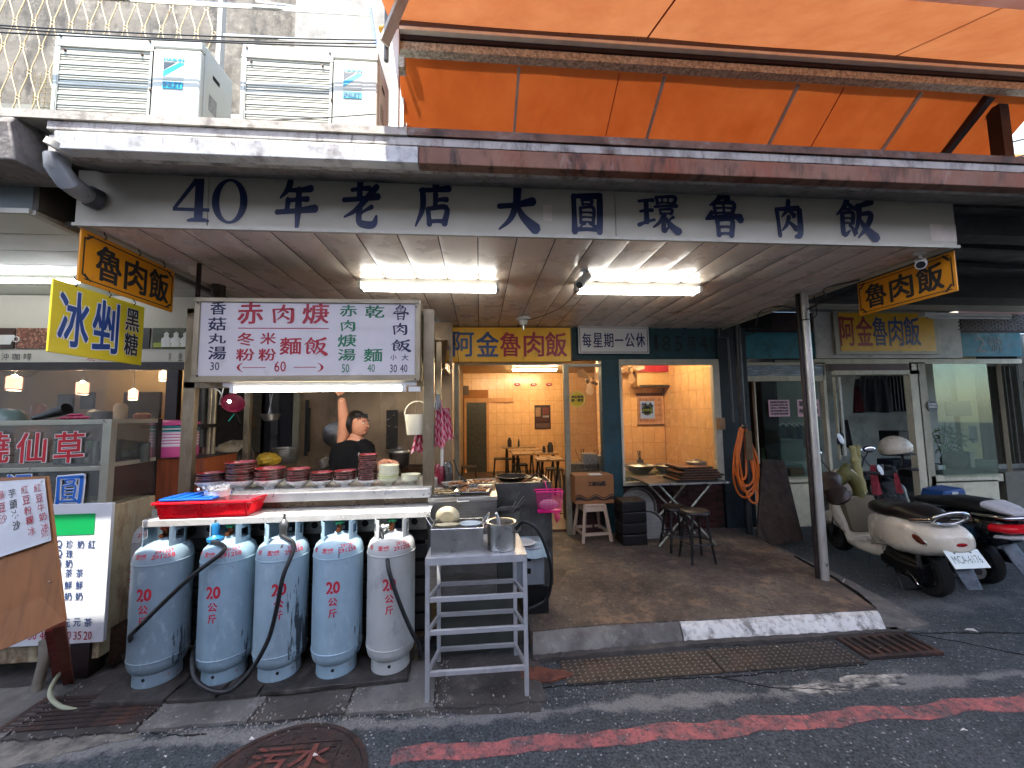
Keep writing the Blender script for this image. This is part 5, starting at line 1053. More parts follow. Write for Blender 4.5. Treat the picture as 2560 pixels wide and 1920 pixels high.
for s_, y0, y1 in (('香', 262, 350), ('菇', 370, 460), ('丸', 480, 550), ('湯', 570, 660)): mput(MB_N, s_, 225 if s_ != '香' else 240, y0, 345, y1, .03)
mput(MB_N, '30', 238, 678, 300, 735, .01, 0)
mput(MB_R, '赤', 430, 265, 600, 412, .04); mput(MB_R, '焿', 878, 275, 1055, 412, .035)
for s_, x0, y0, x1, y1 in (('冬', 425, 475, 540, 565), ('米', 585, 475, 690, 555), ('粉', 418, 585, 540, 668), ('粉', 572, 585, 690, 668), ('麵', 720, 508, 865, 625)): mput(MB_R, s_, x0, y0, x1, y1, .03)
mput(MB_R, '60', 680, 672, 760, 745, .012, 0)
mb = MB(); mbrush(mb, '肉', 660, 285, 825, 410); mbrush(mb, '飯', 890, 510, 1040, 628)
for (x0, x1, y, h_) in ((428, 1058, 445, 9), (460, 620, 716, 4), (815, 970, 714, 4)):
    p = at(*mz(x0, y-h_/2), Y=NY); q = at(*mz(x1, y+h_/2), Y=NY); mb.add([(p.x, NY-.001, q.z), (q.x, NY-.001, q.z), (q.x, NY-.001, p.z), (p.x, NY-.001, p.z)], [(0, 1, 2, 3)])
for (cx_, sg) in ((420, 1), (1020, -1)):
    p = at(*mz(cx_, 715), Y=NY); pts = []
    for k in range(9): t_ = -1+k/4; pts.append((p.x+sg*.042*(t_*t_), p.z+t_*.036))
    for k in range(9): t_ = 1-k/4; pts.append((p.x+sg*(.018+.026*t_*t_), p.z+t_*.034))
    mb.add([(x, NY-.001, z) for x, z in pts], [(k, k+1, 16-k, 17-k) for k in range(8)])
letters(mb, REDL, mn, 'lettering')
for s_, x0, y0, x1, y1 in (('赤', 1135, 283, 1250, 362), ('焿', 1120, 487, 1245, 572), ('湯', 1122, 588, 1240, 668), ('乾', 1310, 287, 1440, 372), ('麵', 1300, 585, 1425, 675)): mput(MB_G, s_, x0, y0, x1, y1, .03)
mb = MB(); mbrush(mb, '肉', 1133, 390, 1245, 465); letters(mb, GRNL, mn); mb = MB(); mbrush(mb, '魯', 1500, 283, 1608, 385, 1.); mbrush(mb, '肉', 1495, 410, 1605, 490); mbrush(mb, '飯', 1490, 525, 1618, 605); letters(mb, NAVY, mn)
mput(MB_G, '50', 1147, 692, 1198, 750, .01, 0); mput(MB_G, '40', 1325, 692, 1375, 747, .01, 0)
mput(MB_N, '小', 1483, 625, 1525, 665, .02); mput(MB_N, '大', 1560, 625, 1608, 668, .02); mput(MB_N, '30', 1480, 695, 1528, 750, .01, 0); mput(MB_N, '40', 1550, 695, 1600, 748, .01, 0)
letters(MB_N, NAVY, mn); letters(MB_R, REDL, mn); letters(MB_G, GRNL, mn)
for px_, py_ in ((495, 757), (1040, 767), (493, 940), (1038, 948)): p = at(px_, py_, Y=2.94); part('screw', MB().cyl((p.x, 2.936, p.z), (p.x, 2.941, p.z), .007, 8), BLKL, mn)
rod = at(497, 690, Y=3.1); solo('hanger_rod', MB().bar((rod.x, 3.1, 2.62), (rod.x, 3.1, 2.948), .022), mat('rusty_rod', '#30201a', .6, .3), 'dark square rod tying the left top of the menu box to the ceiling', 'rod')
rod = at(543, 715, Y=3.6); solo('flue_pipe', MB().cyl((rod.x, 3.62, 2.62), (rod.x, 3.62, 2.948), .055, 18), mat('flue', '#4b423a', .4, .7), 'short dark flue pipe rising behind the menu box to the ceiling', 'pipe')
# tube under the menu box
tb = thing('strip_lamp', 'lit single fluorescent tube lamp slung under the menu box of the stall', 'lamp', (-1.2, 2.96, 1.92))
a = at(560, 958, Y=2.98); b = at(1040, 966, Y=2.98); zc_ = (a.z+b.z)/2-.005
part('housing', MB().prism([(2.96, zc_+.03), (3.03, zc_+.03), (3.02, zc_-.005), (2.97, zc_-.005)], a.x, b.x, 'yz'), WHITE, tb)
TB2 = emitter('stall_tube', (1, .93, .80), 16); x0_, x1_ = at(588, 970, Y=2.98).x, at(1005, 970, Y=2.98).x
part('tube', MB().tube([(x0_, 2.985, zc_-.028), (x1_, 2.985, zc_-.028)], .016, 12), TB2, tb)
for x in (x0_-.03, x1_): part('lamp_holder', MB().box(x, 2.965, zc_-.05, x+.03, 3.005, zc_-.003), WHITE, tb)
part('end_fitting', MB().box(x1_+.05, 2.97, zc_-.05, b.x+.03, 3.01, zc_-.015), WHITE, tb)
# bowls in stacks --------------------------------------------------------------
BSIL = mat('bowl_outer_silver', '#dcdcd8', .25, .15, var=.25, vs=14, bump=.2, bs=18, stain=('#4b3a36', .6, 9, (1, 1, 1), .55, .7)); BBLK = mat('bowl_outer_black', '#554d49', .22, .6, var=.2, vs=9); BRED = mat('bowl_inner_red', '#7d161c', .25, var=.1, vs=9); BWH = mat('bowl_white', '#cfcdb0', .3, var=.05, vs=9); BGR = mat('bowl_green_line', '#a5b83a', .35)
def bowl_mesh(kind, r, h):
    mb = MB(); k = r
    outer = [(k*.36, 0), (k*.38, .012), (k*.60, h*.34), (k*.84, h*.58), (k*.95, h*.74), (k*.985, h-.014), (k, h-.0035)]; inner = [(k*1.0, h), (k*.965, h), (k*.93, h*.78), (k*.80, h*.58), (k*.5, h*.36), (0, h*.22)]
    return outer, inner
BM = {}
def bowl(kind, r, h, bottom):
    key = (kind, round(r, 3), bottom)
    if key not in BM:
        o, i = bowl_mesh(kind, r, h)
        m_o = (BSIL if bottom else BBLK) if kind == 'red' else BWH
        a = MB().lathe(o, n=32).mesh('outer_shell'); a.materials.append(m_o)
        b = MB().lathe([(r*1.0, h-.0035), (r*1.012, h-.002), (r*1.01, h+.0005)]+[i[1]], n=32).mesh('rim'); b.materials.append(mat('bowl_rim_red', '#a05a56', .15, .3) if kind == 'red' else (BGR if kind == 'green' else BWH))
        c = MB().lathe(i, n=32).mesh('inside'); c.materials.append(BRED if kind == 'red' else BWH); BM[key] = (a, b, c)
    return BM[key]
ordn = ['bottom', 'second', 'third', 'fourth', 'fifth', 'sixth', 'seventh', 'eighth', 'ninth', 'tenth', 'eleventh', 'twelfth', 'top']
BY_ = 3.17
stacks = [(245, 1560, 200, 4, 'red', 1440, 'the stack behind the clear tub'), (447, 1560, 205, 7, 'red', 1366, 'the wide second stack from the left'), (645, 1562, 205, 5, 'red', 1408, 'the wide third stack from the left'), (842, 1562, 165, 6, 'red', 1412, 'the stack left of the low red one'), (1007, 1557, 157, 4, 'red', 1436, 'the lowest red rimmed stack'), (1168, 1552, 160, 5, 'red', 1426, 'the stack left of the tallest'), (1325, 1552, 140, 13, 'red', 1314, 'the tallest stack'), (1470, 1554, 150, 9, 'white', 1388, 'the tall white stack'), (1625, 1546, 145, 5, 'white', 1450, 'the short white stack')]
for zx, zb, zw, n_, kind, zt, lab in stacks:
    p = mz(zx, zb); c = at(p[0], p[1]-2, Y=BY_); r_ = zw*.3616*BY_/FPX/2*.86; top_ = at(p[0], mz(zx, zt)[1], Y=BY_).z-1.209
    h = r_*.72; pitch = (top_-h)/(n_-1); 
    for i in range(n_):
        kd = 'green' if (kind == 'white' and n_ == 9 and i in (1, 2)) else kind
        ks = bowl(kd, r_, h, i == 0); where = 'bottom' if i == 0 else 'top' if i == n_-1 else ordn[i]+' from bottom'
        t = thing('bowl', '%s bowl, %s of %s' % ('red rimmed' if kind == 'red' else ('green rimmed white' if kd == 'green' else 'white'), where, lab.replace('the ', '', 1) if False else lab), 'bowl', (c.x+random.uniform(-.002, .002), BY_, 1.209+i*pitch), 'bowls stacked on the stall counter')
        t.rotation_euler = (random.uniform(-.025, .025)*(i > 0), random.uniform(-.03, .03)*(i > 0), random.random()*6)
        for nm, me in zip(('outer_shell', 'rim', 'inside'), ks):
            o = bpy.data.objects.new(nm, me); col.objects.link(o); o.parent = t
# red perforated basket, with blue lid and clear tub ------------------------------
REDB = mat('red_plastic', '#d5081c', .3, var=.06, vs=5); BLB = mat('blue_plastic', '#0d55b8', .35, var=.08, vs=6)
bx0, bx1, by0, by1, bz = -2.16, -1.55, 2.80, 3.05, 1.086
bk = thing('basket', 'bright red perforated plastic basket at the left end of the stall counter', 'basket', ((bx0+bx1)/2, 2.93, bz))
def basket_wall(mb, p0, p1, z0, z1, fl, n, t=.003, bw=.0028):
    """grid wall from p0 to p1 (bottom), leaning outward by fl (vector)"""
    p0, p1, fl = Vector((*p0, z0)), Vector((*p1, z0)), Vector((*fl, z1-z0)); rows_ = 10
    for i in range(n+1): a = p0.lerp(p1, i/n); mb.bar(a, a+fl, bw, t)
    for j in range(rows_+1): mb.bar(p0+fl*j/rows_, p1+fl*j/rows_, t, bw)
f_ = .035; h_ = .105
mb = MB(); basket_wall(mb, (bx0+f_, by0+f_), (bx1-f_, by0+f_), bz+.012, bz+h_-.012, (0, -f_), 60); basket_wall(mb, (bx0+f_, by1-f_), (bx1-f_, by1-f_), bz+.012, bz+h_-.012, (0, f_), 40)
o = part('perforated_wall', mb, REDB, bk); o['kind'] = 'stuff'
mb = MB(); basket_wall(mb, (bx0+f_, by0+f_), (bx0+f_, by1-f_), bz+.012, bz+h_-.012, (-f_, 0), 24); basket_wall(mb, (bx1-f_, by0+f_), (bx1-f_, by1-f_), bz+.012, bz+h_-.012, (f_, 0), 24)
o = part('perforated_wall', mb, REDB, bk); o['kind'] = 'stuff'
part('floor', MB().box(bx0+f_, by0+f_, bz, bx1-f_, by1-f_, bz+.012), REDB, bk); mb = MB()
cs = [(bx0, by0), (bx1, by0), (bx1, by1), (bx0, by1)]
for i in range(4): mb.bar((*cs[i], bz+h_), (*cs[(i+1) % 4], bz+h_), .02, .014)
part('rim', mb, REDB, bk, bev=.004)
for x in (bx0+.03, (bx0+bx1)/2-.02, bx1-.03): part('solid_rib', MB().bar((x, by0+f_, bz), (x, by0-.002, bz+h_), .012, .006), REDB, bk)
bl_ = thing('tray_lid', 'blue plastic lid lying over the left half of the red basket', 'lid', (-2.0, 2.93, bz+h_)); part('lid', MB().box(-2.14, 2.82, bz+h_+.010, -1.80, 3.04, bz+h_+.026), BLB, bl_, bev=.006)
for i in range(4): part('rib', MB().box(-2.12+i*.08, 2.83, bz+h_+.0265, -2.07+i*.08, 3.03, bz+h_+.032), BLB, bl_, bev=.002)
cl = mat('clear_plastic', '#cfd2d4', .15, var=.05, vs=5, spec=.6); tc_ = at(532, 1245, Y=2.9); 
tub = thing('clear_tub', 'clear plastic tub with white crumbly food standing in the red basket', 'tub', (tc_.x, 2.95, bz+.02)); GT = glass('tub_plastic', (.85, .87, .88), 1.6, .25, (.6, .6, .6))
part('tub', MB().lathe([(.065, 0), (.078, .12), (.082, .12)], (tc_.x, 2.95, bz+.05), 28), GT, tub); mb = MB().lathe([(.0, .0), (.074, 0), (.078, .04), (.05, .055), (0, .06)], (tc_.x, 2.95, bz+.12), 24)
for i in range(60): mb.sphere((tc_.x+random.gauss(0, .035), 2.95+random.gauss(0, .035), bz+.175+random.random()*.012), .009, 5, 4)
part('contents', mb, mat('white_food', '#d6d6d2', .7), tub)
# ---------------------------------------------------------------- gas cylinders
GP = mat('cylinder_paint', '#8b9ba4', .4, .0, var=.12, vs=4, bump=.12, bs=60, rnd=.14, stain=[('#55626b', .55, 3.5, (1, 1, .3), .5, .68), ('#2b3238', .8, 30, (1, .8, .6), .66, .69), ('#1b232b', .9, 11, (1, 1, .14), .625, .64), ('#7a4a33', .7, 14, (1, 1, .6), .66, .70), ('#9fb2bd', .4, 16, (1, 1, .4), .6, .7)])
GPW = mat('cylinder_paint_pale', '#a9acaa', .45, var=.1, vs=5, stain=('#55555a', .5, 8, (1, 1, .4), .58, .72)); STN = mat('stencil_red', '#b3122c', .6, var=.2, vs=60)
BRS = mat('brass', '#7a4b32', .4, .8, var=.3, vs=20); GRV = mat('valve_green', '#0f8a55', .4); REV = mat('valve_red', '#c8402a', .4); LBL = mat('label_navy', '#1b2a44', .5, var=.5, vs=60); STK = mat('label_white', '#c2c6c8', .5, var=.1, vs=30)
prof = [(.128, 0), (.128, .004), (.126, .075), (.132, .08), (.150, .10), (.159, .13), (.1605, .155), (.1635, .158), (.1635, .164), (.1605, .167), (.1605, .755), (.1635, .758), (.1635, .764), (.1605, .767), (.157, .80), (.145, .832), (.120, .856), (.08, .874), (.045, .882), (.035, .886), (.03, .90), (0, .90)]
def rad(z):
    for (r0, z0), (r1, z1) in zip(prof, prof[1:]):
        if z0 <= z <= z1 and z1 > z0: return r0+(r1-r0)*(z-z0)/(z1-z0)
    return .1
def wrap(mb, s_, ang, width, z0, z1, bold=.02):
    vs, fs = fit_text(s_, width, z1-z0, bold); P = []
    for x, y in vs:
        z = z0+y; r_ = rad(z)+.0012; a_ = ang+(x-width/2)/.16; P.append((math.sin(a_)*r_, -math.cos(a_)*r_, z))
    mb.add(P, fs)
def gas(loc, rot, lab, handle='green', paint=GP, txt=True, reg=None):
    t = thing('gas_cylinder', lab, 'gas cylinder', loc, 'grey gas cylinders under the stall counter' if paint is not GPW else None)
    part('body', MB().lathe(prof, n=56), paint, t, local=True)
    # collar of two pierced plates
    def plate_ring(a0, a1, slot=None):
        mb = MB(); n_ = 12; r0, r1 = .112, .116
        def seg(aa, ab, z0, z1):
            m_ = max(2, int((ab-aa)/.12)); 
            for i in range(m_):
                p, q = aa+(ab-aa)*i/m_, aa+(ab-aa)*(i+1)/m_
                vs = [(math.sin(k)*r_, -math.cos(k)*r_, z) for r_ in (r0, r1) for k in (p, q) for z in (z0, z1)]
                mb.add(vs, [(0, 1, 3, 2), (4, 6, 7, 5), (0, 4, 5, 1), (2, 3, 7, 6), (1, 5, 7, 3), (0, 2, 6, 4)])
        if slot: 
            s0, s1 = slot; seg(a0, s0, .85, .985); seg(s1, a1, .85, .985); seg(s0, s1, .85, .895); seg(s0, s1, .955, .985)
        else: seg(a0, a1, .85, .985)
        return mb
    part('collar', plate_ring(.75+rot, 2.0+rot, (1.05+rot, 1.6+rot)), paint, t, local=True); part('collar', plate_ring(2.0+rot, 4.28+rot), paint, t, local=True); part('collar', plate_ring(4.28+rot, 5.53+rot, (4.68+rot, 5.23+rot)), paint, t, local=True)
    # label on the inside of the collar back
    def lab_patch(a0, a1, z0, z1, r_):
        mb = MB(); vs = []; 
        for i in range(7): a_ = a0+(a1-a0)*i/6; vs += [(math.sin(a_)*r_, -math.cos(a_)*r_, z) for z in (z0, z1)]
        return mb.add(vs, [(2*i, 2*i+2, 2*i+3, 2*i+1) for i in range(6)])
    part('sticker', lab_patch(math.pi-.45, math.pi+.25, .875, .975, .1105), LBL, t, local=True); part('sticker', lab_patch(math.pi-.40, math.pi+.10, .945, .970, .1098), STK, t, local=True); part('sticker', lab_patch(math.pi+.0, math.pi+.2, .885, .91, .1098), STK, t, local=True)
    part('valve', MB().cyl((0, 0, .89), (0, 0, .95), .016, 12).cyl((0, 0, .915), (math.sin(rot)*.04, -math.cos(rot)*.045, .915), .014, 12), BRS, t, local=True)
    mb = MB().cyl((0, 0, .945), (0, 0, .965), .010, 8); 
    for i in range(6): a_ = i*math.pi/3; mb.sphere((math.cos(a_)*.022, math.sin(a_)*.022, .962), .0115, 8, 5)
    mb.cyl((0, 0, .955), (0, 0, .968), .022, 12); part('hand_wheel', mb, REV if handle == 'red' else GRV, t, local=True)
    mb = MB()
    for a_ in (-.0+rot, 2.1+rot, -2.1+rot): mb.sphere((math.sin(a_)*.124, -math.cos(a_)*.124, .05), .012, 10, 6, (1, .5, 1))
    part('foot_hole', mb, BLACK, t, local=True)
    if txt:
        mb = MB(); wrap(mb, '20', rot, .085, .545, .625, .035); wrap(mb, '公', rot, .058, .468, .523, .03); wrap(mb, '斤', rot, .05, .395, .452, .03); letters(mb, STN, t, 'stencil', True)
        mb = MB(); wrap(mb, '291258', rot+.55, .125, .798, .824, .02); wrap(mb, '291257', rot+.60, .105, .829, .846, .02); wrap(mb, '宏威', rot-.28, .08, .80, .832, .025); wrap(mb, '90', rot-.95, .04, .80, .828, .02); letters(mb, STN, t, 'stencil', True)
    return t
GX = [(405, 2.90, -.30, 'red'), (570, 2.885, -.28, 'green'), (705, 2.875, .08, 'green'), (845, 2.87, -.05, 'green'), (978, 2.87, .02, 'green')]
labs = ['leftmost grey gas cylinder, with a red valve and a hose slung across it', 'second grey gas cylinder from the left, with a blue regulator', 'middle grey gas cylinder with scratched paint and a hose down its front', 'fourth grey gas cylinder, next to the rightmost, without any hose', 'rightmost grey gas cylinder beside the stepped steel rack']
gcs = []
def gpaint(n_, c_, th, rust): return mat('cylinder_paint_'+n_, c_, .42, .0, var=.14, vs=4, bump=.15, bs=50, stain=[('#60707a', .32, 3.1, (1, 1, .3), .48, .68), ('#1b232b', .9, 8+th*30, (1, 1, .12), .68-th, .695-th), (rust, .75, 13, (1, 1, .7), .64, .68), ('#a9bac4', .45, 15, (1, 1, .4), .57, .68)])
GPS = [gpaint('slate', '#7c8f9a', .04, '#7a4a33'), gpaint('blue', '#839dab', .03, '#7a4a33'), gpaint('scratched', '#8fa7b3', .07, '#6a3a28'), gpaint('sky', '#8faab8', .035, '#7a4a33'), gpaint('pale', '#8fa9b6', .03, '#7a4a33')]
for (px_, y, rt, hd), lab in zip(GX, labs):
    p = at(px_, 1500, Y=y); vd = math.atan2(p.x, p.y); gcs.append(gas((p.x, y, .052), rt-vd*.55, lab, hd, GPS[GX.index((px_, y, rt, hd))]))
p = at(345, 1420, Y=3.35); gas((p.x, 3.38, .06), .3, 'pale sunlit gas cylinder standing behind the leftmost grey one', 'red', GPW, True)
# plank platform under the cylinders
plat = thing('platform', 'broken dark plank platform under the row of gas cylinders', 'platform', (-1.3, 2.9, .018))
PLT = mat('wet_board', '#3c3835', .6, var=.35, vs=6, bump=.8, bs=30, stain=[('#1a1817', .8, 4, (1, 1, 1), .48, .62), ('#6f6862', .5, 11, (1, 1, 1), .56, .7)])
xs = [-2.36, -1.92, -1.62, -1.38, -.47]; fy = [2.68, 2.66, 2.655, 2.665, 2.69]
for i in range(4):
    part('board', MB().prism(jag([(xs[i]+.008, fy[i]), (xs[i+1]-.008, fy[i+1] if i < 3 else 2.70), (xs[i+1]-.008, 3.14), (xs[i]+.008, 3.14)], .006, .06), .024, .051, 'xy'), PLT, plat, bev=.004)
part('bearer', MB().box(-2.3, 2.76, .0055, -.5, 2.80, .0238), PLT, plat)
# hoses and regulators
def hose(name, pts, r, lab, m=BLKR): return solo(name, MB().tube(sm(pts, 8), r, 10), m, lab, 'hose')
g1, g2, g3, g5 = [Vector(g.location) for g in (gcs[0], gcs[1], gcs[2], gcs[4])]
rg = g2+Vector((-.065, -.055, .92)); t = thing('gas_regulator', 'blue gas regulator screwed on the second gas cylinder', 'regulator', rg); part('dome', MB().lathe([(0, -.045), (.045, -.04), (.048, -.02), (.03, -.01), (.022, .0), (.026, .06), (.02, .075), (0, .078)], rg, 20), mat('regulator_blue', '#1e6a9a', .35), t); part('stem', MB().cyl(rg+Vector((0, 0, .07)), rg+Vector((0, 0, .10)), .009, 8), STEEL, t)
rg3 = g3+Vector((.02, -.045, .93)); t = thing('gas_regulator', 'dark grey gas regulator standing on the middle gas cylinder', 'regulator', rg3); part('dome', MB().lathe([(0, -.04), (.03, -.035), (.026, .0), (.034, .03), (.024, .06), (.01, .075), (.008, .11), (0, .112)], rg3, 20), STEELB, t)
rg5 = g5+Vector((-.05, -.045, .925)); t = thing('gas_regulator', 'silver gas regulator on the rightmost gas cylinder', 'regulator', rg5); part('dome', MB().sphere(rg5, .028).cyl(rg5-Vector((.04, 0, 0)), rg5+Vector((.04, 0, .01)), .014, 10), STEEL, t)
hose('gas_hose', [rg+Vector((0, -.03, -.03)), at(560, 1375, Y=2.72), at(480, 1440, Y=2.68), at(400, 1515, Y=2.67), at(345, 1570, Y=2.66), at(326, 1590, Y=2.72), at(330, 1605, Y=2.80), at(338, 1600, Y=2.95)], .0135, 'black gas hose slanting down across the leftmost cylinder')
hose('gas_hose', [rg3+Vector((0, -.02, -.03)), at(735, 1365, Y=2.75), at(708, 1440, Y=2.68), at(692, 1520, Y=2.66), at(670, 1600, Y=2.65), at(625, 1680, Y=2.63), at(575, 1725, Y=2.64), at(525, 1725, Y=2.64), at(488, 1695, Y=2.68), at(482, 1640, Y=2.78), at(495, 1600, Y=2.95)], .0135, 'black gas hose hanging in a long loop in front of the middle cylinder')
hose('gas_hose', [rg5+Vector((-.02, -.01, -.01)), at(966, 1375, Y=2.75), at(973, 1430, Y=2.68), at(1000, 1510, Y=2.67), at(1030, 1580, Y=2.68), at(1047, 1612, Y=2.74), at(1050, 1640, Y=2.95)], .0135, 'black gas hose running down the rightmost cylinder')
# ---------------------------------------------------------------- stepped steel rack
RK = mat('rack_steel', '#b5b7ba', .42, .45, var=.15, vs=9, stain=('#5e5c58', .5, 9, (1, 1, 1), .56, .72)); rk = thing('steel_rack', 'open stepped rack of square steel tube in front of the cooker', 'rack', (-.02, 2.7, 0))
RX = (at(1066, 1500, Y=2.51).x+.005, at(1314, 1500, Y=2.51).x); RB = (at(1096, 1450, Y=2.9).x, at(1288, 1450, Y=2.9).x)
tb_ = .026
def zz(y, Y): return at(1190, y, Y=Y).z
for x in RX: part('leg', MB().box(x-tb_/2, 2.51, .005, x+tb_/2, 2.51+tb_, zz(1396, 2.51)), RK, rk, bev=.002)
for x in RB: part('leg', MB().box(x-tb_/2, 2.92, .005, x+tb_/2, 2.92+tb_, zz(1396, 2.51)), RK, rk, bev=.002)
for y in (1496, 1578, 1680): z = zz(y, 2.51); part('rail', MB().box(RX[0]+tb_/2, 2.513, z-.014, RX[1]-tb_/2, 2.534, z+.014), RK, rk, bev=.002)
for y in (1458, 1534, 1620):
    z = zz(y, 2.92); part('rail', MB().box(RB[0]+tb_/2, 2.922, z-.014, RB[1]-tb_/2, 2.942, z+.014), RK, rk, bev=.002)
for yf, yb_ in ((1496, 1458), (1578, 1534), (1680, 1620)):
    for xa, xb in zip(RX, RB): part('rail', MB().bar((xa, 2.537, zz(yf, 2.51)), (xb, 2.919, zz(yb_, 2.92)), .018, .022), RK, rk)
zt = zz(1396, 2.51); part('top_shelf', MB().prism([(RX[0]-tb_/2, 2.505), (RX[1]+tb_/2, 2.505), (RB[1]+.03, 2.95), (RB[0]-.03, 2.95)], zt+.001, zt+.014, 'xy').prism([(RX[0]-tb_/2, 2.503), (RX[1]+tb_/2, 2.503), (RX[1]+tb_/2, 2.5045), (RX[0]-tb_/2, 2.5045)], zt-.03, zt+.014, 'xy'), RK, rk)
SHZ = zt+.016
# rectangular pan with plates
a = at(1077, 1352, Y=2.54); b = at(1209, 1400, Y=2.54); PW0, PW1 = a.x, b.x; ph = .16
pan = thing('steel_tub', 'rectangular steel tub with wire handles holding plates on the rack', 'tub', ((PW0+PW1)/2, 2.65, SHZ))
mb = MB().box(PW0, 2.54, SHZ, PW1, 2.543, SHZ+ph).box(PW0, 2.77, SHZ, PW1, 2.773, SHZ+ph).box(PW0, 2.5431, SHZ, PW0+.003, 2.7699, SHZ+ph).box(PW1-.003, 2.5431, SHZ, PW1, 2.7699, SHZ+ph).box(PW0+.0032, 2.5432, SHZ, PW1-.0032, 2.7698, SHZ+.003)
part('tub', mb, STEEL, pan); part('rim', MB().tube([(PW0, 2.54, SHZ+ph), (PW1, 2.54, SHZ+ph), (PW1, 2.773, SHZ+ph), (PW0, 2.773, SHZ+ph)], .004, 6, closed=True), STEEL, pan)
for x, s_ in ((PW0, -1), (PW1, 1)): part('handle', MB().tube(sm([(x, 2.60, SHZ+ph), (x+s_*.035, 2.61, SHZ+ph+.05), (x+s_*.04, 2.655, SHZ+ph+.06), (x+s_*.035, 2.70, SHZ+ph+.05), (x, 2.71, SHZ+ph)]), .0035, 6), STEEL, pan)
PLC = mat('plate_cream', '#c9bd98', .3, var=.05, vs=5); PLB = mat('plate_blue_white', '#b5c2c6', .3, var=.05)
def oval(c, rx, rz, tilt, m, lab, cat='plate'):
    M = Euler((tilt, 0, 0)).to_matrix() @ Matrix.Diagonal((rx, rz, 1)); return solo('plate', MB().lathe([(0, 0), (.6, 0), (.78, .012), (1, .022), (.98, .027), (.76, .017), (.58, .006), (0, .006)], c, 30, M), m, lab, cat)
oval((PW0+.09, 2.70, SHZ+ph+.03), .080, .072, R(-74), PLC, 'cream oval plate standing on edge in the steel tub'); oval((PW0+.095, 2.63, SHZ+ph-.018), .080, .06, R(-8), PLC, 'cream plate lying flat at the left of the steel tub'); oval((PW1-.085, 2.65, SHZ+ph-.02), .078, .085, R(-6), PLB, 'bluish white plate lying at the right of the steel tub')
c = at(1254, 1392, Y=2.64); pot = thing('steel_pot', 'round brushed steel pot with a ladle on the stepped rack', 'pot', (c.x, 2.64, SHZ))
part('pot', MB().lathe([(.090, 0), (.094, .004), (.094, .165), (.100, .168), (.100, .172), (.088, .170), (.088, .008), (0, .008)], (c.x, 2.64, SHZ), 40), STEEL, pot); part('soup', MB().lathe([(0, .09), (.087, .09)], (c.x, 2.64, SHZ), 24), mat('brown_soup', '#2e1d12', .2), pot)
solo('ladle', MB().tube(sm([(c.x-.01, 2.66, SHZ+.12), (c.x-.02, 2.63, SHZ+.19), (c.x-.035, 2.60, SHZ+.235)]), .009, 8), WHITE, 'pale ladle handle sticking out of the round pot on the rack', 'ladle')
# ---------------------------------------------------------------- cooker box behind the rack
a = at(1072, 1250, Y=2.99); b = at(1243, 1390, Y=2.99); CX_0, CX_1, ctz = a.x, b.x, at(1150, 1243, Y=2.99).z; cmz = at(1150, 1303, Y=2.99).z
ck = thing('soup_cooker', 'big square steel cooker box with a lid handle beside the stall', 'cooker', ((CX_0+CX_1)/2, 3.2, .06))
part('upper_body', MB().box(CX_0, 2.99, cmz+.003, CX_1, 3.50, ctz-.028), STEELD, ck, bev=.004); part('lower_body', MB().box(CX_0+.004, 2.995, .42, CX_1-.004, 3.50, cmz-.002), STEELD, ck, bev=.004); part('rim', MB().box(CX_0-.006, 2.984, ctz-.026, CX_1+.006, 3.505, ctz), STEEL, ck, bev=.003)
hx_ = at(1158, 1250, Y=2.98).x; part('handle', MB().tube([(hx_-.045, 2.985, ctz-.012), (hx_-.045, 2.955, ctz-.022), (hx_+.045, 2.955, ctz-.022), (hx_+.045, 2.985, ctz-.012)], .006, 8), STEEL, ck)
for px_ in (1158, 1208): x = at(px_, 1318, Y=2.98).x; zc2 = at(px_, 1318, Y=2.98).z; part('handle', MB().tube(sm([(x-.03, 2.994, zc2), (x-.028, 2.97, zc2+.008), (x+.028, 2.97, zc2+.008), (x+.03, 2.994, zc2)]), .006, 8), mat('rusty_handle', '#8a6a50', .4, .6), ck)
a = at(1100, 1410, Y=3.02); b = at(1290, 1640, Y=3.02); part('base_cabinet', MB().box(a.x, 3.02, .07, b.x, 3.5, .418), STEELB, ck, bev=.004); part('base_panel', MB().box(a.x+.0, 3.008, at(1100, 1640, Y=3.0).z, b.x, 3.019, .80 if False else at(1100, 1395, Y=3.0).z), mat('grey_green_panel', '#565b56', .45, .5, var=.2, vs=3, stain=('#2d2b28', .6, 3, (1, 1, 1), .5, .7)), ck)
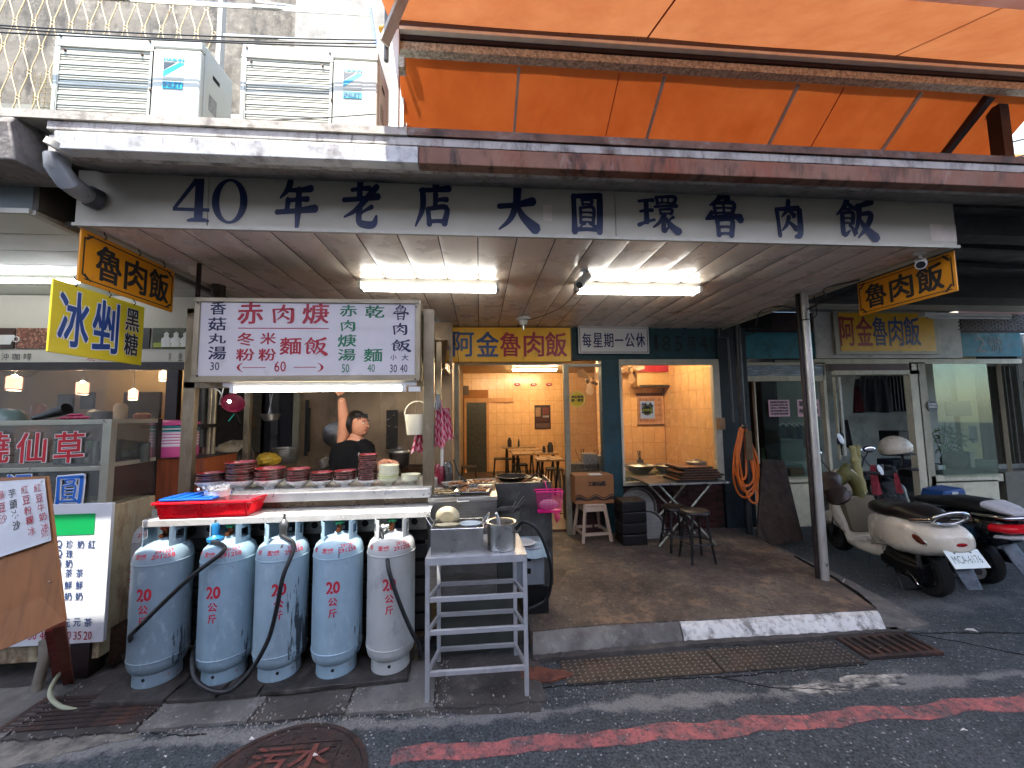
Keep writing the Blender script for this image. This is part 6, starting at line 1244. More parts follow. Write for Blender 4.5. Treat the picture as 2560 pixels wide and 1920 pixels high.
# trays and food on top
TRAY = mat('steel_tray_bright', '#d2cfc6', .22, .7, var=.15, vs=10); FOOD = mat('fried_food', '#8a5426', .5, var=.5, vs=30, bump=1., bs=60)
for i, (px_, py_, w_, d_, rz_, dz) in enumerate(((1110, 1228, .24, .26, .1, 0), (1185, 1226, .25, .24, -.12, .012), (1150, 1216, .26, .22, .3, .026), (1205, 1212, .22, .2, .05, .03))):
    c = at(px_, py_, Z=ctz+.01); t = thing('steel_tray', 'shallow steel tray of cooked food on the cooker, %s' % ('front left', 'front right', 'back left', 'back right')[i], 'tray', (c.x, c.y, ctz+.003+dz), 'trays on top of the cooker', rz_)
    part('tray', MB().prism([(-w_/2, -d_/2), (w_/2, -d_/2), (w_/2, d_/2), (-w_/2, d_/2)], 0, .003, 'xy').add([(-w_/2-.015, -d_/2-.015, .012), (w_/2+.015, -d_/2-.015, .012), (w_/2+.015, d_/2+.015, .012), (-w_/2-.015, d_/2+.015, .012), (-w_/2, -d_/2, .003), (w_/2, -d_/2, .003), (w_/2, d_/2, .003), (-w_/2, d_/2, .003)], [(0, 1, 5, 4), (1, 2, 6, 5), (2, 3, 7, 6), (3, 0, 4, 7)]), TRAY, t, local=True)
    mb = MB()
    for k in range(14): mb.sphere((random.uniform(-.4, .4)*w_, random.uniform(-.38, .38)*d_, .009), .02, 8, 5, (random.uniform(.6, 1.6), random.uniform(.6, 1.2), .35))
    part('food', mb, FOOD if i else mat('pale_food', '#b59a6c', .5, var=.3, vs=30), t, local=True)
# wok stove panel
sv = thing('wok_stove', 'tall steel splash panel and wok stove behind the cooker box', 'stove', (.35, 3.5, .06))
a = at(1222, 1209, Y=3.52); b = at(1384, 1462, Y=3.52); part('splash_panel', MB().box(a.x, 3.52, b.z, b.x, 3.535, a.z), STEELB, sv, bev=.002); part('side_panel', MB().box(b.x-.012, 3.536, b.z, b.x, 3.95, a.z), STEELB, sv)
vx = at(1327, 1300, Y=3.51).x; part('panel_seam', MB().box(vx, 3.516, b.z, vx+.004, 3.5195, at(1327, 1268, Y=3.51).z), BLKL, sv); hz_ = at(1260, 1268, Y=3.51).z; part('panel_seam', MB().box(a.x, 3.5162, hz_, vx, 3.5193, hz_+.004), BLKL, sv)
a = at(1285, 1372, Y=3.2); b = at(1362, 1462, Y=3.2); part('burner_cabinet', MB().box(a.x-.05, 3.2, b.z, b.x, 3.515, a.z), mat('pale_enamel', '#8b9298', .4, .3, var=.15, vs=5, stain=('#4b4a48', .5, 5, (1, 1, .5), .5, .7)), sv, bev=.01)
for py_ in (1397, 1428): c = at(1318, py_, Y=3.195); part('slot', MB().box(c.x-.025, 3.192, c.z-.02, c.x+.03, 3.199, c.z+.02), BLACK, sv)
a = at(1310, 1465, Y=3.25); b = at(1373, 1520, Y=3.25); part('black_base', MB().box(a.x, 3.25, .126, b.x, 3.45, a.z), BLKP, sv, bev=.01)
part('wok_fire_ring', MB().lathe([(.10, 0), (.16, .05), (.15, .05)], (at(1280, 1205, Y=3.75).x, 3.75, at(1280, 1212, Y=3.55).z), 24), BLKP, sv)
c = at(1300, 1206, Y=3.75); wk = thing('wok', 'wide black wok of brown stir fry behind the splash panel', 'wok', (c.x, 3.75, c.z-.02)); part('bowl', MB().lathe([(0, -.05), (.12, -.03), (.21, .03), (.20, .03), (.11, -.02), (0, -.04)], (c.x, 3.75, c.z), 32), BLKP, wk); mb = MB()
for k in range(50): mb.sphere((c.x+random.gauss(0, .08), 3.75+random.gauss(0, .06), c.z+.015+random.random()*.012), .014, 6, 4, (1.6, .8, .6))
part('food', mb, FOOD, wk)
solo('spatula', MB().tube([(c.x+.08, 3.72, c.z+.03), (c.x+.17, 3.62, c.z+.11)], .008, 8).box(c.x-.02, 3.71, c.z+.02, c.x+.08, 3.75, c.z+.026), STEELB, 'steel spatula lying over the wok of stir fry', 'spatula')
# cloth, plate, pot beside the stove
a = at(1325, 1370, Y=3.3); mb = MB(); n_ = 14; vs = []
for j in range(n_):
    for i in range(n_):
        u, v = i/(n_-1), j/(n_-1); x = at(1290, 1372, Y=3.2).x+(u)*.28; y = 3.17+.30*v; z = at(1325, 1372, Y=3.2).z+.006+.006*math.sin(u*9+v*5)+.004*math.sin(v*14); z -= .07*max(0, (.12-v)/.12)+.06*max(0, (u-.88)/.12); vs.append((x, y, z))
solo('cloth', mb.add(vs, [(j*n_+i, j*n_+i+1, (j+1)*n_+i+1, (j+1)*n_+i) for j in range(n_-1) for i in range(n_-1)], True), mat('pale_blue_cloth', '#9db0b8', .9, var=.2, vs=20), 'pale blue cloth spread over the burner cabinet right of the pot', 'cloth')
c = at(1302, 1352, Y=3.3); solo('plate', MB().lathe([(0, 0), (.06, 0), (.095, .014), (.09, .018), (.055, .006), (0, .006)], (c.x+.02, 3.28, at(1325, 1372, Y=3.2).z+.016), 28), WHITE, 'small white plate with dark rim on the pale blue cloth', 'plate')
c = at(1275, 1320, Y=3.36); pt = thing('steel_pot', 'deep steel pot of tongs and ladles in front of the splash panel', 'pot', (c.x, 3.38, c.z-.02)); part('pot', MB().lathe([(.095, 0), (.105, .17), (.112, .175), (.10, .172), (.09, .01), (0, .01)], (c.x, 3.38, c.z-.02), 36), STEELD, pt)
for i, (dx, dz, w_, nm) in enumerate(((.12, .16, .02, 'ladle'), (.14, .13, .03, 'tongs'), (.06, .11, .012, 'ladle'), (.10, .19, .025, 'spatula'))): solo(nm, MB().bar((c.x-.02, 3.37+.02*i, c.z+.08), (c.x+dx, 3.36+.02*i, c.z+.10+dz), w_, .004), STEELD if i % 2 else STEEL, ('steel ladle with bent tip', 'broad steel tongs leaning far right', 'short thin ladle', 'dark spatula leaning highest')[i]+' in the deep pot', nm)
hose('gas_hose', [at(1290, 1322, Y=3.2), at(1310, 1305, Y=3.15), at(1340, 1320, Y=3.12), at(1365, 1370, Y=3.12), at(1378, 1430, Y=3.15), at(1370, 1490, Y=3.2), at(1340, 1515, Y=3.2), at(1300, 1530, Y=3.2)], .014, 'black rubber hose arching right of the burner cabinet')
# pink basket hanging at the panel edge
PNK = mat('hot_pink_plastic', '#d21474', .35, var=.06); a = at(1338, 1228, Y=3.45); b = at(1406, 1278, Y=3.45)
hb = thing('pink_basket', 'hot pink mesh basket hanging from the edge of the steel panel', 'basket', ((a.x+b.x)/2, 3.45, b.z)); mb = MB(); x0, x1, z0, z1 = a.x, b.x, b.z, a.z
for i in range(19): u = i/18; mb.bar((x0+.02+(x1-x0-.04)*u, 3.42, z0), (x0+(x1-x0)*u, 3.40, z1), .003)
for j in range(12): v = j/11; mb.bar((x0+.02*(1-v), 3.42-.02*v, z0+(z1-z0)*v), (x1-.02*(1-v), 3.42-.02*v, z0+(z1-z0)*v), .003)
for j in range(10): v = j/9; mb.bar((x1-.02*(1-v), 3.42-.02*v, z0+(z1-z0)*v), (x1, 3.51, z0+(z1-z0)*v), .003)
o = part('mesh_wall', mb, PNK, hb); o['kind'] = 'stuff'; part('rim', MB().tube([(x0, 3.398, z1), (x1, 3.398, z1), (x1, 3.51, z1), (x0, 3.51, z1)], .007, 8, closed=True), PNK, hb); part('base', MB().box(x0+.02, 3.42, z0, x1-.02, 3.51, z0+.01), PNK, hb); part('hook', MB().tube(sm([((x0+x1)/2-.02, 3.40, z1), ((x0+x1)/2-.03, 3.43, z1+.07), ((x0+x1)/2-.03, 3.52, z1+.08)]), .005, 6), PNK, hb); part('bag_inside', MB().sphere(((x0+x1)/2, 3.46, z0+.06), .07, 12, 8, (1.2, .5, .7)), mat('white_bag', '#cfa9bb', .5), hb)
solo('pink_bag', MB().tube([(x1-.06, 3.42, z0-.005), (x1-.05, 3.42, z0-.05), (x1-.06, 3.42, z0-.09)], .02, 8, rs=[.022, .026, .004]), mat('pink_bag', '#c03a55', .5), 'small red pink bag tied below the hanging pink basket', 'bag')
# ---------------------------------------------------------------- person
def skin(vs, es, rs, root=0, sub=2):
    me = bpy.data.meshes.new('skin'); me.from_pydata(vs, es, []); o = bpy.data.objects.new('skin', me); col.objects.link(o)
    o.modifiers.new('s', 'SKIN'); sv_ = me.skin_vertices[0].data
    for i, r_ in enumerate(rs): sv_[i].radius = (r_, r_) if not isinstance(r_, tuple) else r_; sv_[i].use_root = (i == root)
    m = o.modifiers.new('b', 'SUBSURF'); m.levels = sub; m.render_levels = sub
    dg = bpy.context.evaluated_depsgraph_get(); dg.update(); r = bpy.data.meshes.new_from_object(o.evaluated_get(dg)); bpy.data.objects.remove(o)
    for p in r.polygons: p.use_smooth = True
    return r
PY = 3.74; hd = at(893, 1060, Y=PY); SKN = mat('skin', '#b57c60', .5, var=.12, vs=9, bump=.15, bs=60, stain=[('#8e5140', .45, 14, (1, 1, 1), .5, .7)]); SHT = mat('black_shirt', '#050508', .9, var=.2, vs=12, spec=.2, bump=.8, bs=14); HAIR = mat('dark_hair', '#140e0c', .4, var=.3, vs=30)
F0 = Vector((hd.x, PY, .06))
person = thing('person', 'woman in a sleeveless black top with one arm raised, standing behind the stall', 'person', F0)
def lp_(x, y, dy=0): p = at(x, y, Y=PY+dy); return (p.x-F0.x, p.y-F0.y, p.z-F0.z)
hz = hd.z-F0.z; hx = 0
sh1 = lp_(858, 1118, .02); el = lp_(861, 1062, -.02); wr = lp_(853, 992, -.06); hn = lp_(852, 974, -.06)
sh2 = lp_(905, 1118, -.04); el2 = lp_(938, 1170, -.14); wr2 = lp_(966, 1152, -.26)
ch_ = lp_(880, 1138); wa = lp_(876, 1195); pe = (wa[0], 0, wa[2]-.18)
vs = [pe, wa, ch_, lp_(884, 1112), lp_(891, 1090), (0.0, 0, hz-.055), (0.0, 0, hz), (-.006, 0, hz+.045), sh1, el, wr, sh2, el2, wr2,
      (pe[0]-.09, 0, pe[2]-.06), (pe[0]-.09, .0, pe[2]-.42), (pe[0]-.09, .02, .09), (pe[0]+.09, 0, pe[2]-.06), (pe[0]+.09, 0, pe[2]-.42), (pe[0]+.10, .02, .09), (pe[0]-.07, -.12, .03), (pe[0]+.13, -.12, .03)]
rs = [(.15, .12), (.13, .10), (.15, .11), (.10, .08), (.052, .052), (.070, .072), (.088, .090), (.075, .078), .070, .056, .036, .058, .046, .030, .085, .058, .04, .085, .058, .04, .03, .03]
es = [(0,1),(1,2),(2,3),(3,4),(4,5),(5,6),(6,7),(3,8),(8,9),(9,10),(3,11),(11,12),(12,13),(0,14),(14,15),(15,16),(0,17),(17,18),(18,19),(16,20),(19,21)]
body = skin(vs, es, rs); body.materials.append(SKN); b_ = part('body', body, None, person, local=True)
# top, trousers
zc_ = [pe[2]-.10, wa[2], wa[2]+.12, ch_[2]-.06, ch_[2]+.03, ch_[2]+.085, ch_[2]+.12]
secs = [(zc_[0], wa[0]+.01, .20, -.14, .15, 2.4), (zc_[1], wa[0]+.01, .185, -.13, .14, 2.4), (zc_[2], wa[0]+.01, .190, -.135, .13, 2.4), (zc_[3], ch_[0], .20, -.135, .12, 2.4), (zc_[4], ch_[0]+.01, .20, -.13, .115, 2.4), (zc_[5], ch_[0]+.015, .185, -.12, .11, 2.4), (zc_[6], ch_[0]+.02, .15, -.10, .10, 2.2), (ch_[2]+.145, ch_[0]+.03, .085, -.07, .08, 2)]
part('sleeve', MB().tube(sm([(ch_[0]+.08, -.02, ch_[2]+.03), sh2, Vector(sh2).lerp(Vector(el2), .6)], 4), .07, 16, rs=[.09, .09, .088, .086, .084, .08, .075, .07, .066]), SHT, person, local=True)
part('sleeve', MB().tube(sm([(ch_[0]-.06, -.01, ch_[2]-.02), (sh1[0]+.0, sh1[1], sh1[2]-.015), Vector(sh1).lerp(Vector(el), .18)], 4), .07, 16, rs=[.10, .10, .095, .09, .085, .08, .074, .068, .064]), SHT, person, local=True)
part('top', MB().loft(secs, 32, M=Matrix(((0, 1, 0), (0, 0, 1), (1, 0, 0)))), SHT, person, local=True)
tr = skin([(pe[0], 0, pe[2]), vs[14], vs[15], (vs[16][0], 0, .16), vs[17], vs[18], (vs[19][0], 0, .16)], [(0,1),(1,2),(2,3),(0,4),(4,5),(5,6)], [(.165, .13), .10, .072, .06, .10, .072, .06]); tr.materials.append(mat('dark_trousers', '#15161c', .85)); part('trousers', tr, None, person, local=True)
# apron neck strap
part('apron_strap', MB().tube([lp_(897, 1100, -.07), lp_(903, 1120, -.12), lp_(896, 1138, -.13)], .006, 6), WHITE, person, local=True)
# hands: palm with five bent fingers
def hand(w, d, up, name='hand'):
    w, d, up = Vector(w), Vector(d).normalized(), Vector(up); s_ = d.cross(up).normalized(); u = s_.cross(d)
    V = [w, w+d*.045, w+d*.08]; E = [(0, 1), (1, 2)]; Rr = [(.022, .017), (.033, .018), (.036, .017)]
    for i, (o, L_, c) in enumerate(((-.027, .055, .9), (-.009, .068, .8), (.010, .065, .8), (.027, .052, .9))):
        b = w+d*.083+s_*o; k = len(V); V += [b, b+(d+u*.2).normalized()*L_*.45, b+(d*.6+u*c).normalized()*L_*.5+d*L_*.35, b+(d*.1+u).normalized()*L_*.6+d*L_*.35]; Rr += [.0095, .009, .0085, .007]; E += [(2, k), (k, k+1), (k+1, k+2), (k+2, k+3)]
    k = len(V); V += [w+d*.03-s_*.032, w+d*.055-s_*.05+u*.012, w+d*.078-s_*.052+u*.03]; Rr += [.012, .0105, .008]; E += [(0, k), (k, k+1), (k+1, k+2)]
    m = skin([tuple(v) for v in V], E, Rr, 0, 2); m.materials.append(SKN); return part(name, m, None, person, local=True)
hand(Vector(wr), (0.0, .0, 1), (.2, -1, 0)); hand(Vector(wr2), (.8, -.5, -.1), (0, 0, -1))
# face (turned to the right and slightly to the viewer): direction f
fd = Vector((.93, -.36, -.02)).normalized(); sd = Vector((0, 0, 1)).cross(fd).normalized()*-1; H = Vector((0, 0, hz))
Mf = Matrix((fd, sd, Vector((0, 0, 1)))).transposed()
fc = MB().sphere(H+fd*.022+Vector((0, 0, -.012)), .098, 24, 16, (.86, .80, 1.14), Mf)
part('face', fc, SKN, person, local=True)
part('jaw', MB().sphere(H+fd*.045+Vector((0, 0, -.072)), .052, 18, 12, (1, .95, .75), Mf), SKN, person, local=True)
part('nose', MB().sphere(H+fd*.112+Vector((0, 0, -.022)), .017, 12, 8, (1.0, .8, .8), Mf).sphere(H+fd*.104+Vector((0, 0, -.002)), .011, 10, 8, (.8, .7, 2.0), Mf), SKN, person, local=True)
for s_ in (-1, 1):
    c = H+fd*.094+sd*.033*s_+Vector((0, 0, .008)); e = part('eye', MB().sphere(c, .0125, 12, 8, (.7, 1.15, .55), Mf), WHITE, person, local=True); part('iris', MB().sphere(c+fd*.0055, .0062, 10, 6), HAIR, e, local=True)
    part('eyebrow', MB().bar(c+Vector((0, 0, .022))-sd*.018+fd*.004, c+Vector((0, 0, .022))+sd*.018+fd*.002, .006, .005), HAIR, person, local=True); part('ear', MB().sphere(H+sd*.082*s_-fd*.01+Vector((0, 0, -.012)), .022, 12, 8, (.6, .35, 1), Mf), SKN, person, local=True)
part('mouth', MB().sphere(H+fd*.099+Vector((0, 0, -.056)), .02, 12, 6, (.45, 1, .34), Mf), mat('lips', '#8a3f3c', .4), person, local=True)
hm = MB(); n_ = 26; m_ = 15; vs = []
for i in range(m_+1):
    a_ = math.pi*i/m_
    for j in range(n_):
        t_ = 2*math.pi*j/n_; v = Vector((math.sin(a_)*math.cos(t_)*.104, math.sin(a_)*math.sin(t_)*.098, math.cos(a_)*.118))
        front = max(0, math.cos(t_)); low = v.z < .042-.0*front
        if front > .35 and v.z < .045: k_ = .60
        elif v.z < -.09 and front > .1: k_ = .72
        else: k_ = 1+.03*math.sin(t_*9+a_*5)
        vs.append(H+Mf @ (v*k_+Vector((-.012, 0, .008))))
hm.add(vs, [(i*n_+j, i*n_+(j+1) % n_, (i+1)*n_+(j+1) % n_, (i+1)*n_+j) for i in range(m_) for j in range(n_)], True)
for k in range(9): a_ = -.9+k*.22; p = H+Mf @ Vector((.080*math.cos(a_), .086*math.sin(a_), .072)); hm.tube([p+Vector((0, 0, .02)), p+fd*.008, p+Vector((0, 0, -.03-.008*(k % 3)))+fd*.006], .007, 6, rs=[.010, .007, .002])
part('hair', hm, HAIR, person, local=True); part('ponytail', MB().sphere(H-fd*.10+Vector((0, 0, -.06)), .05, 14, 10, (.9, .9, 1.5)), HAIR, person, local=True)
# ---------------------------------------------------------------- things in the stall kitchen
wt = thing('work_table', 'dark work table with pots behind the bowl counter', 'table', (-1.2, 4.3, .06)); part('table_top', MB().box(-2.15, 4.0, 1.13, -.40, 4.75, 1.16), STEELB, wt); part('apron', MB().box(-2.13, 4.01, .75, -.42, 4.03, 1.128), BLACK, wt)
for x, y in ((-2.1, 4.05), (-.45, 4.05), (-2.1, 4.7), (-.45, 4.7)): part('leg', MB().box(x-.02, y-.02, .06, x+.02, y+.02, 1.128), STEELD, wt)
def Kx(zx, zy, Y): p = mz(zx, zy); return at(p[0], p[1], Y=Y)
def potlathe(name, zx, zt, zb, zw, Y, m, lab, cat='pot', flare=1.06, lid=None):
    a = Kx(zx, zt, Y); b = Kx(zx, zb, Y); r_ = zw*.3616*Y/FPX/2*.92; h = a.z-b.z
    t = thing(name, lab, cat, (a.x, Y, b.z)); part('pan', MB().lathe([(r_*.85, 0), (r_*.95, h*.1), (r_, h-.012), (r_*flare, h-.008), (r_*flare, h), (r_*.93, h-.004), (r_*.88, h*.12), (0, h*.1)], (a.x, Y, b.z), 36), m, t, local=False)
    if lid: part('lid', MB().lathe([(r_*1.05, h), (r_*.9, h+.02), (.02, h+.035), (.02, h+.055), (0, h+.055)], (a.x, Y, b.z), 32), lid, t)
    return t
potlathe('steel_bowl', 760, 1268, 1375, 165, 4.1, STEELD, 'round steel basin behind the middle bowl stacks', 'basin'); potlathe('cooking_pot', 1545, 1300, 1395, 145, 3.9, mat('dark_pot', '#3a332e', .4, .7, var=.3), 'dark cooking pot with a shiny lid right of the woman', lid=STEELD)
potlathe('soup_pot', 1640, 1395, 1450, 180, 3.95, mat('brown_pot', '#4a3324', .4, .6, var=.3), 'wide low brown pot at the right end of the work table')
c = Kx(480, 1322, 4.0); solo('strainer', MB().ring((c.x, 4.0, c.z), .072, .006, 'y', 28, 6).lathe([(.07, 0), (.05, .03), (0, .045)], c, 24, Matrix.Rotation(R(-90), 3, 'X')), mat('mesh_dark', '#5b5248', .6, .5, var=.5, vs=90), 'round wire strainer standing on edge among the pots', 'strainer')
def sack(zx0, zy0, zx1, zy1, Y, m, lab, name='plastic_bag', seed=1, cat='bag'):
    a = Kx(zx0, zy0, Y); b = Kx(zx1, zy1, Y); rx, rz = (b.x-a.x)/2, (a.z-b.z)/2; rnd = random.Random(seed); ph = [rnd.uniform(0, 6) for _ in range(6)]; mb = MB(); n_, m_ = 26, 14; vs = []
    for i in range(m_+1):
        th = math.pi*i/m_
        for j in range(n_):
            t_ = 2*math.pi*j/n_; k = 1+.10*math.sin(3*t_+ph[0]+2*th)+.07*math.sin(7*t_+ph[1]-3*th)+.05*math.sin(11*th+ph[2]+4*t_)
            x, y, z = math.sin(th)*math.cos(t_)*k, math.sin(th)*math.sin(t_)*k, math.cos(th)*k; z = max(z, -.75); vs.append(((a.x+b.x)/2+x*rx, Y+y*min(rx, .14), (a.z+b.z)/2+z*rz))
    return solo(name, mb.add(vs, [(i*n_+j, i*n_+(j+1) % n_, (i+1)*n_+(j+1) % n_, (i+1)*n_+j) for i in range(m_) for j in range(n_)], True), m, lab, cat)
sack(285, 1228, 500, 1360, 4.15, mat('milky_bag', '#9a8a72', .35, var=.3, vs=9, stain=('#c9c0b0', .5, 9, (1, 3, 1), .5, .7)), 'crumpled milky plastic bag at the left of the stall kitchen', seed=2)
sack(560, 1310, 710, 1400, 3.95, mat('yellow_bag', '#9a7c22', .4, var=.3, vs=12), 'crumpled yellow plastic bag behind the wide bowl stack', seed=5)
sack(995, 1340, 1085, 1420, 3.9, mat('grey_cloth', '#57524c', .8, var=.3, vs=12), 'grey cloth bundle hanging at the left side of the woman', name='cloth', seed=7, cat='cloth')
c = Kx(1045, 1185, 4.55); solo('pot_lid', MB().lathe([(.0, .03), (.08, .022), (.135, .006), (.15, 0), (.15, -.004)], (c.x, 4.8, c.z), 32, Matrix.Rotation(R(90), 3, 'X')), STEELD, 'round steel lid hanging on the kitchen wall left of the woman', 'lid')
# hanging tools
def hang(name, zx0, zy0, zx1, zy1, Y, m, lab, cat, bowl=None):
    a = Kx(zx0, zy0, Y); b = Kx(zx1, zy1, Y); t = thing(name, lab, cat, b); part('handle', MB().bar(a, b, .010, .004), m, t)
    if bowl: part('scoop', MB().lathe([(0, -bowl*.9), (bowl*.7, -bowl*.7), (bowl, 0), (bowl*.96, 0), (bowl*.66, -bowl*.62), (0, -bowl*.8)], b-Vector((0, 0, .0)), 20), m, t)
    return t
hang('ladle', 668, 895, 640, 1040, 4.0, STEEL, 'long ladle hanging from the menu box, left of the pair', 'ladle'); hang('scoop', 650, 895, 655, 1035, 3.98, STEELD, 'steel scoop with deep bowl hanging beside the long ladle', 'scoop', .09)
c = Kx(395, 960, 3.35); mr_c = mat('maroon_plastic', '#5e0f2c', .35, var=.1); cb = thing('colander', 'maroon plastic bowl scoop hanging at the left end of the stall lamp', 'scoop', c-Vector((0, 0, .06)))
part('bowl', MB().lathe([(0, -.05), (.05, -.045), (.085, .0), (.08, .0), (.045, -.037), (0, -.042)], c, 24, Matrix.Rotation(R(55), 3, 'Y') @ Matrix.Rotation(R(40), 3, 'X')), mr_c, cb); part('highlight_bead', MB().sphere(Kx(368, 950, 3.22), .012, 10, 6), TB2, cb)  # glowing bead added as a highlight beside the scoop, no lamp
hang('brush', 405, 1035, 365, 1085, 3.35, mat('teal_handle', '#159a86', .4), 'teal handled brush hanging below the maroon scoop', 'brush'); hang('knife', 420, 1035, 445, 1100, 3.36, BLKP, 'black handled tool hanging beside the teal brush', 'tool')
for i, (zx, w_) in enumerate(((212, .04), (243, .05), (272, .035))):
    a = Kx(zx, 860, 3.75); b = Kx(zx, 1400, 3.75); solo('steel_tube', MB().cyl((a.x, 3.75, 1.17), (a.x, 3.75, a.z+.2), w_*.55, 12), STF, ('left', 'middle', 'right')[i]+' of three upright steel tubes inside the left of the stall', 'pipe')
a = Kx(165, 860, 3.7); solo('exhaust_pipe', MB().cyl((a.x, 3.72, 1.5), (a.x, 3.72, 2.6), .055, 16), BLKP, 'thick black exhaust pipe inside the left corner of the stall', 'pipe')
a = Kx(60, 1108, 3.6); b = Kx(200, 1130, 3.6); solo('shelf', MB().box(a.x, 3.55, b.z, b.x, 3.8, a.z), BLKP, 'small black shelf behind the left post of the stall', 'shelf')
wire(sm([Kx(100, 930, 3.5), Kx(140, 945, 3.5), Kx(105, 985, 3.5), Kx(135, 1010, 3.5), Kx(115, 1060, 3.5), Kx(125, 1100, 3.5)], 5), .004, 'tangled white wire behind the left post of the stall', WHITE); wire(sm([Kx(260, 860, 3.4), Kx(300, 880, 3.4), Kx(320, 930, 3.4), Kx(300, 970, 3.4), Kx(330, 850, 3.3)], 5), .005, 'white lamp lead curling at the left end of the stall lamp', WHITE)
# black hanging cloth right of the woman
a = Kx(1455, 1010, 4.6); b = Kx(1530, 1280, 4.6); solo('hanging_cloth', MB().box(a.x, 4.6, b.z, b.x, 4.63, a.z), mat('dark_patterned', '#17130f', .7, var=.3, vs=20, stain=('#a89a84', .6, 22, (1, 1, 1), .6, .66)), 'dark patterned cloth hanging on the kitchen wall right of the woman', 'cloth')
# white ice bucket hanging and pink striped aprons
ib = thing('hanging_bucket', 'white oval plastic basket with curved handle hanging on the right stall post', 'bucket', Kx(1650, 1190, 3.1)); a = Kx(1580, 1040, 3.1); b = Kx(1725, 1180, 3.1)
part('bucket', MB().loft([(b.z, .0, (b.x-a.x)*.42, -.05, .05, 3), (b.z+.02, 0, (b.x-a.x)*.44, -.055, .055, 3), (a.z, 0, (b.x-a.x)*.5, -.065, .065, 3)], 28, M=Matrix(((0, 1, 0), (0, 0, 1), (1, 0, 0)))).__class__().add(*(lambda L_: (L_.v, L_.f, True))(MB().loft([(b.z, (a.x+b.x)/2, (b.x-a.x)*.42, 3.10, 3.2, 3), (b.z+.02, (a.x+b.x)/2, (b.x-a.x)*.44, 3.095, 3.205, 3), (a.z, (a.x+b.x)/2-.005, (b.x-a.x)*.5, 3.085, 3.215, 3)], 28, M=Matrix(((0, 1, 0), (0, 0, 1), (1, 0, 0)))))), mat('ivory_plastic', '#cfc7ad', .35, var=.05), ib)
part('handle', MB().tube(sm([Kx(1580, 1045, 3.12), Kx(1595, 990, 3.12), Kx(1640, 955, 3.12), Kx(1690, 950, 3.12), Kx(1715, 965, 3.12)]), .005, 6), MATS['ivory_plastic'], ib)
def stripes():
    m = bpy.data.materials.new('pink_stripes'); m.use_nodes = True; n = m.node_tree.nodes; l = m.node_tree.links; b = n['Principled BSDF']; tc = n.new('ShaderNodeTexCoord'); wv = n.new('ShaderNodeTexWave'); wv.inputs['Scale'].default_value = 9; wv.inputs['Distortion'].default_value = 1.5; wv.bands_direction = 'DIAGONAL'; l.new(tc.outputs['Object'], wv.inputs['Vector'])
    cr_ = n.new('ShaderNodeValToRGB'); cr_.color_ramp.elements[0].color = lin('#c2164a'); cr_.color_ramp.elements[1].color = lin('#dba7ae'); cr_.color_ramp.elements[0].position = .25; cr_.color_ramp.elements[1].position = .45; l.new(wv.outputs[0], cr_.inputs[0]); l.new(cr_.outputs[0], b.inputs['Base Color']); b.inputs['Roughness'].default_value = .6; return m
STR = stripes(); 
def drape(x0, y0, x1, y1, Y, lab, flare=.3, lean=0., seed=1, m=STR, name='striped_bag', cat='bag'):
    a = at(x0, y0, Y=Y); b = at(x1, y1, Y=Y); W_, H_ = b.x-a.x, a.z-b.z; mb = MB(); n_, k_ = 30, 12; vs = []; rnd = random.Random(seed); ph = rnd.uniform(0, 6)
    for i in range(k_+1):
        v = i/k_
        for j in range(n_+1):
            u = j/n_; w_ = W_*(flare+(1-flare)*v**.8); x = (a.x+b.x)/2+lean*v*W_+(u-.5)*w_; vs.append((x, Y+.018*math.sin(u*19+ph)*(.4+v)+.008*math.sin(u*41+v*3), a.z-H_*v-.012*math.sin(u*9+ph)*v))
    return solo(name, mb.add(vs, [(i*(n_+1)+j, i*(n_+1)+j+1, (i+1)*(n_+1)+j+1, (i+1)*(n_+1)+j) for i in range(k_) for j in range(n_)], True), m, lab, cat)
drape(1030, 1062, 1075, 1130, 3.2, 'pink striped plastic bags hanging low behind the right stall post', .3, -.1, 3); drape(1083, 1000, 1112, 1118, 3.12, 'bundle of pink striped plastic bags right of the stall post, nearest the post', .45, 0, 4); drape(1096, 1020, 1134, 1100, 3.16, 'bundle of pink striped plastic bags flaring out farthest right of the post', .4, .05, 5); drape(1086, 985, 1104, 1022, 3.10, 'white knotted top of the striped bag bundle', .4, 0, 6, WHITE)
# tall thermometer like white rod, jars right of the stall
a = at(1105, 1120, Y=3.4); b = at(1105, 1165, Y=3.4); solo('knife_sharpener', MB().cyl((a.x, 3.4, b.z), (a.x, 3.4, a.z), .012, 10), WHITE, 'pale rod standing below the striped bags', 'rod')
for i, (x, y0, y1, w_, c_) in enumerate(((1098, 1160, 1210, 22, '#7a1f30'), (1118, 1155, 1208, 26, '#4b4642'), (1088, 1175, 1212, 14, '#8a2a3a'))):
    a = at(x, y0, Y=3.55); b = at(x, y1, Y=3.55); solo('jar', MB().lathe([(w_*.0018, 0), (w_*.0019, .01), (w_*.0019, (a.z-b.z)*.8), (w_*.0012, a.z-b.z), (0, a.z-b.z)], (a.x, 3.55+.04*i, b.z), 18), mat('jar_%d' % i, c_, .25, var=.3, vs=20), ('small dark red jar', 'grey jar', 'short crimson jar')[i]+' between the stall and the doorway', 'jar')
wire(sm([at(1135, 1150, Y=3.6), at(1145, 1180, Y=3.5), at(1165, 1205, Y=3.4)], 4), .009, 'black ladle handle leaning out of the pots left of the cooker trays', BLKP, 'ladle', 'ladle')
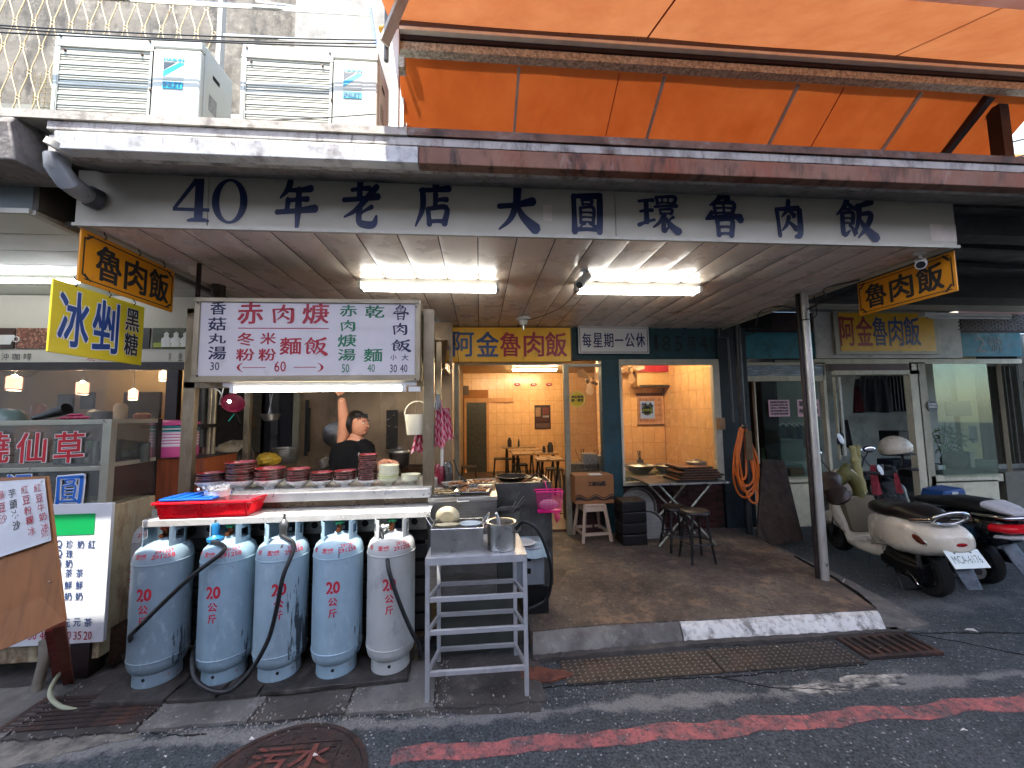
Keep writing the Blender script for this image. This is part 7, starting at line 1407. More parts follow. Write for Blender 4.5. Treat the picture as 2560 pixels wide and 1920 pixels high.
# cooler and wood cabinet left of the stall
cj = at(432, 1140, Y=3.6); ct = thing('drink_cooler', 'pink and white striped drink cooler on the brown cabinet', 'cooler', cj); r_ = .165; zb_ = cj.z; zt_ = at(432, 1050, Y=3.6).z; h = zt_-zb_
PK = mat('cooler_pink', '#b8487c', .4, var=.08); part('body', MB().lathe([(r_*.97, 0), (r_, .02), (r_, h*.28)], (cj.x, 3.62, zb_), 36), PK, ct); part('barrel', MB().lathe([(r_*.99, h*.28), (r_*.99, h*.68)], (cj.x, 3.62, zb_), 36), mat('cooler_white', '#c3b0bd', .4), ct)
for i in range(8): part('band', MB().ring((cj.x, 3.62, zb_+h*(.33+.04*i)), r_*.992, .004, 'z', 36, 5), PK if i % 2 else WHITE, ct)
for i in range(3): part('teal_band', MB().lathe([(r_*1.005, h*(.68+.06*i)), (r_*1.005, h*(.71+.06*i))], (cj.x, 3.62, zb_), 36), mat('cooler_teal', '#1d8f92', .4) if i != 1 else WHITE, ct)
part('lid', MB().lathe([(r_*1.03, h*.86), (r_*1.03, h*.94), (r_*.6, h), (0, h)], (cj.x, 3.62, zb_), 36), PK, ct)
a = at(378, 1146, Y=3.4); b = at(462, 1260, Y=3.4); cbn = thing('wood_cabinet', 'orange brown wood grain cabinet under the pink drink cooler', 'cabinet', ((a.x+b.x)/2, 3.6, .06)); part('carcass', MB().box(a.x, 3.42, .06, b.x+.12, 3.85, zb_-.004), mat('wood_grain', '#7a3a1a', .5, var=.3, vs=6, vst=(6, 6, .4), stain=('#3b1a0c', .6, 7, (6, 6, .4), .5, .7)), cbn, bev=.004); part('top', MB().box(a.x-.01, 3.41, zb_-.003, b.x+.13, 3.86, zb_), DF, cbn)
# ---------------------------------------------------------------- left display case, menu boards
dc = thing('display_case', 'steel and glass dessert display case with red and blue characters and a stained side', 'display case', (-3.3, 3.2, 0))
X1 = at(264, 1270, Y=3.0).x; Yb = 3.45; CF = mat('case_steel', '#a8a898', .35, .6, var=.15, vs=5)
def cz(x, y): return at(x, y, Y=3.0).z
zt, zm, zb_ = cz(150, 1050), cz(150, 1168), cz(150, 1272)
part('corner_post', MB().box(X1-.055, 3.0, zb_, X1, 3.05, zt), CF, dc, bev=.002); part('back_post', MB().box(X1-.04, Yb-.04, zb_, X1-.001, Yb, zt), DF, dc)
for nm, z, h in (('top_rail', zt, .035), ('middle_rail', zm, .03), ('bottom_rail', zb_+.03, .03)): part(nm, MB().box(-6, 3.003, z-h, X1-.056, 3.035, z), CF, dc, bev=.002)
for nm, z, h in (('side_rail', zt-.001, .03), ('side_rail', zm+.02, .03)): part(nm, MB().box(X1-.03, 3.052, z-h, X1-.004, Yb-.042, z), CF, dc)
part('shelf', MB().box(-6, 3.05, zm-.02, X1-.06, Yb, zm-.008), CF, dc); part('top_shelf', MB().box(-6, 3.04, zt-.012, X1-.06, Yb, zt-.002), GLD, dc)
part('front_pane', MB().box(-6, 3.010, zm, X1-.056, 3.015, zt-.035), GLD, dc); part('front_pane', MB().box(-6, 3.010, zb_+.03, X1-.056, 3.015, zm-.03), GLD, dc); part('side_pane', MB().box(X1-.012, 3.052, zb_+.03, X1-.007, Yb-.042, zt-.03), GLD, dc)
part('cabinet', MB().box(-6, 3.02, .12, X1-.001, Yb, zb_-.001), mat('stained_enamel', '#b5a98a', .6, var=.1, vs=4, bump=.2, bs=20, stain=[('#4a3320', .85, 3.2, (1, 1, .5), .50, .64), ('#6e4a2c', .6, 12, (1, 1, .3), .52, .66)]), dc, bev=.006); part('back_panel', MB().box(-6, Yb, .12, X1-.05, Yb+.01, zm), DKW, dc)
part('perforated_vent', MB().box(X1-.0005, 3.1, .02, X1+.03, Yb+.05, .28), mat('rust_mesh', '#4a362a', .7, .3, var=.6, vs=50), dc)
# letters on the glass
L1, L2, B1 = Let(), Let(), Let(); zY = 3.003
for c_, x0, x1, y0, y1 in (('燒', -52, 24, 1082, 1158), ('仙', 44, 116, 1082, 1156), ('草', 138, 210, 1080, 1156)):
    L1.px(c_, x0, y0, x1, y1, zY, .075, .03, .002); L2.px(c_, x0, y0, x1, y1, zY, .03, .03, .004)
letters(L1, WHITE, dc); letters(L2, mat('glass_red', '#a80f20', .4), dc)
mb1, mb2 = MB(), MB(); a = at(140, 1188, Y=zY); b = at(211, 1258, Y=zY); brush(mb1, '圓', a.x, b.z, b.x, a.z, zY, .001, 1.9); brush(mb2, '圓', a.x, b.z, b.x, a.z, zY, .006, 1.0); letters(mb1, WHITE, dc); letters(mb2, mat('glass_blue', '#0f5cb0', .4), dc)
L1, L2 = Let(), Let(); L1.px('湯', 14, 1186, 82, 1258, zY, .075, .03, .002); L2.px('湯', 14, 1186, 82, 1258, zY, .03, .03, .004); letters(L1, WHITE, dc); letters(L2, MATS['glass_blue'], dc)
# goods in and on the case
def cyl_obj(name, x, y0, y1, w_, Y, m, lab, cat, taper=1.): 
    a = at(x, y0, Y=Y); b = at(x, y1, Y=Y); r_ = w_*Y/FPX/2*.85; return solo(name, MB().lathe([(r_*taper, 0), (r_, (a.z-b.z)), (r_*1.05, a.z-b.z), (r_*.9, a.z-b.z-.004), (r_*.85, .01), (0, .01)], (a.x, Y, b.z), 24), m, lab, cat)
for i, (x, w_) in enumerate(((232, 26), (205, 24), (172, 22), (150, 20))): cyl_obj('steel_canister', x, 1102, 1160, w_, 3.2+.05*(i % 2), STEELD, ('tallest, nearest the corner post', 'second from the corner post', 'third from the corner post', 'leftmost, behind the grass character')[i]+' of the steel canisters in the display case', 'canister')
for i, x in enumerate((300, 322, 345, 362)): cyl_obj('glass_jar', x, 1098+3*i, 1155, 24, 3.30, mat('smoky_glass', '#4b4f49', .15, var=.4, vs=20), ('first', 'second', 'third', 'fourth')[i]+' smoky jar from the left behind the side glass of the case', 'jar')
sack(-700, 1190, -655, 1290, 3.25, mat('white_paper', '#b5b3ac', .6), 'crumpled white paper bags low in the display case', 'paper_bag', 9)
for i in range(9):
    c = at((160, 178, 196, 214, 168, 188, 206, 180, 198)[i], 1040, Y=(3.12, 3.12, 3.12, 3.12, 3.17, 3.17, 3.17, 3.14, 3.14)[i]); c.z = zt+.014+(.022 if i > 6 else .004*(i > 3))
    solo('pink_spoon', MB().sphere(c, .022, 8, 6, (1.5, .8, .5)), mat('magenta_plastic', '#a3204e', .35), 'magenta plastic scoop on the display case, %s' % ('leftmost of the front row', 'second of the front row', 'third of the front row', 'rightmost of the front row', 'left one of the back row', 'middle one of the back row', 'right one of the back row', 'left one on top of the pile', 'right one on top of the pile')[i], 'scoop', 'magenta scoops piled on the display case')
c = at(122, 1035, Y=3.2); bt = thing('black_bottle', 'black pan with a gold stripe lying on top of the display case', 'pan', c); part('pan', MB().tube([at(85, 1046, Y=3.2), at(168, 1022, Y=3.2)], .03, 12, rs=[.018, .045]), BLKP, bt)
c = at(12, 1035, Y=3.25); solo('glass_dome', MB().lathe([(.12, 0), (.115, .04), (.08, .08), (0, .095)], (c.x, 3.25, zt), 28), mat('greenish_dome', '#6b7f78', .15), 'pale green glass dome at the left end of the case top', 'dome')
c = at(205, 1118, Y=3.12); solo('yellow_duck', MB().sphere((c.x, 3.1, c.z-.01), .022).sphere((c.x, 3.1, c.z+.015), .014), mat('duck_yellow', '#b58a14', .4), 'tiny yellow toy near the corner of the display case', 'toy'); c = at(232, 1108, Y=3.12); solo('green_tag', MB().box(c.x-.012, 3.1, c.z-.03, c.x+.012, 3.105, c.z+.02), mat('tag_green', '#1a8a4a', .4), 'small green tag inside the display case corner', 'tag')
# white and green price board
gb = thing('price_board', 'white board with green panel, blue drink names and red prices standing against the case', 'menu board', (-3, 2.98, .26)); a = at(-60, 1268, Y=2.985); b = at(257, 1605, Y=2.985)
part('board', MB().box(a.x, 2.985, b.z, b.x, 3.012, a.z), mat('board_white', '#c9cccf', .45, var=.04, stain=('#8d9092', .4, 8, (1, 1, 1), .6, .8)), gb, bev=.003); a = at(130, 1287, Y=2.98); b = at(234, 1336, Y=2.98); part('green_panel', MB().box(a.x, 2.982, b.z, b.x, 2.9845, a.z), mat('panel_green', '#0a8f4a', .4, var=.04), gb)
L = Let(); GY_ = 2.984
for s_, x0, x1, y0 in (('紅', 221, 239, 1350), ('奶', 194, 211, 1350), ('珍', 166, 183, 1350), ('珠', 166, 183, 1374), ('奶', 164, 182, 1398), ('茶', 164, 181, 1422), ('鮮', 162, 180, 1452), ('奶', 162, 180, 1480), ('茶', 191, 208, 1422), ('鮮', 190, 207, 1452), ('奶', 189, 207, 1480), ('Q', 140, 156, 1350), ('Q', 140, 156, 1374), ('奶', 138, 154, 1398), ('元', 184, 202, 1545), ('元', 158, 176, 1547), ('元', 132, 148, 1549), ('茶', 211, 230, 1545)): L.px(s_, x0, y0, x1, y0+21, GY_, .02)
letters(L, mat('menu_blue', '#1c3a6e', .5), gb); L = Let()
for s_, x0 in (('20', 210), ('35', 184), ('40', 158), ('40', 126), ('40', 100), ('50', 72)): L.px(s_, x0, 1578, x0+20, 1599, GY_, .01)
letters(L, CRIM, gb)
part('foot', MB().box(-2.78, 3.0, .01, -2.66, 3.12, .25), DF, gb)
# leaning plywood board with paper price list
wb = thing('plywood_board', 'leaning plywood A-board with a handwritten price sheet pinned on it, at the far left', 'board', (-2.5, 2.4, 0))
PLY = mat('plywood', '#8a5a34', .6, var=.12, vs=4, vst=(3, 3, .6), stain=('#5c3518', .5, 6, (3, 3, .3), .5, .7))
def quadbox(P, t, back=(0, 1, 0)):
    P = [Vector(p) for p in P]; n = (P[1]-P[0]).cross(P[3]-P[0]).normalized(); n = n if n.dot(Vector(back)) > 0 else -n
    return MB().add(P+[p+n*t for p in P], [(0, 1, 2, 3), (7, 6, 5, 4), (0, 4, 5, 1), (1, 5, 6, 2), (2, 6, 7, 3), (3, 7, 4, 0)])
Q = [at(-160, 1200, Y=2.52), at(116, 1190, Y=2.40), at(160, 1553, Y=2.30), at(-160, 1700, Y=2.30)]
part('board', quadbox(Q, .014), PLY, wb)
P4 = [at(-60, 1207, Y=2.462), at(114, 1196, Y=2.392), at(131, 1350, Y=2.353), at(-60, 1412, Y=2.37)]; P4 = [p+Vector((0, -.006, 0)) for p in P4]
part('paper', quadbox(P4, .001), mat('paper_white', '#bfc2c4', .6, var=.05), wb)
def on_q(P, u, v): return (P[0]*(1-u)+P[1]*u)*(1-v)+(P[3]*(1-u)+P[2]*u)*v
for k_, s_, u0, v0 in ((0, '紅豆牛奶冰', .86, .08), (0, '紅豆粉粿冰', .68, .09), (1, '芋頭冰沙', .50, .12), (0, '綠豆沙', .34, .14)):
    L = Let()
    for i, c_ in enumerate(s_):
        uu = u0-.0+.012*i; v_ = v0+i*.155+random.uniform(-.01, .01); L.put(c_, on_q(P4, uu, v_), on_q(P4, uu+.10, v_), on_q(P4, uu+.10, v_+.125), on_q(P4, uu, v_+.125), .012 if i % 2 else 0, .08, .007)
    letters(L, REDL if k_ == 0 else BLKL, wb)
L = Let(); L.put('50元', on_q(P4, .90, .80), on_q(P4, .99, .79), on_q(P4, .99, .92), on_q(P4, .90, .93), 0, 0, .007); letters(L, REDL, wb)
for p in (on_q(P4, .03, .03), on_q(P4, .96, .04), on_q(P4, .96, .95), on_q(Q, .93, .72)): part('pin', MB().sphere(p+Vector((0, -.003, 0)), .004, 8, 5), STEEL, wb)
p = at(148, 1560, Y=2.36); q = at(172, 1706, Z=.02); part('leg', MB().bar(p, q, .045, .03), mat('red_brown_wood', '#6a2e1c', .6, var=.3, vs=8), wb); p = at(128, 1570, Y=2.5); q = at(146, 1692, Z=.02); part('leg', MB().bar(p, q, .045, .03), mat('red_painted_wood', '#7a1c1c', .6, var=.3, vs=8), wb)
hose('conduit', [at(112, 1600, Y=3.0), at(110, 1650, Y=2.95), at(95, 1710, Y=2.9), at(90, 1758, Y=2.85)], .028, 'dirty grey flexible pipe beside the legs of the plywood board', mat('dirty_pipe', '#6b655a', .8, var=.3, vs=12))
hose('water_hose', [at(190, 1650, Y=3.1), at(145, 1690, Y=2.9), at(125, 1735, Y=2.75), at(150, 1765, Y=2.7), at(200, 1778, Y=2.68)], .012, 'pale green water hose curling to the slotted grate', mat('pale_hose', '#a3a68a', .5))
# ---------------------------------------------------------------- forecourt things
FZ = .125
def stool_plastic(c, w_, h, lab, m, rz=0.):
    t = thing('plastic_stool', lab, 'stool', c, None, rz); s_ = w_/2
    part('seat', MB().box(-s_*.8, -s_*.8, h-.03, s_*.8, s_*.8, h), m, t, local=True, bev=.012)
    for a_, b_ in ((-1, -1), (1, -1), (1, 1), (-1, 1)): part('leg', MB().bar((a_*s_*.72, b_*s_*.72, h-.02), (a_*s_*1.05, b_*s_*1.05, 0), .042, .03, (b_, -a_, 0)), m, t, local=True, bev=.004)
    part('apron', MB().box(-s_*.78, -s_*.80, h-.09, s_*.78, -s_*.77, h-.03).box(-s_*.78, s_*.77, h-.09, s_*.78, s_*.80, h-.03).box(-s_*.80, -s_*.76, h-.09, -s_*.77, s_*.76, h-.03).box(s_*.77, -s_*.76, h-.09, s_*.80, s_*.76, h-.03), m, t, local=True)
    z = h*.22; mb = MB(); k = s_*.98; q = [(-k, -k), (k, -k), (k, k), (-k, k)]
    for i in range(4): mb.bar((*q[i], z), (*q[(i+1) % 4], z), .02, .035)
    part('stretcher', mb, m, t, local=True); return t
c = at(1487, 1352, Z=FZ); stool_plastic((c.x, c.y+.12, FZ), .36, .46, 'white plastic stool with a cardboard carton on it, by the sliding pane', mat('cream_plastic', '#b09a88', .5, var=.08, vs=6, stain=('#6d5a4c', .5, 6, (1, 1, 1), .55, .75)), .08)
bx = thing('carton', 'brown cardboard carton with black characters standing on the white plastic stool', 'carton', (c.x, c.y+.12, FZ+.46)); CB = mat('cardboard', '#8a5c36', .8, var=.12, vs=6); a = at(1437, 1190, Y=c.y); b = at(1536, 1262, Y=c.y); zb_ = FZ+.462; zt_ = a.z
part('carton', MB().box(a.x, c.y, zb_, b.x, c.y+.3, zt_), CB, bx, bev=.004); part('flap', MB().box(a.x+.20, c.y-.003, zt_+.004, a.x+.36, c.y+.12, zt_+.012), WHITE, bx)
mb = MB(); pts = [(a.x+(b.x-a.x)*i/20, zb_+.10+.022*math.sin(i*.75)) for i in range(21)]
mb.add([(x, c.y-.002, z) for x, z in pts]+[(x, c.y-.002, z-.012) for x, z in pts], [(i, i+1, 22+i, 21+i) for i in range(20)]); mb.add([(x, c.y-.002, z-.022) for x, z in pts]+[(x, c.y-.002, zb_+.045+.3*(z-zb_-.1)) for x, z in pts], [(i, i+1, 22+i, 21+i) for i in range(20)]); part('printed_waves', mb, mat('print_black', '#2a1c14', .7), bx)
L = Let(); L.wall('工研烏醋', a.x+.17, zt_-.135, a.x+.40, zt_-.075, c.y-.001, .03); letters(L, BLKL, bx)
# folding table with trays
ft = thing('folding_table', 'steel edged folding table with crossed legs under the shop window', 'table', (2.55, 4.8, FZ)); a = at(1622, 1207, Y=4.55); b = at(1822, 1207, Y=4.55); tz = (a.z+b.z)/2
part('table_top', MB().box(a.x, 4.55, tz-.018, b.x, 5.15, tz), STEELB, ft, bev=.003); part('edge', MB().box(a.x-.004, 4.545, tz-.02, b.x+.004, 4.5495, tz+.002), STEEL, ft)
for y in (4.62, 5.08):
    part('leg', MB().tube([(a.x+.15, y, tz-.02), (b.x-.15, y+.02, FZ)], .012, 8), GALV, ft); part('leg', MB().tube([(b.x-.15, y+.03, tz-.02), (a.x+.15, y+.05, FZ)], .012, 8), GALV, ft)
TRB = mat('black_tray', '#16110f', .5, .2, var=.3, vs=9); CAKE = mat('turnip_cake', '#a86a3a', .6, var=.35, vs=20, bump=.6, bs=40)
tz0 = tz+.002
for i in range(6):
    z = tz0+i*.030; x0 = 2.36+.02*(i % 2)+(.0, .03, .08, .0, .05, -.03)[i]; t = thing('baking_tray', 'black baking tray of brown slices, %s of the pile' % ('bottom', 'second from bottom', 'third from bottom', 'third from top', 'second from top', 'top')[i], 'tray', (x0+.3, 4.78, z), 'black trays piled on the folding table')
    w_ = .52-(.10 if i > 3 else 0); part('tray', MB().box(-w_/2, -.17, 0, w_/2, .17, .004).box(-w_/2-.01, -.18, .006, w_/2+.01, -.17, .022).box(-w_/2-.01, .17, .006, w_/2+.01, .18, .022).box(-w_/2-.01, -.17, .006, -w_/2, .17, .022).box(w_/2, -.17, .006, w_/2+.01, .17, .022), TRB, t, local=True)
    for k in range(5): part('slice', MB().box(-w_/2+.02+k*(w_-.04)/5, -.16, .005, -w_/2+.012+(k+1)*(w_-.04)/5, .15, .028), CAKE, t, local=True)
c = at(1735, 1130, Y=4.9); solo('lidded_dish', MB().lathe([(.12, 0), (.125, .03), (.10, .04), (.02, .05), (.02, .065), (0, .065)], (2.78, 4.82, tz0+.182), 28), STEELD, 'small steel lidded dish on top of the tray pile', 'dish')
# stools, steel pans, black crates
def stool_bar(c, lab, r_=.15, h=.46, m=BLKP):
    t = thing('round_stool', lab, 'stool', c, 'dark stools in the forecourt'); part('seat', MB().lathe([(r_, -.03), (r_+.005, -.02), (r_, 0), (r_*.9, .006), (0, .006)], (0, 0, h), 28), m, t, local=True)
    for k in range(4): a_ = math.pi/4+k*math.pi/2; part('leg', MB().tube([(math.cos(a_)*r_*.7, math.sin(a_)*r_*.7, h-.02), (math.cos(a_)*r_*1.25, math.sin(a_)*r_*1.25, 0)], .015, 8), m, t, local=True)
    part('ring', MB().ring((0, 0, h*.38), r_*1.02, .008, 'z', 24, 6), m, t, local=True); return t
c = at(1745, 1405, Z=FZ); stool_bar((c.x+.02, c.y+.05, FZ), 'black round stool in front of the folding table, nearest the road', .15, .54); c = at(1702, 1380, Z=FZ); stool_bar((c.x, c.y+.1, FZ), 'black round stool set close behind the nearest one', .15, .50); c = at(1785, 1385, Z=FZ)
c = at(1600, 1270, Y=5.05); solo('round_pan', MB().lathe([(.0, 0), (.22, 0), (.24, .03), (.25, .03), (.235, -.004)], (c.x+.0, 5.12, c.z+.0), 40, Matrix.Rotation(R(80), 3, 'X')), STEELD, 'large round steel pan leaning upright against the brick wall', 'pan'); c = at(1628, 1318, Y=4.95); solo('round_pan', MB().lathe([(.0, 0), (.17, 0), (.19, .03), (.2, .03), (.185, -.004)], (c.x, 5.0, c.z), 36, Matrix.Rotation(R(75), 3, 'X')), STEELD, 'smaller round steel pan leaning below the large one', 'pan')
a = at(1552, 1255, Y=4.75); b = at(1618, 1372, Y=4.75); cr_ = thing('black_crate', 'stack of black plastic crates between the white stool and the folding table', 'crate', ((a.x+b.x)/2, 4.9, FZ))
for i in range(4): z = FZ+.003+i*.135; part('crate', MB().box(a.x, 4.72, z, b.x, 5.0, z+.128), BLKP, cr_, bev=.012)
# ---------------------------------------------------------------- dining room furniture and wall things
WT = mat('table_laminate', '#8a6a48', .3, var=.1); DK = mat('dark_leg', '#1a1512', .5)
def dtable(x0, x1, ypx, lab):
    p = at(x0, ypx, Z=.91); q = at(x1, ypx, Z=.91); Y_ = min(p.y, 10.2); p = at(x0, ypx, Y=Y_); q = at(x1, ypx, Y=Y_); z = p.z
    t = thing('dining_table', lab, 'table', ((p.x+q.x)/2, Y_+.3, .16)); part('table_top', MB().box(p.x, Y_, z-.035, q.x, Y_+.6, z), WT, t, bev=.004)
    for x in (p.x+.1, q.x-.1): part('leg', MB().bar((x, Y_+.1, z-.036), (x, Y_+.5, .16), .04, .03), DK, t); part('leg', MB().bar((x+.045, Y_+.5, z-.036), (x+.045, Y_+.1, .16), .04, .03), DK, t)
    return t, p.x, q.x, Y_, z
T = [dtable(1257, 1340, 1119, 'farthest wooden dining table with a black canister, seen through the doorway'), dtable(1273, 1358, 1127, 'second farthest wooden dining table seen through the doorway'), dtable(1283, 1397, 1135, 'middle wooden dining table seen through the doorway'), dtable(1345, 1412, 1150, 'nearest wooden dining table at the right of the doorway')]
for i, (x, y, lab) in enumerate(((1251, 1145, 'dark stool left of the dining tables'), (1283, 1145, 'dark stool in front of the farthest dining table'), (1172, 1165, 'dark stool standing by the patterned inner door'), (1385, 1170, 'dark stool tucked under the nearest dining table'), (1300, 1160, 'dark stool below the middle dining table'))):
    p = at(x, y, Z=.62); t = thing('dining_stool', lab, 'stool', (p.x, p.y, .16), 'stools in the dining room'); part('seat', MB().box(-.17, -.17, .43, .17, .17, .46), DK, t, local=True, bev=.01)
    for a_, b_ in ((-1, -1), (1, -1), (1, 1), (-1, 1)): part('leg', MB().tube([(a_*.14, b_*.14, .43), (a_*.18, b_*.18, 0)], .014, 6), DK, t, local=True)
for i, (x, y, w_, h_, Y_, lab) in enumerate(((1274, 1117, .11, .24, T[0][3]+.2, 'black cutlery canister on the farthest dining table'), (1297, 1119, .05, .2, T[0][3]+.2, 'dark sauce bottle on the farthest dining table'), (1376, 1133, .13, .22, T[2][3]+.2, 'chopstick holder on the middle dining table'), (1360, 1132, .07, .14, T[2][3]+.2, 'small dark jar on the middle dining table'))):
    p = at(x, y, Y=Y_); solo('canister', MB().lathe([(w_/2, 0), (w_/2, h_*.7), (w_*.3, h_*.85), (w_*.3, h_), (0, h_)], (p.x, Y_, T[0 if i < 2 else 2][4]), 14), DK, lab, 'canister')
a = at(1336, 1013, Y=10.97); b = at(1377, 1072, Y=10.97); ps = thing('wall_poster', 'dark poster with small photos on the orange tiled wall', 'poster', ((a.x+b.x)/2, 10.97, b.z)); part('sheet', MB().box(a.x, 10.97, b.z, b.x, 10.985, a.z), mat('poster_dark', '#251312', .5, var=.5, vs=6), ps)
for (u0, v0, u1, v1, c_) in ((.06, .52, .38, .9, '#8a6a4c'), (.5, .6, .9, .9, '#5c2a22'), (.1, .32, .9, .46, '#45201c'), (.06, .05, .94, .24, '#5a4640'), (.5, .48, .9, .56, '#8a8a90')): part('printed_block', MB().box(a.x+(b.x-a.x)*u0, 10.966, b.z+(a.z-b.z)*v0, a.x+(b.x-a.x)*u1, 10.9695, b.z+(a.z-b.z)*v1), mat('print'+c_, c_, .5, var=.4, vs=20), ps)
for i, x in enumerate((1293, 1334, 1373)): c = at(x, 961, Y=10.96); t = thing('wall_ornament', 'red lens shaped paper ornament high on the tiled wall, %s' % ('leftmost', 'middle', 'rightmost')[i], 'ornament', c, 'red wall ornaments'); part('paper', MB().sphere(c, .09, 14, 8, (1, .2, .55)), REDL, t); part('print', MB().sphere(c+Vector((0, -.014, 0)), .05, 12, 6, (1, .2, .4)), WHITE, t)
a = at(1150, 965, Y=10.95); b = at(1172, 987, Y=10.95); solo('wall_box', MB().box(a.x, 10.9, b.z, b.x, 10.98, a.z), mat('box_grey', '#5a4a3c', .6), 'grey box high at the left of the tiled wall', 'box')
for i, (x, y, w_, h_, c_, lab) in enumerate(((30, 1040, .16, .14, '#8a7a5a', 'tan canister on the counter inside the drinks shop, leftmost'), (95, 1036, .12, .18, '#5a3a2a', 'brown canister inside the drinks shop window'), (250, 1036, .2, .12, '#3a3a3c', 'dark machine inside the drinks shop, by the round bulbs'), (300, 1038, .12, .2, '#a09a8a', 'pale jug inside the drinks shop near the right end'), (355, 1040, .15, .1, '#7a4a2a', 'low brown box inside the drinks shop at the right end'))):
    p = at(x, y+14, Y=4.8); solo('canister', MB().lathe([(w_*.5, 0), (w_*.52, h_*.8), (w_*.3, h_), (0, h_)], p, 18), mat('shop_ware%d' % i, c_, .4, var=.2), lab, 'canister')
solo('back_counter', MB().box(-8, 4.6, .1, -2.85, 5.1, at(200, 1052, Y=4.8).z), mat('brown_counter', '#6a4a30', .6, var=.2), 'brown counter inside the drinks shop behind its window', 'counter')
# things behind the window
WX = 7.55
a = at(1592, 930, Y=7.3); b = at(1700, 968, Y=7.3); acx = thing('wall_air_conditioner', 'cream split air conditioner with a red banner over it behind the window', 'air conditioner', ((a.x+b.x)/2, 7.4, b.z)); part('body', MB().prism([(7.3, b.z+.02), (7.36, b.z), (7.58, b.z), (7.58, a.z), (7.33, a.z), (7.3, a.z-.05)], a.x, b.x, 'yz'), mat('ac_cream', '#b08a58', .4), acx, bev=.02); part('louvre', MB().box(a.x+.04, 7.295, b.z+.01, b.x-.04, 7.302, b.z+.05), DK, acx); part('banner', MB().box(a.x+.06, 7.32, a.z+.005, b.x-.02, 7.34, a.z+.13), REDL, acx)
def wallp(name, x0, y0, x1, y1, c_, lab, cat='notice', Y=7.57, rows=0):
    a = at(x0, y0, Y=Y); b = at(x1, y1, Y=Y); t = thing(name, lab, cat, ((a.x+b.x)/2, Y, b.z)); part('sheet', MB().box(a.x, Y, b.z, b.x, Y+.018, a.z), mat(name+c_, c_, .5, var=.2, vs=9), t)
    if rows: part('border', MB().box(a.x-.02, Y+.004, b.z-.03, b.x+.02, Y+.02, b.z-.001).box(a.x-.02, Y+.004, a.z+.001, b.x+.02, Y+.02, a.z+.06), mat('brown_border', '#6a4426', .5), t); 
    for r_ in range(rows):
        L = Let(); z1 = a.z-(a.z-b.z)*(.08+.9*r_/rows); L.wall('魯肉飯湯麵小菜', a.x+.03, z1-(a.z-b.z)*.6/rows, b.x-.03, z1, Y, 0); letters(L, mat('brown_text', '#5a3018', .5), t)
    return t
wallp('wall_menu', 1593, 990, 1658, 1060, '#b08468', 'pinkish wall menu with rows of characters behind the window', 'menu', rows=5); wallp('notice', 1722, 950, 1744, 995, '#6a5a48', 'grey brown notice on the tiled wall at right behind the window'); wallp('notice', 1725, 1001, 1747, 1018, '#9a7a58', 'small tan notice below the grey brown one behind the window'); wallp('clock', 1759, 937, 1769, 955, '#1a1612', 'small black box on the tiled wall near the window frame', 'box')
for i, (c0, sc_, lab) in enumerate(((at(1475, 950, Y=7.0), 1., 'large wall fan with pale blades behind the narrow sliding pane'), (at(1580, 925, Y=7.2), .9, 'wall fan partly hidden at the top left of the window'))):
    t = thing('wall_fan', lab, 'fan', c0); M_ = Matrix.Rotation(R(70), 3, 'X') @ Matrix.Rotation(R(20), 3, 'Y'); part('motor', MB().sphere(c0+Vector((0, .06, 0)), .07*sc_), mat('fan_cream', '#8a6a48', .4), t)
    for k in range(3):
        a_ = k*2.094+.5; mb = MB(); d = Vector((math.cos(a_), -.1, math.sin(a_))); s_ = Vector((-math.sin(a_), .25, math.cos(a_))); mb.add([c0+d*.04, c0+d*.22*sc_+s_*.07, c0+d*.30*sc_, c0+d*.24*sc_-s_*.10, c0+d*.10-s_*.07], [(0, 1, 2, 3, 4)]); part('blade', mb, MATS['fan_cream'], t)
    part('bracket', MB().bar(c0+Vector((0, .06, 0)), c0+Vector((.25, .4, -.05)), .04), DK, t)
# table inside the window with cloth, bowls
wt2 = thing('window_table', 'inner table with patterned cloth behind the shop window', 'table', (2.9, 5.9, .16)); part('table_top', MB().box(2.0, 5.45, .80, 3.6, 6.2, .83), STEELB, wt2); part('cloth', MB().box(1.99, 5.44, .70, 3.3, 5.449, .835).box(1.99, 5.4492, .832, 3.3, 6.0, .836), mat('patterned_cloth', '#6a6a4c', .7, var=.5, vs=18, stain=[('#2a4a5a', .7, 14, (1, 1, 1), .55, .62), ('#8a3a2a', .6, 18, (1, 1, 1), .6, .66)]), wt2)
for x, y in ((2.1, 5.5), (3.5, 5.5), (2.1, 6.1), (3.5, 6.1)): part('leg', MB().box(x-.02, y-.02, .16, x+.02, y+.02, .799), DK, wt2)
for i, (x, w_, lab) in enumerate(((1599, 74, 'wide steel mixing bowl inside the window'), (1668, 66, 'second steel mixing bowl inside the window, half behind the trays'))):
    p = at(x, 1170, Y=5.75); r_ = w_*5.75/FPX/2; solo('mixing_bowl', MB().lathe([(r_*.5, 0), (r_*.85, r_*.3), (r_, r_*.55), (r_*1.04, r_*.56), (r_*.8, r_*.3), (0, r_*.08)], (p.x, 5.75, .838), 36), STEELD, lab, 'bowl')
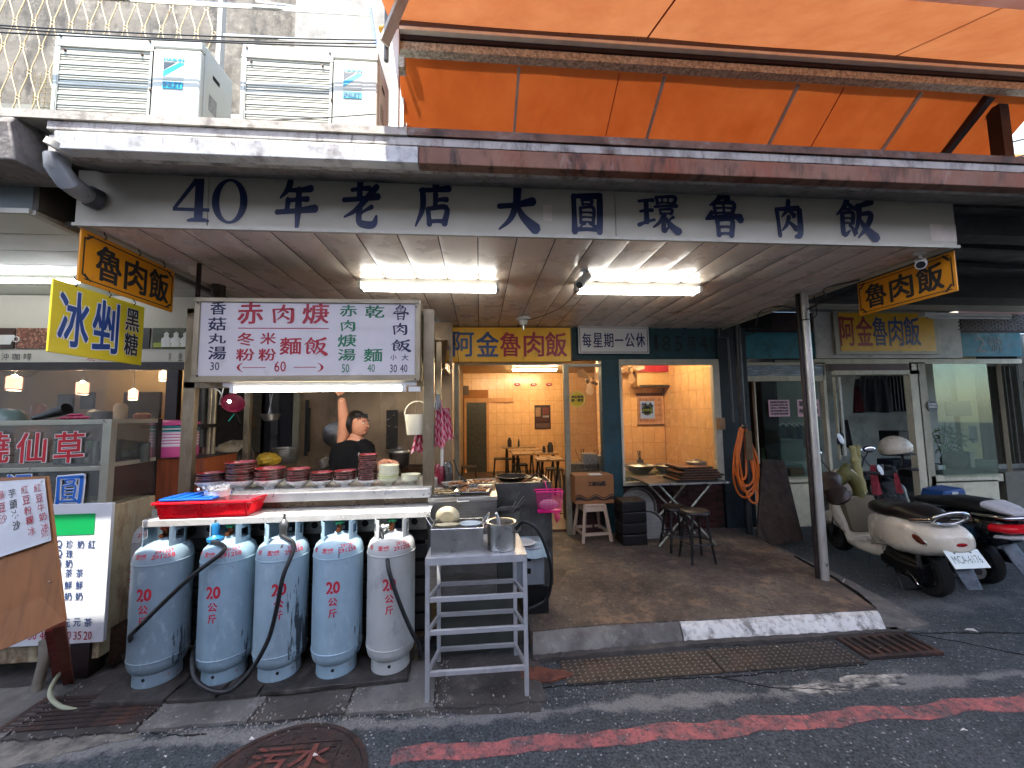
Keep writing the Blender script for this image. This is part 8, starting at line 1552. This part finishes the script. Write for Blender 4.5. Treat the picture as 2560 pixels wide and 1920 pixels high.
for i, (x, y, Y_, h_, w_, lab) in enumerate(((1600, 1140, 6.1, .16, .1, 'chopstick holder behind the steel bowl in the window'), (1500, 1140, 6.3, .2, .1, 'tall cup of black chopsticks behind the sliding pane'), (1455, 1130, 6.3, .22, .09, 'cup of straws behind the sliding pane, left'))):
    p = at(x, y, Y=Y_); t = thing('chopstick_cup', lab, 'cup', (p.x, Y_, .84)); part('cup', MB().lathe([(w_/2, 0), (w_/2, .16), (w_*.45, .16), (w_*.45, .01)], (p.x, Y_, .84), 14), STEELD, t)
    for k in range(6): part('stick', MB().tube([(p.x+random.gauss(0, .012), Y_, .86), (p.x+random.gauss(0, .035), Y_, .86+.2+h_*.5)], .004, 5), DK, t)
for i, (x0, y0, x1, y1, c_, lab) in enumerate(((1458, 1135, 1495, 1175, '#8d8a84', 'clear plastic box of packets behind the sliding pane'), (1500, 1140, 1520, 1178, '#7d7872', 'steel jar beside the plastic box behind the sliding pane'), (1425, 1160, 1500, 1190, '#5a5038', 'low patterned tray behind the sliding pane'))):
    a = at(x0, y0, Y=5.6); b = at(x1, y1, Y=5.6); solo('container', MB().box(a.x, 5.6, b.z, b.x, 5.8, a.z), mat('cont'+c_, c_, .3, var=.5, vs=30), lab, 'container', bev=.01)
a = at(1420, 1192, Y=5.5); solo('side_counter', MB().box(1.28, 5.5, .16, 1.98, 6.0, .82), DKW, 'dark counter behind the narrow sliding pane', 'counter', bev=.005)
# ---------------------------------------------------------------- scooters
TY = mat('tyre', '#0b0b0c', .8, var=.2, vs=20); ENG = mat('engine_black', '#141416', .5, .3, var=.4, vs=12); CHM = steel('chrome', '#c5c7c9', .16); SEATM = mat('seat_vinyl', '#1d1816', .38, var=.25, vs=6)
def scooter(loc, rz, lab, P, P2, SM, kind):
    t = thing('scooter', lab, 'scooter', loc, None, rz)
    def pt(n, mb, m, bev=0.): return part(n, mb, m, t, local=True, bev=bev)
    for nm, x in (('rear_wheel', 0), ('front_wheel', 1.22)):
        c = Vector((x, 0, .225)); M = Matrix.Rotation(R(90), 3, 'X')
        wh = pt(nm, MB().lathe([(.06, -.03), (.14, -.035), (.15, -.02), (.15, .02), (.14, .035), (.06, .03)], c, 32, M), STEELB if x else ENG); part('tyre', MB().lathe([(.148, -.045), (.185, -.058), (.213, -.045), (.225, 0), (.213, .045), (.185, .058), (.148, .045)], c, 40, M), TY, wh, local=True)
        part('hub', MB().cyl(c-Vector((0, .06, 0)), c+Vector((0, .06, 0)), .04, 16), ENG, wh, local=True)
        for k in range(5): a_ = k*1.2566; part('spoke', MB().bar(c+Vector((math.cos(a_)*.03, .03, math.sin(a_)*.03)), c+Vector((math.cos(a_)*.15, .03, math.sin(a_)*.15)), .03, .015, (0, 1, 0)), STEELB, wh, local=True)
    # rear body
    if kind == 'white':
        pt('rear_cowl', MB().loft([(-.40, 0, .08, .53, .65, 2.6), (-.36, 0, .14, .49, .69, 2.8), (-.27, 0, .185, .45, .72, 3), (-.12, 0, .215, .40, .73, 3.2), (.08, 0, .225, .36, .73, 3.2), (.26, 0, .195, .385, .70, 3), (.40, 0, .165, .34, .69, 3), (.46, 0, .14, .33, .66, 3)], 36), P)
        pt('floor_panel', MB().loft([(.30, 0, .15, .22, .42, 3), (.44, 0, .17, .20, .36, 3.4), (.62, 0, .175, .20, .295, 3.6), (.80, 0, .165, .21, .30, 3.4), (.90, 0, .13, .26, .42, 3)], 30), P)
        pt('leg_shield', MB().loft([(.80, 0, .16, .28, .50, 3), (.86, 0, .20, .30, .80, 3.2), (.93, 0, .20, .33, .86, 3), (1.0, 0, .15, .38, .88, 2.6), (1.06, 0, .07, .46, .84, 2.2)], 34), P)
        pt('inner_shield', MB().prism([(-.12, .36), (.12, .36), (.165, .70), (.155, .76), (-.155, .76), (-.165, .70)], .74, .84, f=lambda a, b, x: (x, a, b)), P2, .015)
        pt('seat', MB().loft([(-.22, 0, .10, .71, .79, 2.4), (-.14, 0, .145, .69, .835, 2.6), (.03, 0, .165, .68, .85, 2.8), (.18, 0, .16, .67, .81, 2.8), (.32, 0, .14, .66, .80, 2.6), (.45, 0, .11, .66, .79, 2.4), (.53, 0, .06, .66, .75, 2.2)], 30), SM)
        for s_ in (-1, 1):
            pt('indicator', MB().sphere((-.19, .176*s_, .60), .062, 16, 10, (1.6, .45, .75), Matrix.Rotation(R(-22), 3, 'Y')), mat('amber_brown', '#5a2418', .2, var=.3, vs=20)); pt('indicator_rim', MB().tube([(-.19+.098*math.cos(a), .196*s_-.02*abs(math.cos(a))*s_, .60+.044*math.sin(a)+.036*math.cos(a)) for a in [k*.4488 for k in range(14)]], .004, 6, closed=True), CHM)
            pt('stripe', MB().bar((.02, .207*s_, .50), (-.03, .203*s_, .64), .022, .003, (0, 1, 0)), mat('stripe_brown', '#4a2d1e', .4))
            pt('side_trim', MB().tube([(.44, .15*s_, .345), (.2, .198*s_, .41), (-.1, .2*s_, .475), (-.3, .14*s_, .515)], .006, 6), P2)
        pt('tail_lamp', MB().sphere((-.385, 0, .585), .05, 16, 10, (.4, 1.4, .5)), mat('tail_red', '#8a1018', .2))
        pt('grab_rail', MB().tube([(-.34-.05*math.sin(a), .135*math.cos(a), .79+.062*math.sin(a)) for a in [k*.3142 for k in range(20)]], .016, 10, closed=True), CHM); pt('rail_arm', MB().tube([(-.12, .15, .73), (-.33, .13, .785)], .018, 10), CHM); pt('rail_arm', MB().tube([(-.12, -.15, .73), (-.33, -.13, .785)], .018, 10), CHM); pt('grab_plate', MB().bar((-.15, 0, .71), (-.33, 0, .73), .12, .02), CHM, .004)
        L = Let(); o_ = MB(); o_.ring((-.335, .06, .672), .016, .003, 'z', 18, 5); pt('badge', o_, STEELB)
    else:
        pt('rear_cowl', MB().loft([(-.46, 0, .06, .60, .70, 2.6), (-.40, 0, .12, .52, .74, 2.8), (-.25, 0, .17, .44, .74, 3), (0, 0, .19, .40, .73, 3), (.25, 0, .185, .34, .70, 3), (.42, 0, .15, .30, .68, 3)], 34), P)
        pt('side_panel', MB().loft([(-.22, 0, .185, .50, .66, 3), (-.05, 0, .205, .44, .66, 3), (.18, 0, .20, .40, .62, 3)], 30), P2)
        pt('floor_panel', MB().loft([(.30, 0, .15, .22, .42, 3), (.62, 0, .175, .20, .30, 3.6), (.90, 0, .13, .26, .5, 3)], 30), P); pt('leg_shield', MB().loft([(.80, 0, .16, .28, .50, 3), (.88, 0, .20, .30, .85, 3), (1.0, 0, .15, .38, .92, 2.6), (1.08, 0, .07, .46, .86, 2.2)], 34), P)
        pt('seat', MB().loft([(-.30, 0, .10, .75, .83, 2.4), (-.15, 0, .15, .74, .865, 2.8), (.10, 0, .155, .73, .85, 2.8), (.30, 0, .14, .71, .80, 2.8), (.48, 0, .08, .69, .77, 2.4)], 30), SM)
        pt('rear_pad', MB().loft([(-.47, 0, .07, .775, .805, 3), (-.38, 0, .11, .775, .845, 3), (-.26, 0, .12, .80, .872, 3)], 24), mat('pad_pale', '#b5b6b8', .4, var=.1, vs=9, stain=('#5a5a5c', .5, 20, (1, 1, 1), .55, .7))); pt('grab_rail', MB().tube(sm([(-.2, .14, .74), (-.42, .15, .76), (-.50, .10, .765), (-.50, -.10, .765), (-.42, -.15, .76), (-.2, -.14, .74)], 4), .018, 10), CHM)
        pt('tail_lamp', MB().loft([(-.50, 0, .09, .635, .685, 3), (-.46, 0, .14, .61, .70, 3), (-.34, 0, .172, .60, .69, 3)], 28), mat('lens_red', '#d01522', .15, var=.1)); pt('tail_trim', MB().loft([(-.51, 0, .08, .575, .605, 3), (-.46, 0, .135, .56, .60, 3), (-.36, 0, .16, .545, .59, 3)], 24), mat('pad_pale', '#b5b6b8'))
    # common running gear
    pt('engine', MB().loft([(-.10, .02, .09, .14, .32, 3), (.10, .02, .11, .12, .36, 3), (.35, 0, .12, .16, .40, 3), (.45, 0, .08, .22, .36, 3)], 24), ENG); pt('gear_case', MB().loft([(-.08, .105, .03, .15, .30, 3), (.10, .115, .04, .14, .30, 3), (.34, .11, .04, .18, .32, 3)], 20), ENG)
    for k in range(5): pt('case_bolt', MB().cyl((-.05+.08*k, .14, .17+.02*(k % 2)), (-.05+.08*k, .16, .17+.02*(k % 2)), .012, 8), STEELB)
    pt('shock', MB().tube([(-.06, .10, .26), (-.10, .12, .50)], .022, 10), STEELB); pt('shock', MB().tube([(-.06, -.10, .26), (-.10, -.12, .50)], .022, 10), STEELB); pt('kick_lever', MB().tube([(.02, .16, .22), (-.06, .17, .19), (-.10, .17, .14)], .008, 8), CHM); pt('centre_stand', MB().bar((.22, .12, .18), (.10, .17, .005), .022).bar((.22, -.12, .18), (.10, -.17, .005), .022).bar((.10, .17, .012), (.10, -.17, .012), .02), ENG)
    pt('muffler', MB().tube([(.30, -.15, .22), (.12, -.17, .24), (-.02, -.18, .27), (-.20, -.185, .30), (-.26, -.185, .31)], .07, 20, rs=[.02, .03, .06, .068, .062]), ENG); pt('muffler_ring', MB().tube([(-.262, -.185, .31), (-.275, -.185, .312)], .062, 20), STEELB); pt('muffler_hole', MB().tube([(-.276, -.185, .312), (-.279, -.185, .3125)], .03, 14), BLACK)
    # rear fender, plate, reflector
    fd_ = pt('rear_fender', MB().loft([(0, 0, .065, -.008, .008, 3), (.16, 0, .07, -.012, .010, 3), (.30, 0, .055, -.008, .008, 3)], 20, M=Matrix.Rotation(R(118), 3, 'Y')), mat('fender_grey', '#3a4550', .3, var=.2, vs=9)); fd_.location = (-.30, 0, .50); part('reflector', MB().box(.165, -.045, .011, .205, .045, .018).__class__().add(*(lambda q: (q.v, q.f))(MB().box(0, 0, 0, .01, .09, .04))), mat('reflector_red', '#a01018', .2), fd_, local=True).location = (-.09, -.045, -.20)
    if kind == 'white':
        pl_ = pt('licence_plate', MB().box(-.004, -.13, -.075, .002, .13, .075), mat('plate_white', '#c9d4d0', .4, var=.04), .004); pl_.location = (-.415, 0, .475); pl_.rotation_euler = (0, R(36), 0)
        L = Let(); vs, fs = fit_text('MCA-6176', .21, .062); L.add([(-.0052, .105-x, -.035+z) for x, z in vs], fs); o = letters(L, mat('plate_ink', '#4a5f58', .5), pl_, local=True); part('bolt', MB().sphere((-.005, .06, .05), .008, 8, 5), STEELB, pl_, local=True); part('bolt', MB().sphere((-.005, -.06, .05), .008, 8, 5), STEELB, pl_, local=True)
    # front end
    pt('front_fender', MB().loft([(.98, 0, .05, .30, .38, 2.4), (1.08, 0, .085, .30, .47, 2.6), (1.22, 0, .09, .32, .50, 2.8), (1.36, 0, .08, .27, .455, 2.6), (1.46, 0, .045, .21, .34, 2.4)], 26), P); pt('fork_leg', MB().tube([(1.22, .075, .22), (1.05, .07, .60)], .02, 8), STEELB); pt('fork_leg', MB().tube([(1.22, -.075, .22), (1.05, -.07, .60)], .02, 8), STEELB)
    pt('steering_column', MB().tube([(1.02, 0, .8), (.92, 0, 1.0)], .045, 14), ENG); pt('handlebar', MB().tube(sm([(.82, .31, .98), (.86, .18, 1.0), (.91, 0, .985), (.86, -.18, 1.0), (.82, -.31, .98)]), .014, 10), ENG)
    pt('head_cowl', MB().loft([(.84, 0, .08, .93, 1.0, 2.4), (.90, 0, .14, .90, 1.05, 2.6), (.98, 0, .12, .90, 1.05, 2.6), (1.05, 0, .06, .93, 1.0, 2.2)], 26), P if kind == 'white' else ENG); pt('dial', MB().lathe([(.05, 0), (.045, .01), (0, .01)], (.88, 0, 1.045), 20), BLKP)
    for s_ in (-1, 1):
        pt('grip', MB().tube([(.82, .31*s_, .98), (.84, .22*s_, .99)], .019, 10), BLKR); pt('brake_lever', MB().tube([(.86, .20*s_, .985), (.87, .32*s_, .975)], .006, 6), CHM)
        mi = pt('mirror', MB().tube([(.88, .16*s_, 1.02), (.90, .22*s_, 1.14), (.89, .27*s_, 1.22)], .007, 8).sphere((.885, .29*s_, 1.26), .06, 18, 10, (.35, 1.2, .7)), ENG); part('mirror_glass', MB().sphere((.872, .29*s_, 1.26), .052, 18, 8, (.22, 1.15, .66)), mat('mirror_glass', '#e8ebee', .03, 1., var=0), mi, local=True)
    return t
WHS = mat('scooter_cream', '#d0c8b6', .25, var=.08, vs=4, coat=.4, stain=[('#6d604c', .5, 5, (1, 1, 1), .55, .75)]); INN = mat('inner_khaki', '#6a6350', .5, var=.15, vs=5)
W1 = scooter((4.24, 3.44, .0), R(77), 'cream white scooter with a brown black seat and number plate, parked beside the canopy pole', WHS, INN, SEATM, 'white')
DBL = mat('scooter_dark', '#0c1016', .25, var=.2, vs=6, coat=.3); TLB = mat('scooter_teal', '#0d2f44', .3, var=.15, vs=6, coat=.3)
W2 = scooter((5.02, 3.62, .0), R(80), 'dark blue black scooter with a red tail lamp, partly cut by the right edge', DBL, TLB, mat('seat_black', '#0b0b0d', .5, var=.2), 'dark')
def W(root, x, y, z): return root.matrix_basis @ Vector((x, y, z))
W1.rotation_euler.x = W2.rotation_euler.x = R(-5)
bpy.context.view_layer.update()
# helmet on the second scooter's mirror, cloths, umbrella
hc_ = at(2238, 1122, Y=4.55); hl = thing('helmet', 'white open face helmet with dark visor hanging on the dark scooter mirror', 'helmet', hc_-Vector((0, 0, .14)))
def half(r_, z0, sc3): 
    mb = MB(); n_, m_ = 26, 12; vs = []
    for i in range(m_+1):
        a_ = math.pi*.56*i/m_
        for j in range(n_): t_ = 2*math.pi*j/n_; vs.append(hc_+Matrix.Rotation(R(-12), 3, 'Y') @ Vector((math.sin(a_)*math.cos(t_)*r_*sc3[0], math.sin(a_)*math.sin(t_)*r_*sc3[1], math.cos(a_)*r_*sc3[2]+z0)))
    return mb.add(vs, [(i*n_+j, i*n_+(j+1) % n_, (i+1)*n_+(j+1) % n_, (i+1)*n_+j) for i in range(m_) for j in range(n_)], True)
part('shell', half(.165, 0, (1.05, .95, 1)), mat('helmet_white', '#c2b8a4', .3, var=.1, vs=9, stain=('#5a4632', .7, 10, (1, 1, 1), .56, .68)), hl); part('lining', half(.152, -.03, (1, .9, .9)), BLKP, hl)
part('strap', MB().tube([hc_+Vector((-.05, -.12, -.03)), hc_+Vector((0, -.09, -.17)), hc_+Vector((.05, -.05, -.2))], .008, 6), BLKR, hl); part('visor', MB().prism([(.02, 0), (.19, -.035), (.19, -.06), (.02, -.04)], -.09, .09, f=lambda a, b, y: (hc_.x+a, hc_.y+y, hc_.z+b-.02)), BLKP, hl, bev=.008)
for v_ in ((-.05, .09, .11), (.03, -.09, .10)): part('vent', MB().sphere(hc_+Vector(v_)*1.05, .015, 8, 5), BLACK, hl)
OLV = mat('olive_cloth', '#5d5a2c', .8, var=.3, vs=12, stain=('#8a8650', .5, 8, (1, 1, 1), .55, .7)); RSE = mat('rose_cloth', '#a8424e', .9, var=.25, vs=14)
def sleeve(name, pts, rs, m, lab, cat='cloth'): return solo(name, MB().tube(sm(pts, 5), .03, 14, rs=None if not rs else [rs[min(int(i/5), len(rs)-1)]*(1+.12*math.sin(i*1.7)) for i in range((len(pts)-1)*5+1)]), m, lab, cat)
sleeve('raincoat', [at(2118, 1165, Y=4.35), at(2095, 1200, Y=4.25), at(2120, 1185, Y=4.2), at(2145, 1225, Y=4.2), at(2150, 1275, Y=4.25)], (.045, .07, .06, .05, .03), OLV, 'olive green raincoat bundled over the cream scooter handlebar', 'raincoat')
sleeve('sleeve', [at(2130, 1115, Y=4.3), at(2138, 1150, Y=4.3), at(2148, 1190, Y=4.3), at(2160, 1230, Y=4.3)], (.03, .045, .04, .035), mat('khaki_cloth', '#9a9462', .8, var=.2, vs=10), 'pale khaki sleeve hanging beside the cream scooter mirror'); sleeve('umbrella', [at(2143, 1112, Y=4.5), at(2148, 1200, Y=4.5)], (.03, .035), mat('khaki_cloth', '#9a9462'), 'rolled khaki umbrella standing behind the sleeve', 'umbrella')
sleeve('dark_bag', [at(2075, 1190, Y=4.15), at(2085, 1225, Y=4.05), at(2100, 1250, Y=4.05)], (.09, .11, .09), mat('brown_bag', '#2a1d18', .5, var=.4, vs=10), 'dark brown bag stuffed behind the cream scooter leg shield', 'bag')
drape(2172, 1163, 2198, 1236, 4.4, 'rose pink rag hanging from the dark scooter left handlebar', .6, .3, 11, RSE, 'rag', 'rag'); drape(2232, 1183, 2250, 1232, 4.35, 'rose pink glove hanging right of the small mirror', .5, .5, 12, RSE, 'glove', 'glove')
for i, (x, y, h_, Y_) in enumerate(((2102, 1097, 22, 4.3), (2201, 1175, 22, 4.35))): c = at(x, y, Y=Y_); t = thing('scooter_mirror', ('upper bright oval mirror left of the helmet', 'lower bright oval mirror below the helmet')[i], 'mirror', c); M_ = Matrix.Rotation(R(28), 3, 'Y'); part('shell', MB().sphere(c+Vector((.008, .012, 0)), .075, 18, 10, (.55, .2, 1.05), M_.transposed().inverted()), ENG, t); part('glass', MB().sphere(c, .07, 18, 10, (.45, .08, 1), Matrix.Rotation(R(-28), 3, 'Y')), mat('mirror_bright', '#dfe6ea', .25, .0, var=0, spec=1.), t); part('stem', MB().tube([c+Vector((.01, .02, -.06)), c+Vector((.05, .05, -.2))], .007, 6), ENG, t)
a = at(2350, 1222, Y=4.3); b = at(2420, 1262, Y=4.3); solo('blue_box', MB().prism([(a.x, b.z), (b.x+.04, b.z), (b.x-.02, a.z), (a.x+.06, a.z-.03)], 4.3, 4.55), mat('blue_crate', '#10407e', .4, var=.1), 'blue plastic box lying behind the dark scooter seat', 'box', bev=.02)
a = at(2387, 1232, Y=4.29); solo('box_label', MB().box(a.x-.03, 4.292, a.z-.06, a.x+.05, 4.296, a.z+.01), STK, 'pale label on the blue plastic box', 'label')
# ---------------------------------------------------------------- inside the right shop
def rbox(name, x0, y0, x1, y1, Y, d, m, lab, cat, bev=.0): 
    a = at(x0, y0, Y=Y); b = at(x1, y1, Y=Y); return solo(name, MB().box(a.x, Y, b.z, b.x, Y+d, a.z), m, lab, cat, bev=bev)
# red and dark umbrella hanging, window with bars
gw = thing('barred_window', 'dark barred window high at the back of the right shop', 'window', at(2250, 1025, Y=8.4)); a = at(2160, 940, Y=8.4); b = at(2290, 1028, Y=8.4); part('glass', MB().box(a.x, 8.44, b.z, b.x, 8.47, a.z), mat('window_dark', '#0c0d12', .4), gw)
for i in range(14): x = a.x+(b.x-a.x)*(i+.5)/14; part('bar', MB().box(x-.012, 8.41, b.z, x+.012, 8.43, a.z), mat('bar_grey', '#3a3c40', .5), gw)
mb = MB(); c = at(2185, 945, Y=7.2)
sack(0, 0, 1, 1, 7.2, BLKP, 'x', 'hanging_clothes', 3) if False else None
def hangc(x0, y0, x1, y1, Y, m, lab, seed, fl=.5): return drape(x0, y0, x1, y1, Y, lab, fl, 0, seed, m, 'hanging_clothes', 'clothes')
hangc(2128, 948, 2236, 1030, 7.2, mat('black_cloth', '#0c0b10', .8), 'large black garment hanging inside the right shop door', 21, .8); hangc(2128, 965, 2160, 1030, 7.15, mat('maroon_cloth', '#571422', .8, var=.2), 'maroon umbrella cloth hanging left of the black garment', 22, .4)
hangc(2094, 1050, 2130, 1120, 5.7, mat('black_cloth', '#0c0b10'), 'black coat hanging at the left of the right shop door', 23, .6)
for i, (x, c_) in enumerate(((1945, '#3a4a5c'), (1960, '#24303c'), (1972, '#56606a'), (1985, '#2c3c58'), (1998, '#4a4450'), (2010, '#2a3a3c'), (1932, '#6a6a66'))):
    drape(x, 1062, x+26, 1118, 6.5+.05*i, '%s garment on the rail behind the left glass of the right shop' % ('faded blue', 'navy', 'grey', 'deep blue', 'plum grey', 'dark green', 'pale grey')[i], .5, 0, 30+i, mat('garment%d' % i, c_, .9, var=.3, vs=9), 'garment', 'garment'); p = at(x+13, 1060, Y=6.5+.05*i); solo('hanger', MB().tube(sm([p+Vector((-.1, 0, -.05)), p+Vector((-.03, 0, 0)), p+Vector((0, 0, .02)), p+Vector((.03, 0, 0)), p+Vector((.1, 0, -.05))]), .006, 6), WHITE, 'white clothes hanger carrying the %s garment' % ('faded blue', 'navy', 'grey', 'deep blue', 'plum grey', 'dark green', 'pale grey')[i], 'hanger')
rbox('storage_box', 1912, 1100, 2016, 1185, 6.2, .4, mat('grey_plastic', '#5c665f', .5, var=.2, vs=5), 'large translucent grey storage box behind the left glass of the right shop', 'box', .02); rbox('carton', 1976, 1172, 2012, 1202, 5.9, .2, mat('carton_tan', '#8a6236', .7), 'small tan carton low behind the left glass of the right shop', 'carton'); rbox('plastic_bag', 1905, 1120, 1960, 1175, 6.1, .02, mat('green_bag', '#5a7a5c', .4, var=.4, vs=7), 'pale green plastic bag behind the left glass of the right shop', 'bag')
rbox('back_shelf', 2160, 1200, 2300, 1330, 7.0, .5, BLKP, 'black shelf unit low inside the right shop doorway', 'shelf', .01); rbox('appliance', 2246, 1078, 2292, 1140, 7.2, .4, mat('appliance_dark', '#17181c', .4), 'dark appliance behind the helmet inside the right shop', 'appliance', .01); rbox('crate_blue', 2232, 1150, 2290, 1230, 6.6, .3, mat('dark_blue_crate', '#141c2c', .4, var=.3), 'dark blue crate below the appliance inside the right shop', 'crate', .01)
rbox('white_tub', 2345, 1164, 2366, 1178, 5.9, .15, WHITE, 'small white tub on the sill behind the far right window', 'tub', .01); rbox('steel_canister', 2424, 1130, 2440, 1170, 6.0, .12, STEELD, 'tall grey canister behind the far right window', 'canister', .01); rbox('books', 2440, 1152, 2496, 1172, 6.0, .2, mat('pale_books', '#6b7064', .7, var=.4, vs=20), 'pile of pale books behind the far right window', 'books'); rbox('counter', 2328, 1176, 2500, 1196, 5.85, .5, mat('dark_counter', '#1c1a18', .5), 'dark counter along the inside of the far right window', 'counter'); rbox('paper', 2422, 1065, 2446, 1105, 6.3, .01, WHITE, 'white paper sheet behind the plant in the far right window', 'paper'); rbox('framed_notice', 2364, 1003, 2430, 1040, 7.3, .02, mat('framed', '#454b44', .5, var=.4, vs=12), 'framed grey green notice on the cream column inside the right shop', 'picture')
c = at(2385, 1150, Y=6.0); solo('round_bundle', MB().sphere(c, .2, 20, 12, (1.1, .6, .8)), mat('olive_bundle', '#33372a', .8, var=.3, vs=8), 'round olive bundle under the plant in the far right window', 'bundle')
# plant
pz = thing('potted_plant', 'leafy green plant in the far right shop window', 'plant', at(2370, 1165, Y=6.1)); LF = mat('leaf_green', '#4f7a45', .5, var=.4, vs=12, rnd=.3); base = at(2360, 1160, Y=6.1); lm = MB().add([(0, 0, 0), (.05, .02, .004), (.11, 0, -.012), (.05, -.02, .004)], [(0, 1, 2, 3)]).mesh('leaf'); lm.materials.append(LF)
mbs = MB()
for k in range(9):
    tip = at(2330+12*k+random.uniform(-6, 6), 1058+abs(k-3)*7+random.uniform(-8, 12), Y=6.1+random.uniform(-.1, .15)); P = sm([base, base.lerp(tip, .5)+Vector((0, 0, .06)), tip], 5); mbs.tube(P, .005, 5)
    for j in range(13):
        p = P[min(len(P)-1, int(len(P)*(.35+.65*j/13)))]; piece('leaf', lm, pz, p, (random.uniform(-.9, .5), random.uniform(-.3, .9), random.uniform(0, 6.28)))
part('stem', mbs, mat('stem_green', '#39402a', .7), pz); part('pot', MB().lathe([(.08, -.14), (.11, 0), (.1, 0), (.09, -.02), (0, -.02)], base, 20), mat('terracotta', '#5a3424', .7), pz)
# pale cable on the ground beside the pole
wire(sm([at(2080, 1458, Z=.04), at(2100, 1462, Z=.04), at(2112, 1448, Z=.04)], 4), .004, 'thin pale twig on the ground beside the canopy pole', WHITE, 'twig', 'twig')
